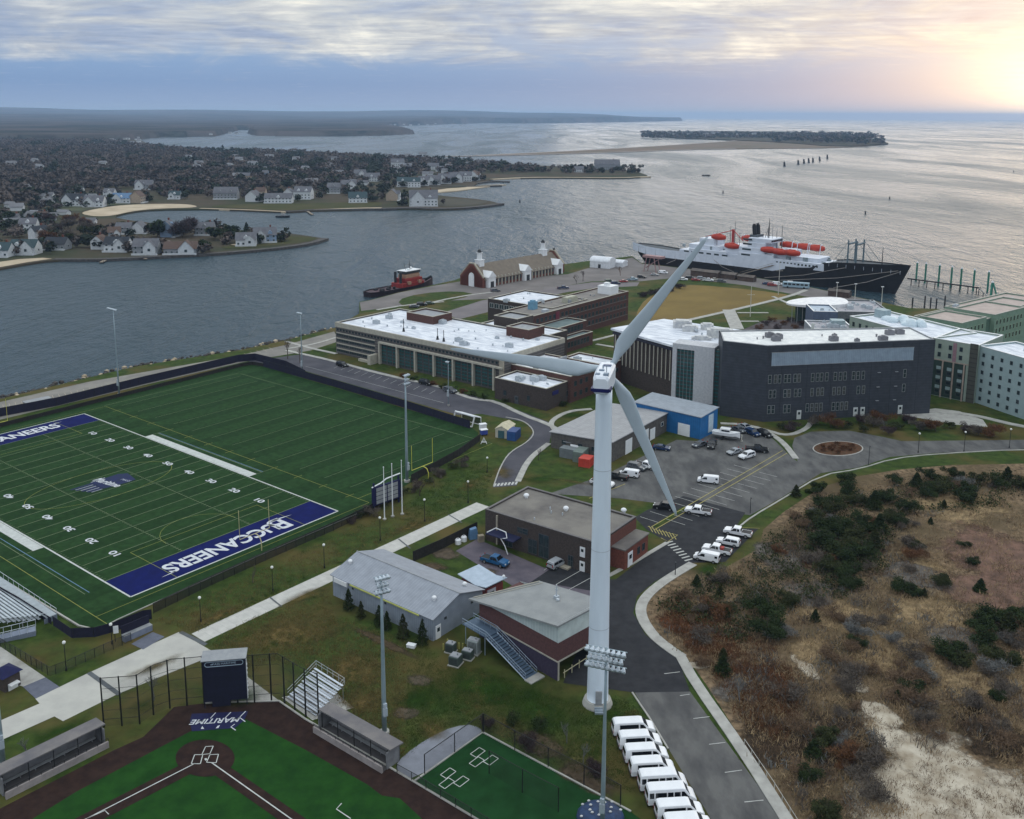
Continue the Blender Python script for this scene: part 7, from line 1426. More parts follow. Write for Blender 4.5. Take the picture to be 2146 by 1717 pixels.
m_ = M(); xx = X[1575]-2; m_.tube([(xx, 0, 22), (xx, 0, 33)], [.4, .15], 8); m_.tube([(xx, -2.5, 27), (xx, 2.5, 27)], .12, 6); m_.tube([(xx, -1.6, 30), (xx, 1.6, 30)], .1, 6); m_.tube([(xx-1.6, -1.6, 22), (xx, 0, 29)], .14, 6); m_.tube([(xx-1.6, 1.6, 22), (xx, 0, 29)], .14, 6); m_.tube([(xx+3, -2, 22), (xx+3, -2, 30)], .1, 6); m_.obj('radar_mast', DARK, ship)
m_ = M(); m_.box(X[1480]-2, -.6, 12, X[1480]-.8, .6, 25); m_.tube([(X[1480]-1.4, 0, 24.5), (X[1440]-6, -7, 20)], .25, 6); m_.tube([(X[1480]-1.4, 0, 24.5), (X[1510]+2, -9, 20)], .25, 6); m_.obj('aft_crane', mat('crane_red', (.40, .05, .05), .6), ship)
def lboat(x, y, z, L_=9.0):
    r_ = M(); n_ = 9; vs = []
    for i in range(n_):
        t = i/(n_-1); w_ = 2.1*math.sin(math.pi*(.06+.88*t))**.6; h_ = 1.9*math.sin(math.pi*(.1+.8*t))**.5
        for k in range(8): a_ = 2*math.pi*k/8; vs.append((x-L_/2+L_*t, y+w_*math.cos(a_), z+h_*math.sin(a_)*(1 if math.sin(a_) > 0 else .9)))
    r_.add(vs, [(i*8+k, (i+1)*8+k, (i+1)*8+(k+1) % 8, i*8+(k+1) % 8) for i in range(n_-1) for k in range(8)]+[tuple(range(8)), tuple((n_-1)*8+k for k in range(7, -1, -1))])
    o = r_.obj('lifeboat', ORG, ship, smooth=True); c_ = M(); c_.box(x-L_*.15, y-.7, z+1.0, x+L_*.2, y+.7, z+1.9); c_.obj('lifeboat_cabin', ORG, o)
    d_ = M()
    for q in (-L_*.32, L_*.32): d_.tube([(x+q, y*.72, z-3.2), (x+q, y*.85, z+1.8), (x+q, y, z+2.2), (x+q, y, z+1.1)], .2, 6)
    d_.obj('davit', SW, ship)
for x, z in ((X[1600]-3, 16.6), (X[1640]-6, 16.2), (X[1680]-8, 16.4)): lboat(x, -10.2, z, 9.6)
for x, z in ((X[1600], 17.6), (X[1680]-2, 17.4), (X[1640], 17.5)): lboat(x, 9.6, z+.6, 9.6)
for x, y, z in ((X[1440]+2, -6, 20.4), (X[1480]+2, -8.4, 16.4), (X[1480]+6, 6, 20.0)): lboat(x, y, z, 9)
for x in (X[1775], X[1800]-1):
    for y in (-5.5, 5.5): m_ = M(); m_.tube([(x, y, 9), (x, y, 25.5)], [.5, .38], 10); m_.obj('kingpost', SBL, ship)
    m_ = M(); m_.tube([(x, -5.5, 23.6), (x, 5.5, 23.6)], .55, 8); m_.tube([(x, -5.5, 25), (x-9, -7, 11)], .12, 5); m_.tube([(x, 5.5, 25), (x+10, 7, 13)], .12, 5); m_.obj('derrick', SBL, ship)
m_ = M(); m_.cbox(X[1775]-6, 0, 8.6, 9, 11, 1.8); m_.cbox(X[1790], 0, 8.6, 8, 10, 1.6); m_.cbox(X[1850]-8, 0, 12.2, 12, 8, 1.4); m_.obj('hatch_cover', mat('hatch_grey2', (.24, .25, .27), .8), ship)
m_ = M(); xx = X[1850]; m_.tube([(xx, 0, 12.5), (xx, 0, 23)], [.3, .12], 6); m_.tube([(xx, 0, 21), (xx+12, 0, 14.5)], .05, 4); m_.tube([(xx, 0, 22), (X[1800], 0, 24)], .05, 4); m_.tube([(X[1727], 0, 20), (X[1775], 0, 24.5)], .05, 4); m_.obj('foremast', DARK, ship)
m_ = M()
for a_, b_ in (((SL+3, -4, 12.4), (SL-52, -24, 3.0)), ((SL+4, -3, 12.0), (SL-22, -26, 3.0)), ((SL-22, -11, 11.8), (SL-62, -22, 3.0)), ((X[1440], -11, 9), (X[1480]+8, -17, 3.2)), ((X[1352]+2, -8, 9.4), (X[1352]-4, -18, 3.2))): m_.tube([a_, tuple((a_[i]+b_[i])/2-(1.2 if i == 2 else 0) for i in range(3)), b_], .14, 5)
m_.obj('mooring_line', mat('rope', (.30, .27, .25), .9), ship)
m_ = M(); m_.add([(X[1545]+14, -11.5, 9.3), (X[1545]+15.5, -11.5, 9.3), (X[1545]-2, -18, 2.6), (X[1545]-3.5, -18, 2.6)], [(0, 1, 2, 3), (3, 2, 1, 0)]); m_.tube([(X[1545]+14, -11.6, 10.2), (X[1545]-3.5, -18, 3.6)], .07, 4); m_.obj('gangway', mat('gangway_tan', (.30, .25, .2), .8), ship)
ship.scale = (1, .8, 1)
# ---- tug
a, b_ = G(768, 624, SEA), G(906, 597, SEA); d = b_-a
tg = thing('tugboat', 'tugboat with a red wheelhouse and black deck moored at the quay corner', 'tugboat', (a.x, a.y+1, SEA), math.atan2(d.y, d.x)); TL = d.length
v_, f_ = [], []
n_ = 14
for i in range(n_+1):
    t = i/n_; w_ = 5.4*min(1, (t+.05)*5)**.5*(1-max(0, (t-.62)/.38)**2.2); w_ = max(w_, .2); z = 2.9+.4*(1-t)+2.4*max(0, (t-.55)/.45)**1.5; x = TL*t
    v_ += [(x, -w_, z), (x, -w_*.92, z*.5), (x, -w_*.85, -1.5), (x, w_*.85, -1.5), (x, w_*.92, z*.5), (x, w_, z)]
f_ = [(i*6+k, i*6+k+1, (i+1)*6+k+1, (i+1)*6+k) for i in range(n_) for k in range(5)]+[tuple(range(5, -1, -1)), tuple(n_*6+k for k in range(6))]
M().add(v_, f_).obj('hull', mat('tug_hull', (.030, .014, .020), .6, col2=(.012, .010, .014), scale=.4), tg)
m_ = M(); m_.add([(v_[i*6][0], v_[i*6][1]*.94, v_[i*6][2]-.7) for i in range(n_+1)]+[(v_[i*6+5][0], v_[i*6+5][1]*.94, v_[i*6+5][2]-.7) for i in range(n_+1)], [(i, i+1, n_+2+i, n_+1+i) for i in range(n_)]); m_.obj('deck', mat('tug_deck', (.12, .07, .08), .9, col2=(.05, .04, .05), scale=.6), tg)
RED = mat('tug_red', (.28, .025, .020), .5, col2=(.20, .02, .02), scale=.6); 
for q in ((.44, .78, 4.2, 2.2, 5.4, RED), (.50, .76, 3.8, 5.4, 8.0, RED), (.52, .74, 2.9, 8.0, 10.2, mat('tug_tan', (.40, .24, .16), .6))): m_ = M(); m_.box(TL*q[0], -q[2], q[3], TL*q[1], q[2], q[4]); m_.obj('deckhouse', q[5], tg, bevel=.3)
m_ = M(); m_.box(TL*.515, -3.2, 11.0, TL*.745, 3.2, 12.6); m_.obj('wheelhouse', mat('wheelhouse_dark', (.05, .055, .06), .3), tg, bevel=.3); m_ = M(); m_.box(TL*.53, -2.6, 10.1, TL*.73, 2.6, 11.05); m_.obj('wheelhouse_base', mat('tug_tan', (0, 0, 0)), tg)
m_ = M(); m_.box(TL*.51, -3.3, 12.6, TL*.75, 3.3, 12.9); m_.obj('wheelhouse_roof', WHITE, tg)
[M().ball((TL*q, y, 13.5), .85, n=10, m=6).obj('radar_dome', WHITE, tg) for q, y in ((.60, -1), (.68, 1.2))]; m_ = M(); m_.tube([(TL*.64, 0, 12.8), (TL*.64, 0, 19)], [.25, .1], 6); m_.tube([(TL*.64, -2, 16), (TL*.64, 2, 16)], .1, 5); m_.tube([(TL*.58, 0, 12.8), (TL*.55, 0, 18)], .1, 5); m_.obj('mast', DARK, tg)
[M().tube([(TL*.46, y, 5), (TL*.46, y, 12.5)], .7, 10).obj('funnel', DARK, tg) for y in (2, -2)]
[M().box(TL*q, -4.95, 4.3, TL*q+2.0, -3.75, 6.2).obj('side_locker', mat('tug_tan', (0, 0, 0)), tg) for q in (.52, .68)]
m_ = M(); r2 = random.Random(2); [m_.cbox(TL*r2.uniform(.06, .4), r2.uniform(-3.5, 3.5), 2.4, r2.uniform(.8, 2.5), r2.uniform(.8, 2), r2.uniform(.5, 1.5), r2.random()) for _ in range(12)]; m_.obj('deck_gear', mat('gear_black', (.015, .013, .018), .8), tg)
[M().tube([(TL*(.82+.035*k), -3.6+k*.5, 5.2+k*.3), (TL*(.82+.035*k), -3.4+k*.5, 5.2+k*.3)], .9, 10).obj('fender', TYRE, tg) for k in range(4)]
tg.scale = (1, .95, .78)
m_ = M(); r2 = random.Random(8)
for k in range(60):
    x = r2.uniform(X[1352], X[1727]); y = r2.uniform(-9, 9); z = 13.0 if x < X[1480] else (14 if x < X[1600] else 12.4); m_.cbox(x, y, z-.05, r2.uniform(.6, 2.6), r2.uniform(.6, 2.2), r2.uniform(.5, 2.2), 0)
tag(m_.obj('deck_fittings', mat('ship_grey_bits', (.34, .38, .42), .6, col2=(.12, .16, .17), scale=.3), ship), kind='stuff')
for k in range(9): m_ = M(); x = X[1440]+k*(X[1600]-X[1440])/8; y = (-4, 4, 0)[k % 3]; m_.tube([(x, y, 14), (x, y, 24+3*(k % 3))], [.22, .1], 5); m_.tube([(x-1.2, y, 21), (x+1.2, y, 21)], .08, 4); m_.obj('antenna_mast', DARK, ship)
m_ = M(); [m_.tube([(X[1352]+k*4.6, -8.8-min(2, k*.5), 11.6), (X[1352]+k*4.6, -8.8-min(2, k*.5), 13.4)], .07, 4) for k in range(30)]; m_.obj('deck_rail', SW, ship)
# ---- pier with green mooring piles
GP = mat('pile_green', (.035, .20, .14), .6)
for k, (bx, by, ty) in enumerate(((1919.6, 589, 551), (1938, 593, 553), (1966, 600, 556), (1992, 603, 560), (2012, 607, 563), (2039, 610, 566), (2069, 612, 570), (2077, 624, 592))):
    p = G(bx, by, SEA); o_ = ('first', 'second', 'third', 'fourth', 'fifth', 'sixth', 'seventh', 'last')[k]; r_ = thing('mooring_pile', '%s green mooring pile out from the ship bow' % o_ if k < 7 else 'short green pile cluster at the outer end of the pier', 'pile', (p.x, p.y, SEA), 0, 'green mooring piles beyond the ship'); lo = 4.0
    hh_ = (by-ty)*(p.y/F_PX)*1.02
    m_ = M(); m_.tube([(0, 0, -2), (0, 0, hh_)], .48, 10)
    if k > 6: m_.tube([(2.0, -3, -1), (.3, 0, hh_)], .4, 8); m_.tube([(-2, -3, -1), (-.3, 0, hh_*.9)], .4, 8)
    m_.obj('shaft', GP, r_); m_ = M(); m_.tube([(0, 0, hh_), (0, 0, hh_+.9)], [.55, .2], 10); m_.obj('cap', WHITE, r_)
a, b_ = G(1902, 584, 1), G(2056, 604, 1); r_ = thing('catwalk', 'long dark catwalk joining the mooring piles to the ship bow', 'catwalk', (a.x, a.y, SEA), 0); m_ = M(); m_.ribbon([a, b_], 1.4, 1.0); m_.tube([a, b_], .45, 4, math.pi/4); m_.obj('deck', DARK, r_, world=True); m_ = M(); [m_.tube([a.lerp(b_, (k+.5)/9)+Vector((0, 0, -5)), a.lerp(b_, (k+.5)/9)], .25, 6) for k in range(9)]; m_.obj('support', DARK, r_, world=True)
a, b_ = G(2052, 604, 1), G(2080, 632, 0); r_ = thing('catwalk', 'short walkway running back to shore from the pier end', 'catwalk', (a.x, a.y, SEA), 0); m_ = M(); m_.tube([a, b_], .35, 4, math.pi/4); m_.obj('deck', mat('grey_walk', (.3, .29, .27), .8), r_, world=True); m_ = M(); [m_.tube([a.lerp(b_, k/3)-Vector((0, 0, 5)), a.lerp(b_, k/3)], .22, 6) for k in range(3)]; m_.obj('support', DARK, r_, world=True)
for k, bx in enumerate(((1912, 640), (1938, 636), (1950, 640), (1980, 636), (1962, 642))):
    p = G(*bx); r_ = thing('fender_post', 'dark timber fender post in the water by the bow', 'post', (p.x, p.y, SEA), 0, 'timber fender posts by the ship bow'); m_ = M(); m_.tube([(0, 0, -2), (0, 0, 6.0)], .35, 8); m_.obj('post', DARK, r_); m_ = M(); m_.tube([(0, 0, 6), (0, 0, 6.4)], .42, 8); m_.obj('cap', GREYM, r_)
for k, (bx, ty) in enumerate((((1753, 624), 593), ((1791, 633), 596), ((1847, 640), 602))):
    p = G(*bx); h_ = hpx(bx, ty); r_ = thing('lamp_post', ('left', 'middle', 'right')[k]+' pale lamp post on the quay in front of the ship bow' , 'lamp post', (p.x, p.y, 0), 0, 'pale lamp posts on the quay'); m_ = M(); m_.tube([(0, 0, 0), (0, 0, h_)], [.22, .12], 8); m_.obj('post', mat('pale_mast', (0, 0, 0)), r_); m_ = M(); m_.cbox(0, 0, h_, 1.2, .5, .3); m_.obj('lamp_head', WHITE, r_)
p = G(1366, 570); r_ = thing('quay_crane', 'pinkish steel gantry on the quay under the ship stern', 'crane', (p.x, p.y, 0), R(-40)); m_ = M(); [m_.tube([(x, y, 0), (x*.6, y, 8)], .3, 6) for x in (-4, 4) for y in (-2, 2)]; m_.obj('legs', mat('pink_steel', (.36, .22, .22), .7), r_); m_ = M(); m_.box(-5, -2.2, 8, 7, 2.2, 9.2); m_.tube([(-4, 0, 2), (5, 0, 8)], .3, 6); m_.obj('boom', mat('pink_steel', (0, 0, 0)), r_)
# ---- things on the open water
def mark(name, label, cat, x, y, h_, w_, grp=None, kind=0):
    p = G(x, y, SEA); r_ = thing(name, label, cat, (p.x, p.y, SEA), 0, grp); m_ = M()
    if kind == 0: m_.tube([(0, 0, -1), (0, 0, h_)], w_, 6); m_.tube([(w_*1.8, 0, -1), (w_*.4, 0, h_*.9)], w_*.8, 6); m_.obj('pile', DARK, r_); m_ = M(); m_.tube([(0, 0, h_), (0, 0, h_+.5)], w_*1.3, 6); m_.obj('cap', DARK, r_)
    elif kind == 1: [m_.ball((random.uniform(-w_, w_), random.uniform(-2, 2), 0), w_*.5, w_*.4, h_, 7, 3) for _ in range(5)]; o = m_.obj('rock', ROCK, r_)
    else:
        v, f = hull_mesh(w_, w_*.3, h_*.5); m_.add(v, f); m_.obj('hull', DARK, r_); m_ = M(); m_.box(-w_*.15, -w_*.1, h_*.4, w_*.15, w_*.1, h_); m_.obj('cabin', GREYM, r_)
for k, (x, y) in enumerate(((1643, 349), (1672, 345), (1684, 343), (1694, 341), (1703, 340), (1717, 337), (1733, 333))): mark('channel_dolphin', '%s dark dolphin pile from the left in the row off the spit' % ('first', 'second', 'third', 'fourth', 'fifth', 'sixth', 'seventh')[k], 'pile', x, y, 8, 1.3, 'dark dolphin piles standing in the bay')
mark('rock_islet', 'low dark rock awash in the bay left of the dolphin piles', 'rock', 1482, 369, 2.2, 6, kind=1)
for lb, x, y in (('small dark buoy below the rock awash', 1515, 405), ('small dark buoy in the bay above the ship bow', 1864, 418), ('lone buoy near the right edge of the bay', 2124, 361), ('small buoy between the kingposts and the spit', 1813, 449), ('small buoy off the near point', 1089, 425)): mark('buoy', lb, 'buoy', x, y, 2.4, .5)
for lb, x, y in (('tiny dark workboat far out in the upper bay', 1152, 288), ('tiny dark boat near the far shore', 1177, 266), ('small boat in the cove behind the near point', 593, 456)): mark('small_boat', lb, 'boat', x, y, 3, 12, kind=2)
# ================================================================ FAR LAND
def land(name, pts, top, mt_, k=1):
    P_ = [G(x, y, SEA) for x, y in (smooth_poly(pts, k) if k else pts)]
    return structure(M().prism([(p.x, p.y) for p in P_], SEA-1, top).obj(name, mt_))
L1 = [(-600, 660), (-60, 580), (0, 567), (60, 556), (110, 549), (200, 549), (260, 547), (350, 542), (430, 538), (520, 531), (600, 523), (650, 515), (683, 504), (640, 497), (590, 491), (480, 484), (400, 477), (330, 472), (265, 464), (235, 457), (270, 448), (320, 442), (450, 441), (520, 444), (600, 448), (660, 444), (860, 440), (920, 442), (960, 441), (1010, 437), (1050, 430), (1020, 422), (940, 414), (880, 408), (920, 398), (990, 393), (1000, 386), (1040, 376), (1100, 375), (1200, 375), (1300, 376), (1365, 372), (1330, 360), (1250, 353), (1110, 348), (1010, 341), (930, 333), (820, 327), (700, 321), (600, 317), (470, 317), (400, 314), (340, 309), (310, 302), (290, 293), (150, 290), (-100, 288), (-600, 300)]
land('peninsula', L1, -1.3, FARL)
land('headland_shore', [(860, 408), (870, 402), (905, 400), (1000, 390), (1070, 388), (1035, 391), (1000, 396), (940, 404)], -1.6, BEACH)
# shoreline sand and dark boulder rims
def rim(name, pts, w_, z, mt_, k=1): m_ = M(); m_.kerb(smooth_line([G(x, y, SEA) for x, y in pts], k), w_, SEA-1, z); return structure(m_.obj(name, mt_))
rim('shore_rock_rim', [(115, 548), (200, 548), (260, 546), (350, 541), (430, 537), (520, 530), (600, 522), (650, 514), (682, 504)], 5, -.9, ROCK)
rim('shore_rock_rim', [(600, 447), (660, 443), (800, 441)], 5, -.8, ROCK); rim('shore_rock_rim', [(800, 441), (860, 439), (920, 441), (960, 440), (1010, 436), (1050, 430)], 8, -.6, ROCK); rim('shore_rock_rim', [(900, 393), (990, 393), (1050, 391)], 6, -.8, ROCK); rim('shore_rock_rim', [(1000, 386), (1030, 382), (1068, 383)], 5, -.8, ROCK)
sheet('far_beach', [G(x, y, SEA) for x, y in smooth_poly([(165, 450), (200, 441), (250, 433), (330, 430), (400, 431), (420, 438), (330, 440), (275, 446), (235, 456), (195, 457)], 2)], BEACH, -1.15)
sheet('far_beach', [G(x, y, SEA) for x, y in [(-80, 582), (0, 565), (60, 554), (110, 547), (90, 545), (40, 548), (-80, 565)]], BEACH, -1.15)
rim('far_beach', [(1030, 378), (1100, 374), (1200, 374), (1300, 375), (1360, 372)], 8, -1.0, BEACH); rim('far_beach', [(420, 440), (520, 443), (600, 447)], 4, -1.0, BEACH); rim('far_beach', [(660, 443), (760, 439), (800, 439)], 5, -.95, BEACH)
sheet('shore_scrub', [G(x, y, SEA) for x, y in smooth_poly([(420, 436), (520, 430), (640, 430), (800, 424), (800, 437), (660, 441), (600, 445), (520, 441)], 1)], SCRUB, -1.1)
sheet('shore_scrub', [G(x, y, SEA) for x, y in smooth_poly([(130, 425), (220, 420), (300, 425), (250, 432), (200, 439), (160, 447), (120, 440)], 1)], mat('far_lawn', (.05, .068, .025), .95, col2=(.07, .06, .03), scale=.03, coord='World'), -1.1)
sheet('shore_scrub', [G(x, y, SEA) for x, y in smooth_poly([(590, 500), (640, 500), (670, 504), (640, 512), (560, 520), (480, 527), (460, 522), (540, 512)], 1)], SCRUB, -1.1)
sheet('shore_scrub', [G(x, y, SEA) for x, y in smooth_poly([(920, 418), (1000, 422), (1030, 428), (960, 436), (910, 434)], 1)], mat('brown_scrub', (.06, .05, .03), .95, col2=(.035, .035, .02), scale=.05, coord='World'), -1.1)
sheet('sea_wall', [G(x, y, SEA) for x, y in [(483, 518), (590, 500), (605, 502), (500, 520)]], BEACH, -.9)
# spit and island
land('spit', [(930, 329), (1050, 327), (1200, 323), (1330, 319), (1420, 315), (1540, 313), (1650, 312), (1760, 311), (1862, 304), (1850, 298), (1800, 290), (1640, 290), (1550, 295), (1500, 299), (1400, 306), (1200, 318), (1000, 327)], -1.2, mat('spit_grass', (.16, .105, .07), .98, col2=(.10, .085, .05), scale=.008, coord='World', det=8))
rim('spit_beach', [(930, 329), (1050, 327), (1200, 323), (1330, 319), (1420, 315), (1540, 313)], 14, -1.0, mat('grey_beach', (.36, .31, .28), .95)); rim('spit_beach', [(1000, 327), (1200, 318), (1400, 306), (1500, 299), (1550, 295)], 14, -1.0, mat('grey_beach', (0, 0, 0)))
land('island', [(1335, 282), (1400, 290), (1480, 293), (1550, 296), (1640, 300), (1760, 310), (1860, 304), (1862, 302), (1800, 285), (1700, 278), (1500, 276), (1400, 277)], 1.5, FARL)
# far mainland as rolling low hills
Mpx = [(-900, 300), (250, 297), (290, 292), (340, 288), (450, 286), (478, 279), (500, 273), (530, 272), (520, 280), (540, 285), (640, 286), (780, 285), (868, 281), (845, 273), (800, 267), (840, 264), (950, 260), (1010, 258), (1100, 259), (1250, 257), (1420, 254), (1560, 251), (1700, 248), (1765, 246.5), (1700, 245), (-900, 243)]
def inpoly(x, y, P_):
    c = False; j = len(P_)-1
    for i in range(len(P_)):
        xi, yi = P_[i]; xj, yj = P_[j]
        if (yi > y) != (yj > y) and x < (xj-xi)*(y-yi)/(yj-yi)+xi: c = not c
        j = i
    return c
def topx(p):
    d = Vector((p[0], p[1], p[2]-CAM_H)); f = d.dot(_F); return PW/2+F_PX*d.dot(CR)/f, CY-F_PX*d.dot(CU)/f
na_, nd_ = 420, 70; vs = []; D0, D1 = 2700.0, 17000.0
for i in range(nd_+1):
    dist = D0*(D1/D0)**(i/nd_)
    for k in range(na_+1):
        az_ = R(-42+64*k/na_); x, y = dist*math.sin(az_), dist*math.cos(az_)
        q = topx((x, y, SEA)); ins = inpoly(q[0], q[1], Mpx)
        if ins or (q[1] < 246 and q[0] < 1765):
            s_ = dist/D1; n1 = noise.noise(Vector((x/1500, y/2600, 1.7)))*.5+.5; n2 = noise.noise(Vector((x/260, y/260, 5)))*.5+.5
            hmax = 8+30*s_**1.2+150*s_**3*min(1, max(.0, (1900-q[0])/900))
            if q[0] < 350: hmax += 26*s_*(1-q[0]/350 if q[0] > 0 else 1)
            taper = min(1, max(0, (1770-q[0])/500))
            z = 3+(hmax*(.45+.55*n1)+4*n2)*taper
        else: z = SEA-6
        vs.append((x, y, z))
fs_ = [(i*(na_+1)+k, i*(na_+1)+k+1, (i+1)*(na_+1)+k+1, (i+1)*(na_+1)+k) for i in range(nd_) for k in range(na_)]
fs_ = [f for f in fs_ if max(vs[i][2] for i in f) > SEA-5]
hm = mat('far_woods', (.045, .052, .046), .98, col2=(.010, .015, .014), scale=.03, spec=0, cut=(.42, .58), col3=(.085, .072, .068), scale3=.0022, coord='World', det=10)
structure(M().add(vs, fs_).obj('mainland_hills', hm, smooth=True))
# ---- houses
TR = mat('teal_shingle', (.045, .075, .085), .9); GRF = mat('grey_shingle', (.14, .14, .155), .9, col2=(.10, .10, .115), scale=.3); BRF = mat('brown_shingle2', (.12, .08, .065), .9); BKF = mat('black_shingle', (.035, .04, .05), .9); HW = mat('house_white', (.62, .64, .66), .7); HG = mat('house_grey', (.26, .27, .29), .85); HT = mat('house_tan', (.42, .33, .25), .85); HBL = mat('house_blue', (.22, .30, .42), .8)
def house(x, y, w_, d_, h_, deg, wm_, rm_, label, dormer=1, chim=True, grp=None, hip=False, porch=True):
    p = G(x, y, -1.2); z0 = -1.25; r_ = thing('house', label, 'house', (p.x, p.y, z0), R(deg), grp); rh = d_*.42
    m_ = M(); m_.add([(-w_/2, -d_/2, 0), (w_/2, -d_/2, 0), (w_/2, d_/2, 0), (-w_/2, d_/2, 0), (-w_/2, -d_/2, h_), (w_/2, -d_/2, h_), (w_/2, d_/2, h_), (-w_/2, d_/2, h_), (-w_/2, 0, h_+rh), (w_/2, 0, h_+rh)], [(0, 1, 5, 4), (1, 2, 6, 9, 5), (2, 3, 7, 6), (3, 0, 4, 8, 7)]); m_.obj('wall', wm_, r_)
    e = .5; m_ = M(); m_.add([(-w_/2-e, -d_/2-e, h_-.3), (w_/2+e, -d_/2-e, h_-.3), (w_/2+e, 0, h_+rh+.15), (-w_/2-e, 0, h_+rh+.15), (-w_/2-e, d_/2+e, h_-.3), (w_/2+e, d_/2+e, h_-.3)], [(0, 1, 2, 3), (3, 2, 5, 4)]); ro = m_.obj('roof', rm_, r_)
    for s_ in range(dormer):
        q = (s_-(dormer-1)/2)*w_*.45
        m_ = M(); m_.add([(q-1.4, -d_*.46, h_+.1), (q+1.4, -d_*.46, h_+.1), (q+1.4, -d_*.46, h_+1.6), (q, -d_*.46, h_+2.9), (q-1.4, -d_*.46, h_+1.6), (q-1.4, -d_*.05, h_+1.6), (q+1.4, -d_*.05, h_+1.6), (q, -d_*.02, h_+2.9)], [(0, 1, 2, 3, 4), (1, 6, 2), (0, 4, 5), (2, 6, 7, 3), (4, 3, 7, 5)]); m_.obj('dormer', wm_, ro)
    if chim: m_ = M(); m_.cbox(w_*.25, .5, h_, 1.0, 1.0, rh+1.6); m_.obj('chimney', BRICKR, ro)
    if int(x+y) % 2 == 1:
        g = w_*.24; q = w_*.2*(1 if int(x) % 2 else -1); m_ = M(); m_.add([(q-g, -d_/2-2, 0), (q+g, -d_/2-2, 0), (q+g, -d_/2-2, h_), (q, -d_/2-2, h_+g*1.05), (q-g, -d_/2-2, h_), (q+g, 0, 0), (q+g, 0, h_), (q-g, 0, 0), (q-g, 0, h_), (q, 0, h_+g*1.05)], [(0, 1, 2, 3, 4), (1, 5, 6, 2), (7, 0, 4, 8)]); m_.obj('front_wing', HW, r_)
        m_ = M(); m_.add([(q-g-.4, -d_/2-2.4, h_-.4), (q, -d_/2-2.4, h_+g*1.05+.12), (q+g+.4, -d_/2-2.4, h_-.4), (q-g-.4, 0, h_-.4), (q, 0, h_+g*1.05+.12), (q+g+.4, 0, h_-.4)], [(0, 1, 4, 3), (1, 2, 5, 4)]); m_.obj('wing_roof', rm_, ro); inst('window', wmesh(1.8, 1.8, WBLUE), r_, (q, -d_/2-2, h_*.45))
    nw = max(2, int(w_/3.2))
    for k in range(nw):
        for z in ((1.0, 3.8) if h_ > 4.5 else (1.0,)): inst('window', wmesh(1.5, 1.4, WBLUE), r_, (-w_/2+w_*(k+.5)/nw, -d_/2, z))
    inst('window', wmesh(1.5, 1.4, WBLUE), r_, (w_/2, 0, h_*.4), (0, 0, math.pi/2))
    if porch: m_ = M(); m_.box(-w_/2-.3, -d_/2-2.4, 0, w_/2+.3, -d_/2-.02, .5); m_.box(-w_/2-.3, -d_/2-2.4, .5, w_/2+.3, -d_/2-2.3, 1.3); m_.obj('deck', HW, r_)
    return r_
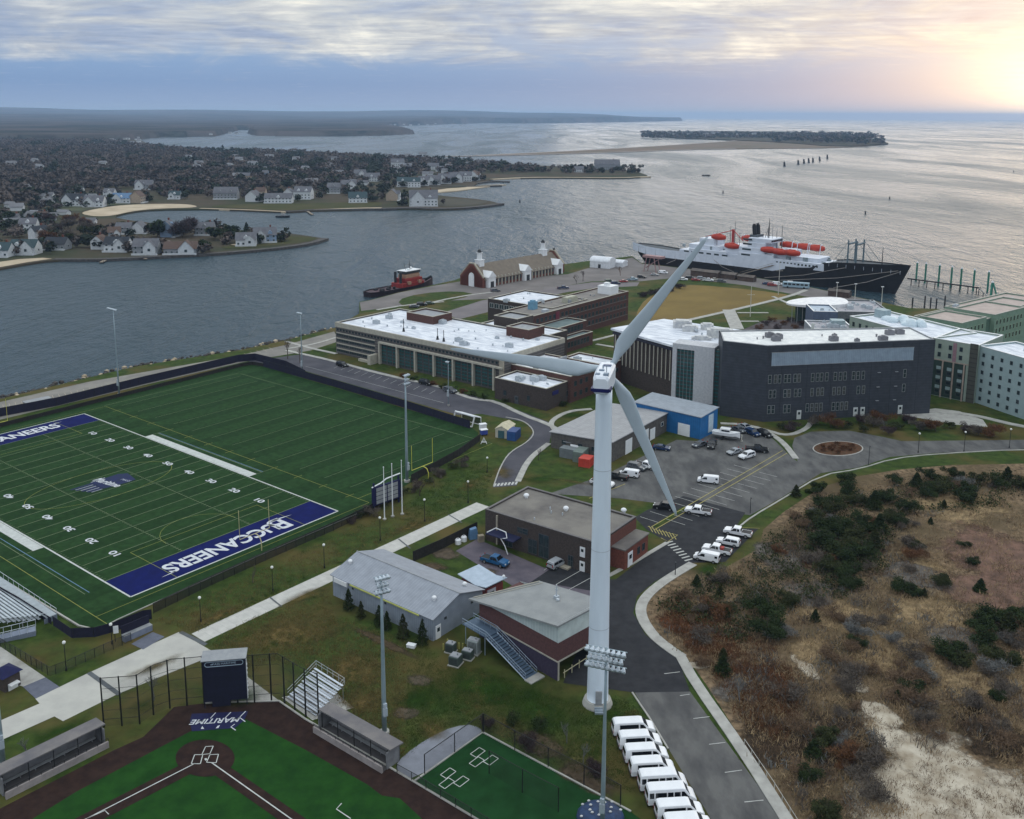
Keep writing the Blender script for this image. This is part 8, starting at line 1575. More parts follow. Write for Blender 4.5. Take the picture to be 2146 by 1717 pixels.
HH = [(210, 521, 10, 8, 5.5, 90, HW, BRF, 'white gabled boathouse at the left of the near point row', 0), (249, 526, 15, 10, 5, 0, HW, BKF, 'house with a dark roof and white round-windowed dormer on the near point', 1), (309, 532, 15, 10, 5.5, 5, HG, GRF, 'grey gambrel house with a white deck on the near point', 1), (381, 532, 20, 9, 4, 6, HG, BRF, 'long low house with wide dark windows near the flagpole lawn', 0), (241, 500, 8, 8, 5, 20, HG, BRF, 'brown roofed cottage behind the dark roofed house', 0), (262, 490, 11, 8, 5, 0, HG, GRF, 'grey roofed house second row back on the near point', 0), (293, 489, 9, 9, 5, 88, HW, GRF, 'white front-gabled house beside the big dark tree', 0), (354, 496, 8, 9, 8, 80, HBL, GRF, 'tall pale blue house between the dark tree and the brown tree', 1), (432, 492, 13, 9, 5.5, 0, HG, GRF, 'grey house with white trim behind the evergreens', 1), (517, 514, 13, 10, 4.5, 10, HW, GRF, 'pale grey cottage nearest the end of the near point', 1), (556, 507, 15, 11, 5.5, 15, HBL, GRF, 'large pale blue house with a white gable at the point tip', 2),
 (6, 537, 12, 10, 4.5, 0, HW, TR, 'teal roofed house cut by the left picture edge', 1), (55, 532, 16, 10, 5, 0, HW, TR, 'teal roofed house with bold white windows near the left beach', 2), (122, 522, 14, 9, 4, -5, HG, BKF, 'dark low cottage right of the teal roofed house', 0), (62, 484, 12, 9, 6, 10, HW, GRF, 'white house in the back row left of the near point', 1), (82, 501, 11, 8, 6, 60, HW, BKF, 'white and navy house just behind the teal roofed one', 0), (88, 462, 10, 8, 4, 0, HG, BRF, 'brown roofed cottage among scrub at the left', 0), (30, 470, 9, 8, 5, 0, HG, GRF, 'grey cottage in the trees at the far left', 0),
 (160, 431, 22, 13, 6, -10, HW, BKF, 'big rambling white house at the left of the beach', 2), (200, 433, 18, 12, 5.5, 5, HW, GRF, 'white house with a long porch beside the beach lawn', 2), (231, 412, 11, 9, 5, 0, HW, GRF, 'small white house behind the beach lawn', 1), (258, 425, 18, 11, 5, 0, HW, mat('blue_shingle', (.13, .22, .36), .9), 'blue roofed house at the beach', 1), (289, 425, 11, 11, 7, 85, HT, BRF, 'tan twin-gabled house right of the blue roofed one', 0), (304, 397, 20, 12, 6, 0, HG, GRF, 'large grey house among the trees behind the beach', 1), (368, 417, 12, 9, 4.5, 0, HW, TR, 'small pale house alone above the beach end', 1), (475, 417, 24, 13, 7, 5, HG, GRF, 'big grey shingled mansion above the brown shore', 2), (532, 422, 14, 12, 6, 80, HW, GRF, 'white gabled house with a dark ground floor on the shore', 0), (548, 414, 10, 9, 7, 0, HT, BRF, 'brown roofed house with a pale chimney behind the white gable', 0), (585, 425, 27, 11, 5, 3, HW, GRF, 'long white house with a wide deck on the shore', 1), (606, 415, 9, 9, 6.5, 85, HW, GRF, 'narrow white gabled house behind the long white one', 0), (637, 417, 18, 12, 8, -5, HW, GRF, 'tall many-windowed white house among dark evergreens', 2), (701, 405, 14, 11, 7, 0, HG, GRF, 'grey house left of a pair on the rise', 1), (731, 396, 18, 11, 6, 10, HG, GRF, 'grey house right of a pair on the rise', 1), (750, 424, 18, 13, 5, 10, HW, TR, 'pale green roofed house on the lawn by the shore', 1), (518, 374, 26, 9, 4, 0, HT, GRF, 'long pale building deep in the woods', 0), (557, 371, 8, 8, 6, 0, HBL, GRF, 'blue house next to the long pale building in the woods', 0),
 (823, 420, 12, 11, 7, 85, HT, GRF, 'tan gabled house left of the round white shore house', 0), (888, 431, 27, 17, 8, 5, HW, GRF, 'large white house on the stone headland', 2), (845, 391, 14, 11, 7, 0, HW, TR, 'first of the white houses in the row behind the headland', 1), (868, 392, 15, 11, 7, 5, HW, TR, 'second of the white houses in the row behind the headland', 1), (888, 389, 13, 11, 7, 0, HW, GRF, 'third of the white houses in the row behind the headland', 1), (910, 387, 16, 12, 7, 0, HG, GRF, 'grey house fourth in the row behind the headland', 1), (932, 385, 16, 12, 8, 5, HG, GRF, 'grey house fifth in the row behind the headland', 1), (957, 382, 17, 12, 8, 0, HG, GRF, 'big grey house sixth in the row behind the headland', 1), (976, 380, 16, 12, 8, 0, HW, GRF, 'white house second from the right of the headland row', 1), (993, 378, 15, 12, 8, 80, HW, BRF, 'white house at the right end of the headland row', 0), (780, 380, 20, 12, 6, 0, HW, GRF, 'white roofed house in the trees above the headland', 1), (755, 372, 16, 12, 6, 0, HG, GRF, 'small grey house deep in the trees above the headland', 0), (834, 350, 22, 14, 8, 0, HW, GRF, 'pale house high in the wood behind the headland', 1), (908, 356, 18, 12, 6, 0, HW, GRF, 'white cottage in the wood near the narrow neck', 0), (1272, 356, 40, 18, 9, 0, HG, GRF, 'large grey mansion near the tip of the long point', 2), (1213, 361, 14, 10, 5, 0, HW, GRF, 'small white house left of the mansion on the long point', 0)]
for q in HH:
    x, y, w_, d_, h_, dg_2, wm_, rm_, lb, do = q; house(x, y, w_, d_, h_, dg_2, wm_, rm_, lb, do, chim=(x % 2 == 0), grp='shoreline houses across the canal', porch=(y > 380))
hm_ = M(); hm_.box(-8, -5, 0, 8, 5, 5); hm_.add([(-8, -5, 5), (-8, 5, 5), (-8, 0, 9), (8, -5, 5), (8, 5, 5), (8, 0, 9)], [(0, 2, 1), (3, 4, 5)]); hm_.mi = 1; hm_.add([(-9, -6, 5), (9, -6, 5), (9, 0, 9.5), (-9, 0, 9.5), (-9, 6, 5), (9, 6, 5)], [(0, 1, 2, 3), (3, 2, 5, 4)]); hme = hm_.mesh('far_house', [HW, mat('far_roof', (.20, .20, .215), .9, col2=(.12, .12, .13), scale=.02, coord='World')])
r3 = random.Random(12)
def farh(x, y, s_, lb, grp, z=None):
    p = G(x, y, SEA); o = bpy.data.objects.new('far_house', hme); link(o); o.location = (p.x, p.y, z if z is not None else -1.2); o.rotation_euler = (0, 0, r3.uniform(-.6, .6)); o.scale = (s_*r3.uniform(.8, 1.4), s_, s_*r3.uniform(.8, 1.2)); tag(o, lb, 'house', grp)
for k in range(34): farh(r3.uniform(195, 300), r3.uniform(291, 312), 0.62, 'small white house in the crowded marina hamlet', 'houses of the marina hamlet', 2)
for k in range(22): farh(r3.uniform(330, 500), r3.uniform(282, 287), 0.8, 'small pale house on the shore of the middle inlet', 'pale houses by the middle inlet', 4)
for k in range(34): x = r3.uniform(560, 980); farh(x, r3.uniform(262, 268) if x > 800 else r3.uniform(270, 284), 1.0, 'tiny white house on the far headland', 'tiny houses on the far headland', 8)
for k in range(30): x = r3.uniform(1040, 1600); farh(x, 257-(x-1100)*.012+r3.uniform(-1.5, 1), 1.5, 'tiny white house on the farthest shore', 'tiny houses on the farthest shore', 4)
for k in range(30): x = r3.uniform(1400, 1700); farh(x, 284+r3.uniform(-4, 5), 0.8, 'small white house among the island trees', 'houses among the island trees', 6)
for k in range(20): farh(r3.uniform(20, 900), r3.uniform(330, 366), 0.7, 'pale roof showing in the wide woods', 'roofs showing in the wide woods', 3)

for k in range(44):
    x = r3.uniform(420, 1010); y = r3.uniform(350, 392) if x < 800 else r3.uniform(345, 372)
    farh(x, y, r3.uniform(.55, .8), 'pale house half hidden in the shore woods', 'houses half hidden in the shore woods', -1.2)
for k in range(26): farh(r3.uniform(0, 200), r3.uniform(398, 478), r3.uniform(.5, .7), 'small pale house among the trees at the far left', 'small houses among the far left trees', -1.2)
for lb, a_, b_ in (('short timber jetty in front of the dark roofed house', (236, 540), (212, 553)), ('thin timber jetty by the white boathouse', (300, 540), (306, 546)), ('small jetty below the grey mansion shore', (640, 442), (655, 452))):
    A, B = G(*a_, SEA), G(*b_, SEA); r_ = thing('jetty', lb, 'jetty', (A.x, A.y, SEA)); m_ = M(); m_.kerb([A, B], 2.2, SEA+.7, SEA+1.0); m_.obj('deck', mat('jetty_wood', (.26, .21, .16), .9), r_, world=True); m_ = M(); [m_.tube([A.lerp(B, t)+Vector((q, 0, -1)), A.lerp(B, t)+Vector((q, 0, 1.6))], .15, 5) for t in (.3, .6, .95) for q in (-1, 1)]; m_.obj('piles', DARK, r_, world=True)

for k, (bx, w2, d2, h2, lb) in enumerate((((1447, 578), 16, 5, 3, 'long low brown shed on the quay behind the parked cars'), ((1497, 582), 12, 5, 2.6, 'brown roofed shed nearest the ship gangway'), ((1545, 588), 9, 4, 2.4, 'small rusty shed on the quay right of the gangway'), ((1735, 620), 10, 4, 2.6, 'grey shed on the quay below the ship foredeck'))):
    p = G(*bx); r_ = thing('quay_shed', lb, 'shed', (p.x, p.y, 0), R(-40)); m_ = M(); m_.box(0, 0, 0, w2, d2, h2); m_.obj('wall', mat('shed_brown', (.11, .075, .06), .9, col2=(.06, .045, .04), scale=.5), r_); m_ = M(); m_.add([(-.4, -.4, h2), (w2+.4, -.4, h2), (w2+.4, d2/2, h2+1), (-.4, d2/2, h2+1), (-.4, d2+.4, h2), (w2+.4, d2+.4, h2)], [(0, 1, 2, 3), (3, 2, 5, 4)]); m_.obj('roof', mat('shed_roof', (.14, .115, .10), .9, col2=(.08, .07, .065), scale=.4), r_)
# ================================================================ TREES AND SHRUBS
rng = np.random.default_rng(5)
def leafmat(name, c1, c2, sc_=2.0): return mat(name, c1, .95, col2=c2, scale=sc_, spec=.05, det=3, cut=(.3, .7))
LV = dict(ever=leafmat('evergreen_leaf', (.040, .058, .022), (.013, .021, .010)), ever2=leafmat('olive_leaf', (.055, .062, .026), (.020, .026, .012)), bare=leafmat('bare_twig', (.155, .130, .108), (.07, .058, .050)), bare2=leafmat('grey_twig', (.20, .20, .19), (.095, .095, .095)), rust=leafmat('rust_leaf', (.17, .082, .042), (.08, .042, .024)), straw=leafmat('straw_tuft', (.44, .32, .19), (.20, .145, .085)), brown=leafmat('brown_tuft', (.21, .14, .09), (.10, .068, .046)), plum=leafmat('plum_twig', (.085, .060, .060), (.045, .034, .036)), far1=mat('far_evergreen', (.048, .058, .040), .98, col2=(.020, .028, .022), scale=.05, spec=0, coord='World'), far2=mat('far_bare', (.150, .122, .108), .98, col2=(.045, .040, .040), scale=.03, spec=0, coord='World', det=10))
TRK = mat('bark', (.075, .062, .052), .95, col2=(.045, .038, .033), scale=2)
def cards(pts, size, flat=.0, up=.35, seed=0, tri=False):
    """pts (n,3) -> small tilted quads"""
    r = np.random.default_rng(seed); n = len(pts)
    nrm = r.normal(size=(n, 3)); nrm[:, 2] = np.abs(nrm[:, 2])+up; nrm /= np.linalg.norm(nrm, axis=1)[:, None]
    a = np.cross(nrm, r.normal(size=(n, 3))); a /= np.linalg.norm(a, axis=1)[:, None]; b = np.cross(nrm, a)
    s = (size*(.6+.8*r.random(n)))[:, None] if np.isscalar(size) else (size*(.6+.8*r.random(n)))[:, None]
    q = .55+.4*r.random(n)[:, None]
    V_ = np.stack([pts-a*s-b*s*q*.4, pts+a*s*.3-b*s*q, pts+a*s+b*s*q*.4, pts-a*s*.3+b*s*q], 1)
    return V_.reshape(-1, 3)
def twigs(pts, size, seed=0, lean=.5):
    """thin upright blades and twigs"""
    r = np.random.default_rng(seed); n = len(pts); d = r.normal(size=(n, 3))*lean; d[:, 2] = .5+np.abs(d[:, 2]); d /= np.linalg.norm(d, axis=1)[:, None]
    a = np.cross(d, r.normal(size=(n, 3))); a /= np.linalg.norm(a, axis=1)[:, None]; s = (np.asarray(size)*(.6+.8*r.random(n)))[:, None]
    w_ = s*.11; V_ = np.stack([pts-a*w_, pts+a*w_, pts+a*w_*.4+d*s*1.5, pts-a*w_*.4+d*s*1.5], 1); return V_.reshape(-1, 3)
TWIGGY = ('bare', 'bare2', 'plum', 'rust', 'straw', 'brown')
def cardmesh(name, V_, mt_):
    n = len(V_)//4; me = bpy.data.meshes.new(name); me.vertices.add(n*4); me.vertices.foreach_set('co', V_.astype(np.float32).ravel()); me.loops.add(n*4); me.loops.foreach_set('vertex_index', np.arange(n*4, dtype=np.int32)); me.polygons.add(n); me.polygons.foreach_set('loop_start', np.arange(n, dtype=np.int32)*4); me.polygons.foreach_set('loop_total', np.full(n, 4, dtype=np.int32)); me.materials.append(mt_); me.update(); me.validate(); return me
def crown_pts(kind, n, seed):
    r = np.random.default_rng(seed)
    if kind == 'cone':      # unit height 1, radius .3
        z = r.random(n)**1.35; a = r.random(n)*2*np.pi; k = 1+.25*np.sin(a*3+z*20+seed)+.15*r.normal(size=n); rad = .33*(1-z)**.8*k*np.sqrt(.25+.75*r.random(n))+.015; return np.stack([rad*np.cos(a), rad*np.sin(a), .06+.94*z], 1)
    if kind == 'column': z = r.random(n); a = r.random(n)*2*np.pi; rad = .15*np.sin(np.pi*np.clip(z*.85+.12, 0, 1))**.6*np.sqrt(.2+.8*r.random(n)); return np.stack([rad*np.cos(a), rad*np.sin(a), .05+.95*z], 1)
    # lumpy: several lobes
    L_ = 7 if kind == 'round' else 9; out = []
    for k in range(L_):
        c = np.array([r.normal()*.22, r.normal()*.22, (.58 if kind == 'round' else .42)+r.normal()*.13]); m2 = n//L_; d = r.normal(size=(m2, 3)); d /= np.linalg.norm(d, axis=1)[:, None]; rr2 = (.16+.10*r.random())*(r.random(m2)**.4)[:, None]; out.append(c+d*rr2*np.array([1.15, 1.15, .95]))
    P_ = np.concatenate(out); P_[:, 2] = np.clip(P_[:, 2], .05, 1.1); return P_
def trunk_mesh(h_, r0, seed, limbs=4, bare=False):
    m_ = M(); r = random.Random(seed); m_.tube([(0, 0, -.05), (r.uniform(-.02, .02)*h_, 0, h_*.35), (r.uniform(-.04, .04)*h_, r.uniform(-.03, .03)*h_, h_*.75)], [r0, r0*.7, r0*.25], 7)
    for k in range(limbs): a_ = r.uniform(0, 6.28); z = h_*r.uniform(.2, .5); m_.tube([(0, 0, z), (.14*h_*math.cos(a_), .14*h_*math.sin(a_), z+.16*h_), (.24*h_*math.cos(a_), .24*h_*math.sin(a_), z+.34*h_)], [r0*.45, r0*.3, r0*.1], 5)
    return m_.mesh('trunk', TRK)
def bare_mesh(seed, h_=1.0, depth=5, spread=.55, r0=.02, mt_=None):
    m_ = M(); r = random.Random(seed)
    def br(p, d, L_, rad, dep):
        q = p+d*L_; m_.tube([p, p.lerp(q, .5)+Vector((r.uniform(-1, 1), r.uniform(-1, 1), 0))*L_*.05, q], [rad, rad*.8, rad*.62], 4 if dep > 2 else 3, cap=False)
        if dep == 0: return
        for k in range(3 if dep > 1 else 2):
            nd = (d+Vector((r.uniform(-1, 1), r.uniform(-1, 1), r.uniform(-.25, .6)))*spread).normalized(); br(p.lerp(q, r.uniform(.6, 1)), nd, L_*r.uniform(.58, .8), rad*.6, dep-1)
    br(Vector((0, 0, -.02)), Vector((0, 0, 1)), .30*h_, r0*h_, depth); return m_.mesh('branches', mt_ or TRK)
VAR = {}
def plant(name, label, cat, base, h_, kind, leaf, n=900, cs=.03, seed=0, wide=1.0, grp=None, trunk=True, z=0.0, nvar=3, loc=None):
    """one tree or shrub: crown of leaf clumps + tapering trunk with limbs"""
    v = seed % nvar; key = (kind, leaf, n, v)
    if key not in VAR:
        if kind == 'bare': VAR[key] = (bare_mesh(50+v, 1, 5 if n > 500 else 4, .6, .022, LV[leaf] if leaf in LV else TRK), None)
        else: VAR[key] = (cardmesh('crown', twigs(crown_pts(kind, int(n*2.2), 100+v), cs*2.2, v, .9) if leaf in TWIGGY else cards(crown_pts(kind, n, 100+v), cs, seed=v), LV[leaf]), trunk_mesh(1.0, .028, v))
    cm, tm = VAR[key]; p = loc if loc is not None else G(*base, z)
    r_ = thing(name, label, cat, (p.x, p.y, z), (seed*2.4) % 6.28, grp); sc_ = (h_*wide, h_*wide, h_)
    o = inst('crown' if kind != 'bare' else 'branches', cm, r_, scale=sc_)
    if tm: inst('trunk', tm, r_, scale=(h_, h_, h_))
    return r_
# conifers along the barn, campus trees
for k, (bx, h_) in enumerate((((731, 1278), 4.0), ((757, 1296), 3.2), ((795, 1312), 3.8), ((811, 1320), 3.4), ((845, 1338), 4.4), ((885, 1350), 4.2))): plant('conifer', ('first', 'second', 'third', 'fourth', 'fifth', 'sixth')[k]+' narrow conifer from the left along the barn wall', 'tree', bx, h_, 'cone', 'ever2' if k in (1, 4) else 'ever', 1500, .028, k, .75, 'narrow conifers along the barn')
for lb, bx, h_, lf in (('big bare tree near the canal corner of the field', (603, 752), 10, 'bare'), ('bare tree leaning by the slim floodlight pole', (628, 760), 8, 'bare'), ('bare tree on the lawn left of the library glass', (1358, 812), 9, 'bare'), ('smaller bare tree close to the library stone frame', (1382, 816), 7, 'bare'), ('bare tree near the wing and the lecture hall', (1318, 790), 8, 'bare2'), ('pale bare sapling above the left dugout', (57, 1590), 4.6, 'bare2'), ('bare sapling in front of the plaza behind the netting', (322, 1468), 5.2, 'bare2'), ('bare sapling beside the practice turf', (1188, 1558), 4.6, 'bare2'), ('pale bare sapling lower beside the practice turf', (1222, 1602), 4.4, 'bare2'), ('bare tree growing by the field scoreboard', (880, 1040), 5, 'plum'), ('bare shrub between scoreboard and fence', (910, 1022), 4, 'bare'), ('bare sapling by the path below the notice sign', (530, 1222), 4.4, 'bare'), ('bare roadside tree by the brick gate of the lane', (1128, 965), 4.5, 'plum'), ('bare tree at the quay near the tents', (1222, 590), 8, 'plum'), ('bare tree beside the navy quay pickup', (1208, 596), 7, 'bare'), ('bare reddish tree before the tents', (1300, 578), 7, 'rust'), ('bare tree in front of the grey hall', (1852, 905), 5, 'bare2'), ('tall bare tree in the marsh below the walkway bend', (1548, 1480), 6, 'bare2'), ('bare marsh tree right of the lower walkway', (1680, 1700), 5, 'bare')): plant('bare_tree', lb, 'tree', bx, h_, 'bare', lf, 900 if h_ > 5 else 400, seed=len(lb), nvar=3)
for lb, bx, h_, lf, w_ in (('dark shrub at the top corner of the practice turf', (1022, 1525), 2.0, 'plum', 1), ('dark evergreen shrub second from the practice turf corner', (1072, 1518), 2.6, 'ever', .9), ('dark evergreen shrub on the lawn nearer the turbine', (1133, 1530), 2.8, 'ever', .9), ('dark brown shrub by the practice turf edge', (1110, 1568), 2.6, 'plum', 1.1), ('dark shrub behind the big floodlight pole', (1240, 1620), 2.6, 'plum', 1.1), ('round shrub near the annexe front', (1120, 850), 2.2, 'ever', 1.3), ('low dark hedge clump at the annexe corner', (1180, 850), 2.0, 'ever', 1.6), ('dark shrub between walk and annexe', (1060, 842), 1.8, 'ever2', 1.4)): plant('shrub', lb, 'shrub', bx, h_, 'low', lf, 900, .035, len(lb), w_)
for k in range(9): plant('shrub', 'clipped shrub in the bed before the academic colonnade', 'shrub', (845+k*21, 792+k*5.4), 1.8, 'low', 'ever' if k % 3 else 'rust', 500, .05, k, 1.5, 'shrubs before the academic colonnade')
for k, (x, y) in enumerate(((1640, 900), (1660, 905), (1700, 892), (1740, 896), (1775, 898), (1800, 890), (1830, 896), (1850, 886), (1880, 900), (1905, 888), (1930, 900), (1960, 905), (1990, 898), (2020, 906), (2050, 912), (2080, 915), (1810, 905), (1862, 910))): plant('shrub', ('dark olive', 'dark brown', 'grey-brown', 'russet')[k % 4]+' thicket shrub on the bank below the '+('left half' if x < 1750 else 'right half' if x < 1900 else 'paved court right')+' of the grey hall', 'shrub', (x, y), 2.6+.5*(k % 4), 'low', ('ever2', 'plum', 'bare', 'rust')[k % 4], 700, .04, k, 1.4, 'thicket shrubs below the grey hall')
for k in range(12):
    a_ = k*.52; plant('shrub', 'low russet shrub in the roundabout bed', 'shrub', (1756+34*math.cos(a_)*(.5+.5*(k % 2)), 941+9*math.sin(a_)*(.4+.6*(k % 2))), 1.0, 'low', 'rust', 300, .06, k, 1.5, 'russet shrubs in the roundabout bed', z=.15)
for k in range(9): plant('shrub', 'reddish brown shrub beside the campus court', 'shrub', (1590+k*13, 690-(k % 3)*8), 2.2, 'low', 'plum' if k % 2 else 'rust', 400, .05, k, 1.5, 'reddish shrubs beside the campus court')
for k in range(16): plant('shrub', ('dark brown', 'dark olive', 'grey-brown')[k % 3]+' shrub along the practice field fence '+('near the scoreboard' if k < 8 else 'above the flagpoles'), 'shrub', (735+k*16+(k % 3)*4, 1098-k*8.5-(k % 2)*5), 1.6+.4*(k % 3), 'low', ('plum', 'ever2', 'bare')[k % 3], 400, .05, k, 1.3, 'shrubs along the practice field fence')
for k in range(10): plant('shrub', 'dark shrub in the bed at the quay green', 'shrub', (1345+k*9, 622-k*2.3+(k % 2)*4), 3.0, 'low', 'plum' if k % 2 else 'ever', 300, .06, k, 1.6, 'shrubs in the bed at the quay green')
# near point trees
for lb, bx, h_, kd, lf, w_ in (('big dark round tree on the near point', (331, 497), 15, 'round', 'ever', .95), ('large reddish brown bare tree on the near point', (382, 499), 14, 'round', 'plum', 1.35), ('dark pine cluster left part behind the lawn flagpole', (462, 503), 11, 'round', 'ever', 1.3), ('dark pine cluster right part behind the lawn flagpole', (492, 500), 11, 'round', 'ever', 1.0), ('lone pointed spruce near the point tip', (517, 486), 7, 'cone', 'ever', 1.0), ('small round tree behind the grey roofed house', (254, 484), 8, 'round', 'ever', 1.1), ('dark low pines right of the low house', (430, 520), 7, 'low', 'ever', 1.6), ('small dark shrub at the point tip lawn', (588, 494), 3, 'low', 'plum', 1.4), ('dark tree cluster by the left edge houses', (20, 470), 12, 'round', 'ever', 1.2), ('dark wood edge left of the boathouse', (205, 495), 9, 'round', 'ever2', 1.5), ('dark tree beside the rambling white house', (232, 425), 10, 'round', 'ever', 1.2)): plant('tree', lb, 'tree', bx, h_, kd, lf, 700, .055, len(lb), w_, z=-1.2)
for k in range(14): plant('tree', 'brown leafless tree in the scrub between the two left shores', 'tree', (105+ (k*37) % 110, 470+(k*13) % 44), 8, 'round', ('plum', 'bare', 'ever2', 'rust')[k % 4], 400, .07, k, 1.3, 'scrub trees between the left shores', z=-1.2)
ZN = [([(1650, 990), (1900, 990), (1900, 1090), (1650, 1090)], 'in the top of the thicket just below the roundabout'), ([(1900, 980), (2160, 980), (2160, 1075), (1900, 1075)], 'in the belt below the right-hand road'), ([(1650, 1090), (1780, 1090), (1780, 1260), (1650, 1260)], 'in the left half of the big thicket'), ([(1780, 1090), (1900, 1090), (1900, 1260), (1780, 1260)], 'in the right half of the big thicket'), ([(1900, 1075), (2160, 1075), (2160, 1290), (1900, 1290)], 'on the open rosy grass at the right edge'), ([(1380, 1190), (1560, 1190), (1560, 1360), (1380, 1360)], 'inside the bend of the kerbed walkway'), ([(1560, 1090), (1650, 1090), (1650, 1400), (1560, 1400)], 'on the slope left of the big thicket'), ([(1950, 1290), (2160, 1290), (2160, 1450), (1950, 1450)], 'in the dark clump at the right edge above the sand'), ([(1650, 1260), (1950, 1260), (1950, 1430), (1650, 1430)], 'on the tan grass above the sand flat'), ([(1650, 1430), (1800, 1430), (1800, 1720), (1650, 1720)], 'along the left side of the sand flat'), ([(1800, 1430), (2160, 1430), (2160, 1720), (1800, 1720)], 'around the sand flat'), ([(1380, 1360), (1650, 1360), (1650, 1720), (1380, 1720)], 'beside the straight lower walkway')]
def zone(x, y):
    for P_, nm in ZN:
        if inpoly(x, y, P_): return nm
    return 'at the rim of the marsh'
# ---- marsh cedars and bushes, singly
CED = [(1668, 1040, 3.2), (1708, 1035, 4.5), (1722, 1058, 4.2), (1745, 1078, 4.6), (1772, 1012, 4.4), (1780, 1040, 4.2), (1800, 1062, 4.4), (1832, 1066, 5.0), (1856, 1052, 4.6), (1700, 1096, 4.6), (1728, 1112, 5.2), (1760, 1122, 5.4), (1788, 1132, 5.2), (1812, 1108, 4.8), (1842, 1116, 4.8), (1862, 1094, 4.4), (1886, 1102, 4.0), (1716, 1150, 5.4), (1748, 1164, 5.6), (1776, 1178, 5.4), (1806, 1168, 5.2), (1832, 1150, 4.8), (1790, 1210, 4.6), (1772, 1232, 4.2), (1740, 1200, 4.8), (1900, 1075, 4.2), (1936, 1040, 4.6), (1965, 1036, 4.6), (1920, 1022, 4.4), (1950, 1006, 4.2), (1990, 1026, 4.6), (2016, 1052, 4.6), (2030, 1036, 4.4), (2052, 1016, 4.2), (2085, 1020, 4.2), (2110, 1008, 4.2), (2136, 1022, 4.4), (1998, 1000, 3.8), (1880, 1012, 3.6), (1908, 1150, 3.0), (1930, 1152, 2.4), (1950, 1098, 1.8), (1978, 1064, 2.2), (1894, 1240, 3.8), (1912, 1250, 3.2), (1936, 1252, 2.2), (1610, 1290, 5.6), (1606, 1340, 5.2), (1656, 1270, 4.2), (1460, 1228, 2.6), (1492, 1222, 2.4), (1508, 1252, 2.6), (1484, 1272, 2.0), (1522, 1300, 2.8), (1528, 1278, 2.4), (1708, 1302, 2.6), (1514, 1412, 3.6), (1515, 1384, 2.6), (1800, 1358, 2.6), (1990, 1375, 4.6), (2010, 1396, 4.0), (2052, 1320, 5.0), (2084, 1300, 5.0), (2112, 1330, 4.8), (2140, 1302, 4.4), (2070, 1360, 4.6), (2110, 1400, 4.2), (1912, 1452, 3.4), (2090, 1470, 2.8), (1722, 1560, 3.8), (1704, 1590, 3.4), (1696, 1640, 3.0), (1730, 1712, 3.6), (1880, 1468, 2.0), (2026, 1150, 2.4), (1970, 1225, 3.4), (2040, 1185, 2.8), (2054, 1240, 3.0)]
for k, (x, y, h_) in enumerate(CED): plant('cedar', ('tall ' if h_ > 4.3 else 'small ' if h_ < 3 else 'middling ')+'dark green cedar bush '+zone(x, y), 'shrub', (x, y), h_*.85, 'cone' if (h_ < 3 and k % 2) or k % 7 == 0 else 'low', 'ever' if k % 3 else 'ever2', 3000, .026 if h_ > 3 else .036, k, 1.15 if h_ < 3 else 1.3, 'cedar bushes scattered over the marsh', nvar=4)
r4 = random.Random(77); mp_poly = [(1450, 1215), (1400, 1245), (1372, 1290), (1400, 1345), (1500, 1420), (1580, 1560), (1680, 1717), (2160, 1717), (2160, 990), (1900, 1000), (1760, 1030), (1640, 1100), (1600, 1170)]
def openground(x, y): return not (inpoly(x, y, [(1790, 1430), (1890, 1500), (1950, 1590), (1960, 1530), (2030, 1520), (2160, 1650), (2160, 1730), (1930, 1730), (1820, 1650), (1840, 1560)]) or inpoly(x, y, [(1900, 1110), (2160, 1010), (2160, 1310), (2040, 1290), (1950, 1230)]))
k = 0
while k < 84:
    x, y = r4.uniform(1380, 2150), r4.uniform(1000, 1717)
    if not inpoly(x, y, mp_poly) or not openground(x, y): continue
    h_ = r4.uniform(1.3, 3.0); lf = r4.choice(['bare', 'bare2', 'brown', 'rust', 'bare', 'brown']) if x > 1560 or y < 1250 else r4.choice(['rust', 'bare', 'rust', 'brown'])
    nm = {'rust': 'russet', 'bare2': 'grey', 'bare': 'grey-brown', 'plum': 'dark brown', 'brown': 'brown'}[lf]
    plant('marsh_shrub', 'leafless %s shrub %s' % (nm, zone(x, y)), 'shrub', (x, y), h_, 'low', lf, 700, .035, k, 1.7, '%s shrubs among the marsh grass' % nm, nvar=4); k += 1
# ---- ground cover nobody could count
def scatter(poly_px, n, smin, smax, z, seed, keep=None, y0=None, cl=1, spread=.3, jz=.1):
    xs_ = [p[0] for p in poly_px]; ys_ = [p[1] for p in poly_px]; r = random.Random(seed); out = []; sz = []
    while len(out) < n*cl:
        x, y = r.uniform(min(xs_), max(xs_)), r.uniform(min(ys_), max(ys_))
        if not inpoly(x, y, poly_px) or (keep and not keep(x, y)): continue
        p = G(x, y, z); s_ = r.uniform(smin, smax)
        for c in range(cl): out.append((p.x+r.gauss(0, spread), p.y+r.gauss(0, spread), z+abs(r.gauss(0, jz)))); sz.append(s_)
    return np.array(out), np.array(sz)
def stuff(name, label, P_, sz, leaf, seed, up=.35):
    o = bpy.data.objects.new(name, cardmesh(name, twigs(P_, sz, seed) if leaf in TWIGGY else cards(P_, sz, seed=seed, up=up), LV[leaf])); link(o); tag(o, label, None, None, 'stuff'); return o
def dense(x, y): return noise.noise(Vector((x/38, y/26, 3)))+.35*noise.noise(Vector((x/11, y/8, 7))) > -.02
def dens2(x, y): return noise.noise(Vector((x/30, y/20, 13))) > .05 and openground(x, y)
def notsand(x, y): return not inpoly(x, y, [(1795, 1440), (1890, 1500), (1950, 1585), (1960, 1530), (2030, 1530), (2160, 1655), (2160, 1730), (1950, 1730), (1830, 1655), (1850, 1560)])
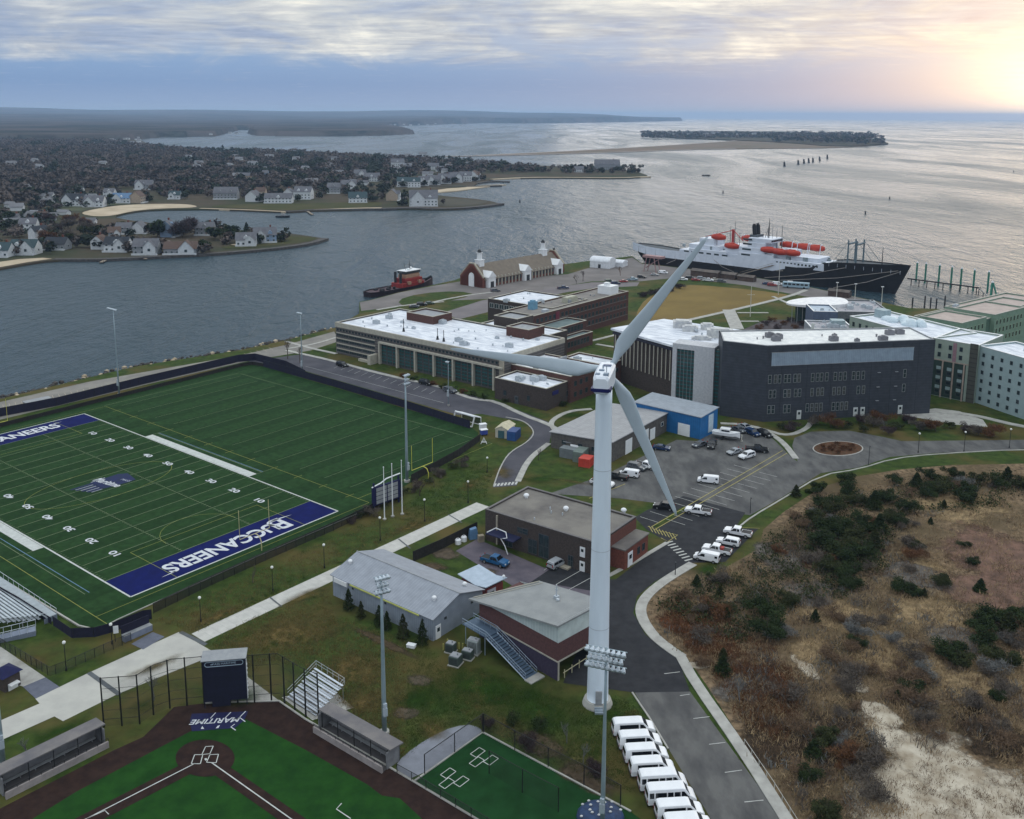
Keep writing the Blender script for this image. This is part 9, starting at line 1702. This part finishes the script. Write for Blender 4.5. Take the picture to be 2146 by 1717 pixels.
P_, s_ = scatter(mp_poly, 3000, .2, .42, .03, 1, lambda x, y: dense(x, y) and notsand(x, y), cl=12, spread=.6, jz=.25); stuff('marsh_grass', 'straw coloured marsh grass tufts', P_, s_, 'straw', 2)
P_, s_ = scatter(mp_poly, 2200, .2, .42, .03, 2, lambda x, y: not dense(x, y) and notsand(x, y), cl=11, spread=.7, jz=.3); stuff('marsh_grass', 'dark brown marsh undergrowth', P_, s_, 'brown', 3)
P_, s_ = scatter(mp_poly, 170, .3, .55, .03, 4, dens2, cl=30, spread=.8, jz=.5); stuff('marsh_brush', 'grey-brown leafless marsh brush', P_, s_, 'bare', 4)
P_, s_ = scatter(mp_poly, 120, .3, .55, .03, 5, lambda x, y: noise.noise(Vector((x/44, y/30, 31))) > .12 and openground(x, y), cl=26, spread=.8, jz=.5); stuff('marsh_brush', 'pale grey leafless marsh brush', P_, s_, 'bare2', 5)
P_, s_ = scatter([(1380, 1270), (1420, 1255), (1500, 1300), (1620, 1360), (1690, 1450), (1640, 1560), (1560, 1520), (1490, 1410), (1420, 1345)], 800, .2, .45, .03, 6, None, cl=12, spread=.5, jz=.3); stuff('marsh_brush', 'rust red marsh undergrowth by the walkway', P_, s_, 'rust', 6)
P_, s_ = scatter([(1380, 1270), (1430, 1240), (1480, 1230), (1560, 1200), (1620, 1120), (1700, 1060), (1760, 1030), (2150, 985), (2150, 1060), (1880, 1080), (1850, 1200), (1760, 1260), (1640, 1250), (1560, 1350), (1500, 1330)], 1300, .12, .24, .2, 8, lambda x, y: noise.noise(Vector((x/40, y/26, 60))) > -.1, cl=12, spread=.8, jz=.6); stuff('marsh_brush', 'dark evergreen undergrowth between the cedars', P_, s_, 'ever2', 8)
P_, s_ = scatter([(1780, 1420), (1900, 1480), (1960, 1530), (2040, 1500), (2170, 1600), (2170, 1717), (1940, 1717), (1790, 1640), (1810, 1540)], 420, .12, .3, .03, 11, lambda x, y: noise.noise(Vector((x/22, y/16, 90))) > .08, cl=14, spread=.5, jz=.1); stuff('marsh_grass', 'sparse tufts straying over the sand flat', P_, s_, 'brown', 9)
LV['blade_green'] = leafmat('grass_blade', (.060, .100, .020), (.028, .050, .012)); LV['blade_tan'] = leafmat('dry_blade', (.23, .17, .07), (.10, .08, .034)); TWIGGY += ('blade_green', 'blade_tan')
lawnp = [(440, 1350), (520, 1300), (690, 1240), (700, 1290), (900, 1360), (930, 1400), (1000, 1400), (1120, 1450), (1220, 1480), (1320, 1465), (1350, 1510), (1275, 1520), (1330, 1660), (1250, 1640), (1010, 1530), (980, 1515), (920, 1530), (840, 1590), (745, 1500), (640, 1400), (560, 1385), (530, 1410), (450, 1372)]
lawn2 = [(320, 1300), (430, 1250), (700, 1125), (860, 1050), (1000, 960), (1030, 985), (1020, 1040), (830, 1125), (640, 1215), (410, 1325)]
for pl, n_, sd_ in ((lawnp, 5200, 40), (lawn2, 2200, 60)):
    tann = lambda x, y: noise.noise(Vector((x/60, y/40, 5)))+.5*noise.noise(Vector((x/15, y/10, 9)))+(.5 if x < 850 else -.25)
    P_, s_ = scatter(pl, n_, .10, .2, .01, sd_, lambda x, y: tann(x, y) > .05, cl=9, spread=.3, jz=.02); stuff('lawn_grass', 'dry tan tufts in the mown lawn', P_, s_, 'blade_tan', sd_)
    P_, s_ = scatter(pl, n_, .08, .17, .01, sd_+1, lambda x, y: tann(x, y) < .1, cl=9, spread=.3, jz=.02); stuff('lawn_grass', 'green tufts in the mown lawn', P_, s_, 'blade_green', sd_+1)
# far woods over the peninsula
W1 = [(-60, 300), (0, 296), (180, 292), (300, 306), (400, 317), (600, 320), (820, 330), (960, 337), (1100, 351), (1150, 360), (1000, 366), (900, 364), (830, 378), (760, 388), (700, 392), (640, 396), (560, 397), (450, 404), (400, 410), (330, 408), (270, 395), (200, 402), (130, 412), (60, 424), (0, 440), (-60, 450)]
gaps = [(q[0], q[1]) for q in HH]
ev, br_ = [], []; evs, brs = [], []; rw = random.Random(9)
def addtree(p, h_, w_, is_ev, n_):
    r = rng; d = r.normal(size=(n_, 3)); d /= np.linalg.norm(d, axis=1)[:, None]; rad = r.random(n_)[:, None]**.35
    q = d*rad*np.array([w_/2, w_/2, h_*.38])+np.array([p.x, p.y, p.z+h_*.55])
    (ev if is_ev else br_).append(q); (evs if is_ev else brs).append(np.full(n_, w_*.17))
y = 452.0
while y > 291:
    ppm = F_PX/G(1073, y, SEA).y; cw = max(3.2, 9*ppm); x = -60.0
    while x < 1160:
        xx, yy2 = x+rw.uniform(-.5, .5)*cw, y+rw.uniform(-.5, .5)*cw*.35
        x += cw*.62
        if not inpoly(xx, yy2, W1): continue
        if any(abs(xx-g[0]) < 8*ppm and -2*ppm < (yy2-g[1]) < 9 for g in gaps): continue
        nv = noise.noise(Vector((xx/45, yy2/12, 2)))+.3*noise.noise(Vector((xx/14, yy2/5, 8)))
        isv = nv > (.08 if xx > 380 else .32); p = G(xx, yy2, -1.3); s_ = 1 if ppm > .9 else 1.25 if ppm > .6 else 1.6
        addtree(p, rw.uniform(7, 12)*s_, rw.uniform(8, 12)*s_, isv, 46 if ppm > 1.3 else 26)
    y -= max(1.3, cw*.30)
# point row and between houses
for (x0, x1, ya, yb, n_) in ((640, 1010, 366, 384, 60), (1090, 1350, 352, 362, 70), (620, 820, 392, 412, 60), (300, 560, 396, 414, 60), (0, 200, 405, 440, 70), (0, 110, 440, 500, 40), (430, 500, 470, 500, 8), (1180, 1340, 356, 365, 50), (770, 1000, 340, 362, 60)):
    for _ in range(n_):
        x, y = rw.uniform(x0, x1), rw.uniform(ya, yb)
        if any(abs(x-g[0]) < 9 and -3 < (y-g[1]) < 9 for g in gaps): continue
        addtree(G(x, y, -1.3), rw.uniform(5, 9), rw.uniform(6, 10), rw.random() < .55, 40)
for q in HH:
    ppm = F_PX/G(1073, q[1], SEA).y
    for _ in range(5): sx_ = rw.choice((-1, 1)); addtree(G(q[0]+sx_*(q[2]*.5+rw.uniform(2, 9))*ppm, q[1]-rw.uniform(-.5, 3.5)*ppm**.5, -1.3), rw.uniform(5, 10), rw.uniform(5, 9), rw.random() < .5, 60)
for _ in range(900):      # island wood
    x = rw.uniform(1345, 1850); t = (x-1345)/505; y = rw.uniform(278+t*6, 288+t*17 if x > 1620 else 290)
    addtree(G(x, y, 1.5), rw.uniform(9, 15)+(8 if 1650 < x < 1830 else 0), rw.uniform(16, 26), rw.random() < .5, 16)
for nm, lb, a_, b_, mt_ in (('evergreen_wood', 'dark evergreen wood across the peninsula', ev, evs, 'far1'), ('leafless_wood', 'purplish brown leafless wood across the peninsula', br_, brs, 'far2')):
    stuff(nm, lb, np.concatenate(a_), np.concatenate(b_), mt_, 3, up=.5)
# ================================================================ HAZE
hz_ = M().box(-30500, -30500, -12, 30500, 30500, 96).obj('haze', []) if False else None
me = bpy.data.meshes.new('haze'); bmh = bmesh.new(); bmesh.ops.create_cube(bmh, size=1.0); bmh.to_mesh(me); bmh.free()
for v in me.vertices: v.co = Vector((v.co.x*61000, v.co.y*61000, -9+(v.co.z+.5)*180))
ho = bpy.data.objects.new('haze', me); COL.objects.link(ho); tag(ho, 'pale blue haze over the bay', None, None, 'stuff')
hmz = bpy.data.materials.new('haze'); hmz.use_nodes = True; t = hmz.node_tree; t.nodes.clear(); vo = t.nodes.new('ShaderNodeVolumePrincipled'); vo.inputs['Color'].default_value = (.50, .70, 1.0, 1); vo.inputs['Density'].default_value = 6e-5; vo.inputs['Anisotropy'].default_value = .2
oo = t.nodes.new('ShaderNodeOutputMaterial'); t.links.new(vo.outputs[0], oo.inputs['Volume']); me.materials.append(hmz)
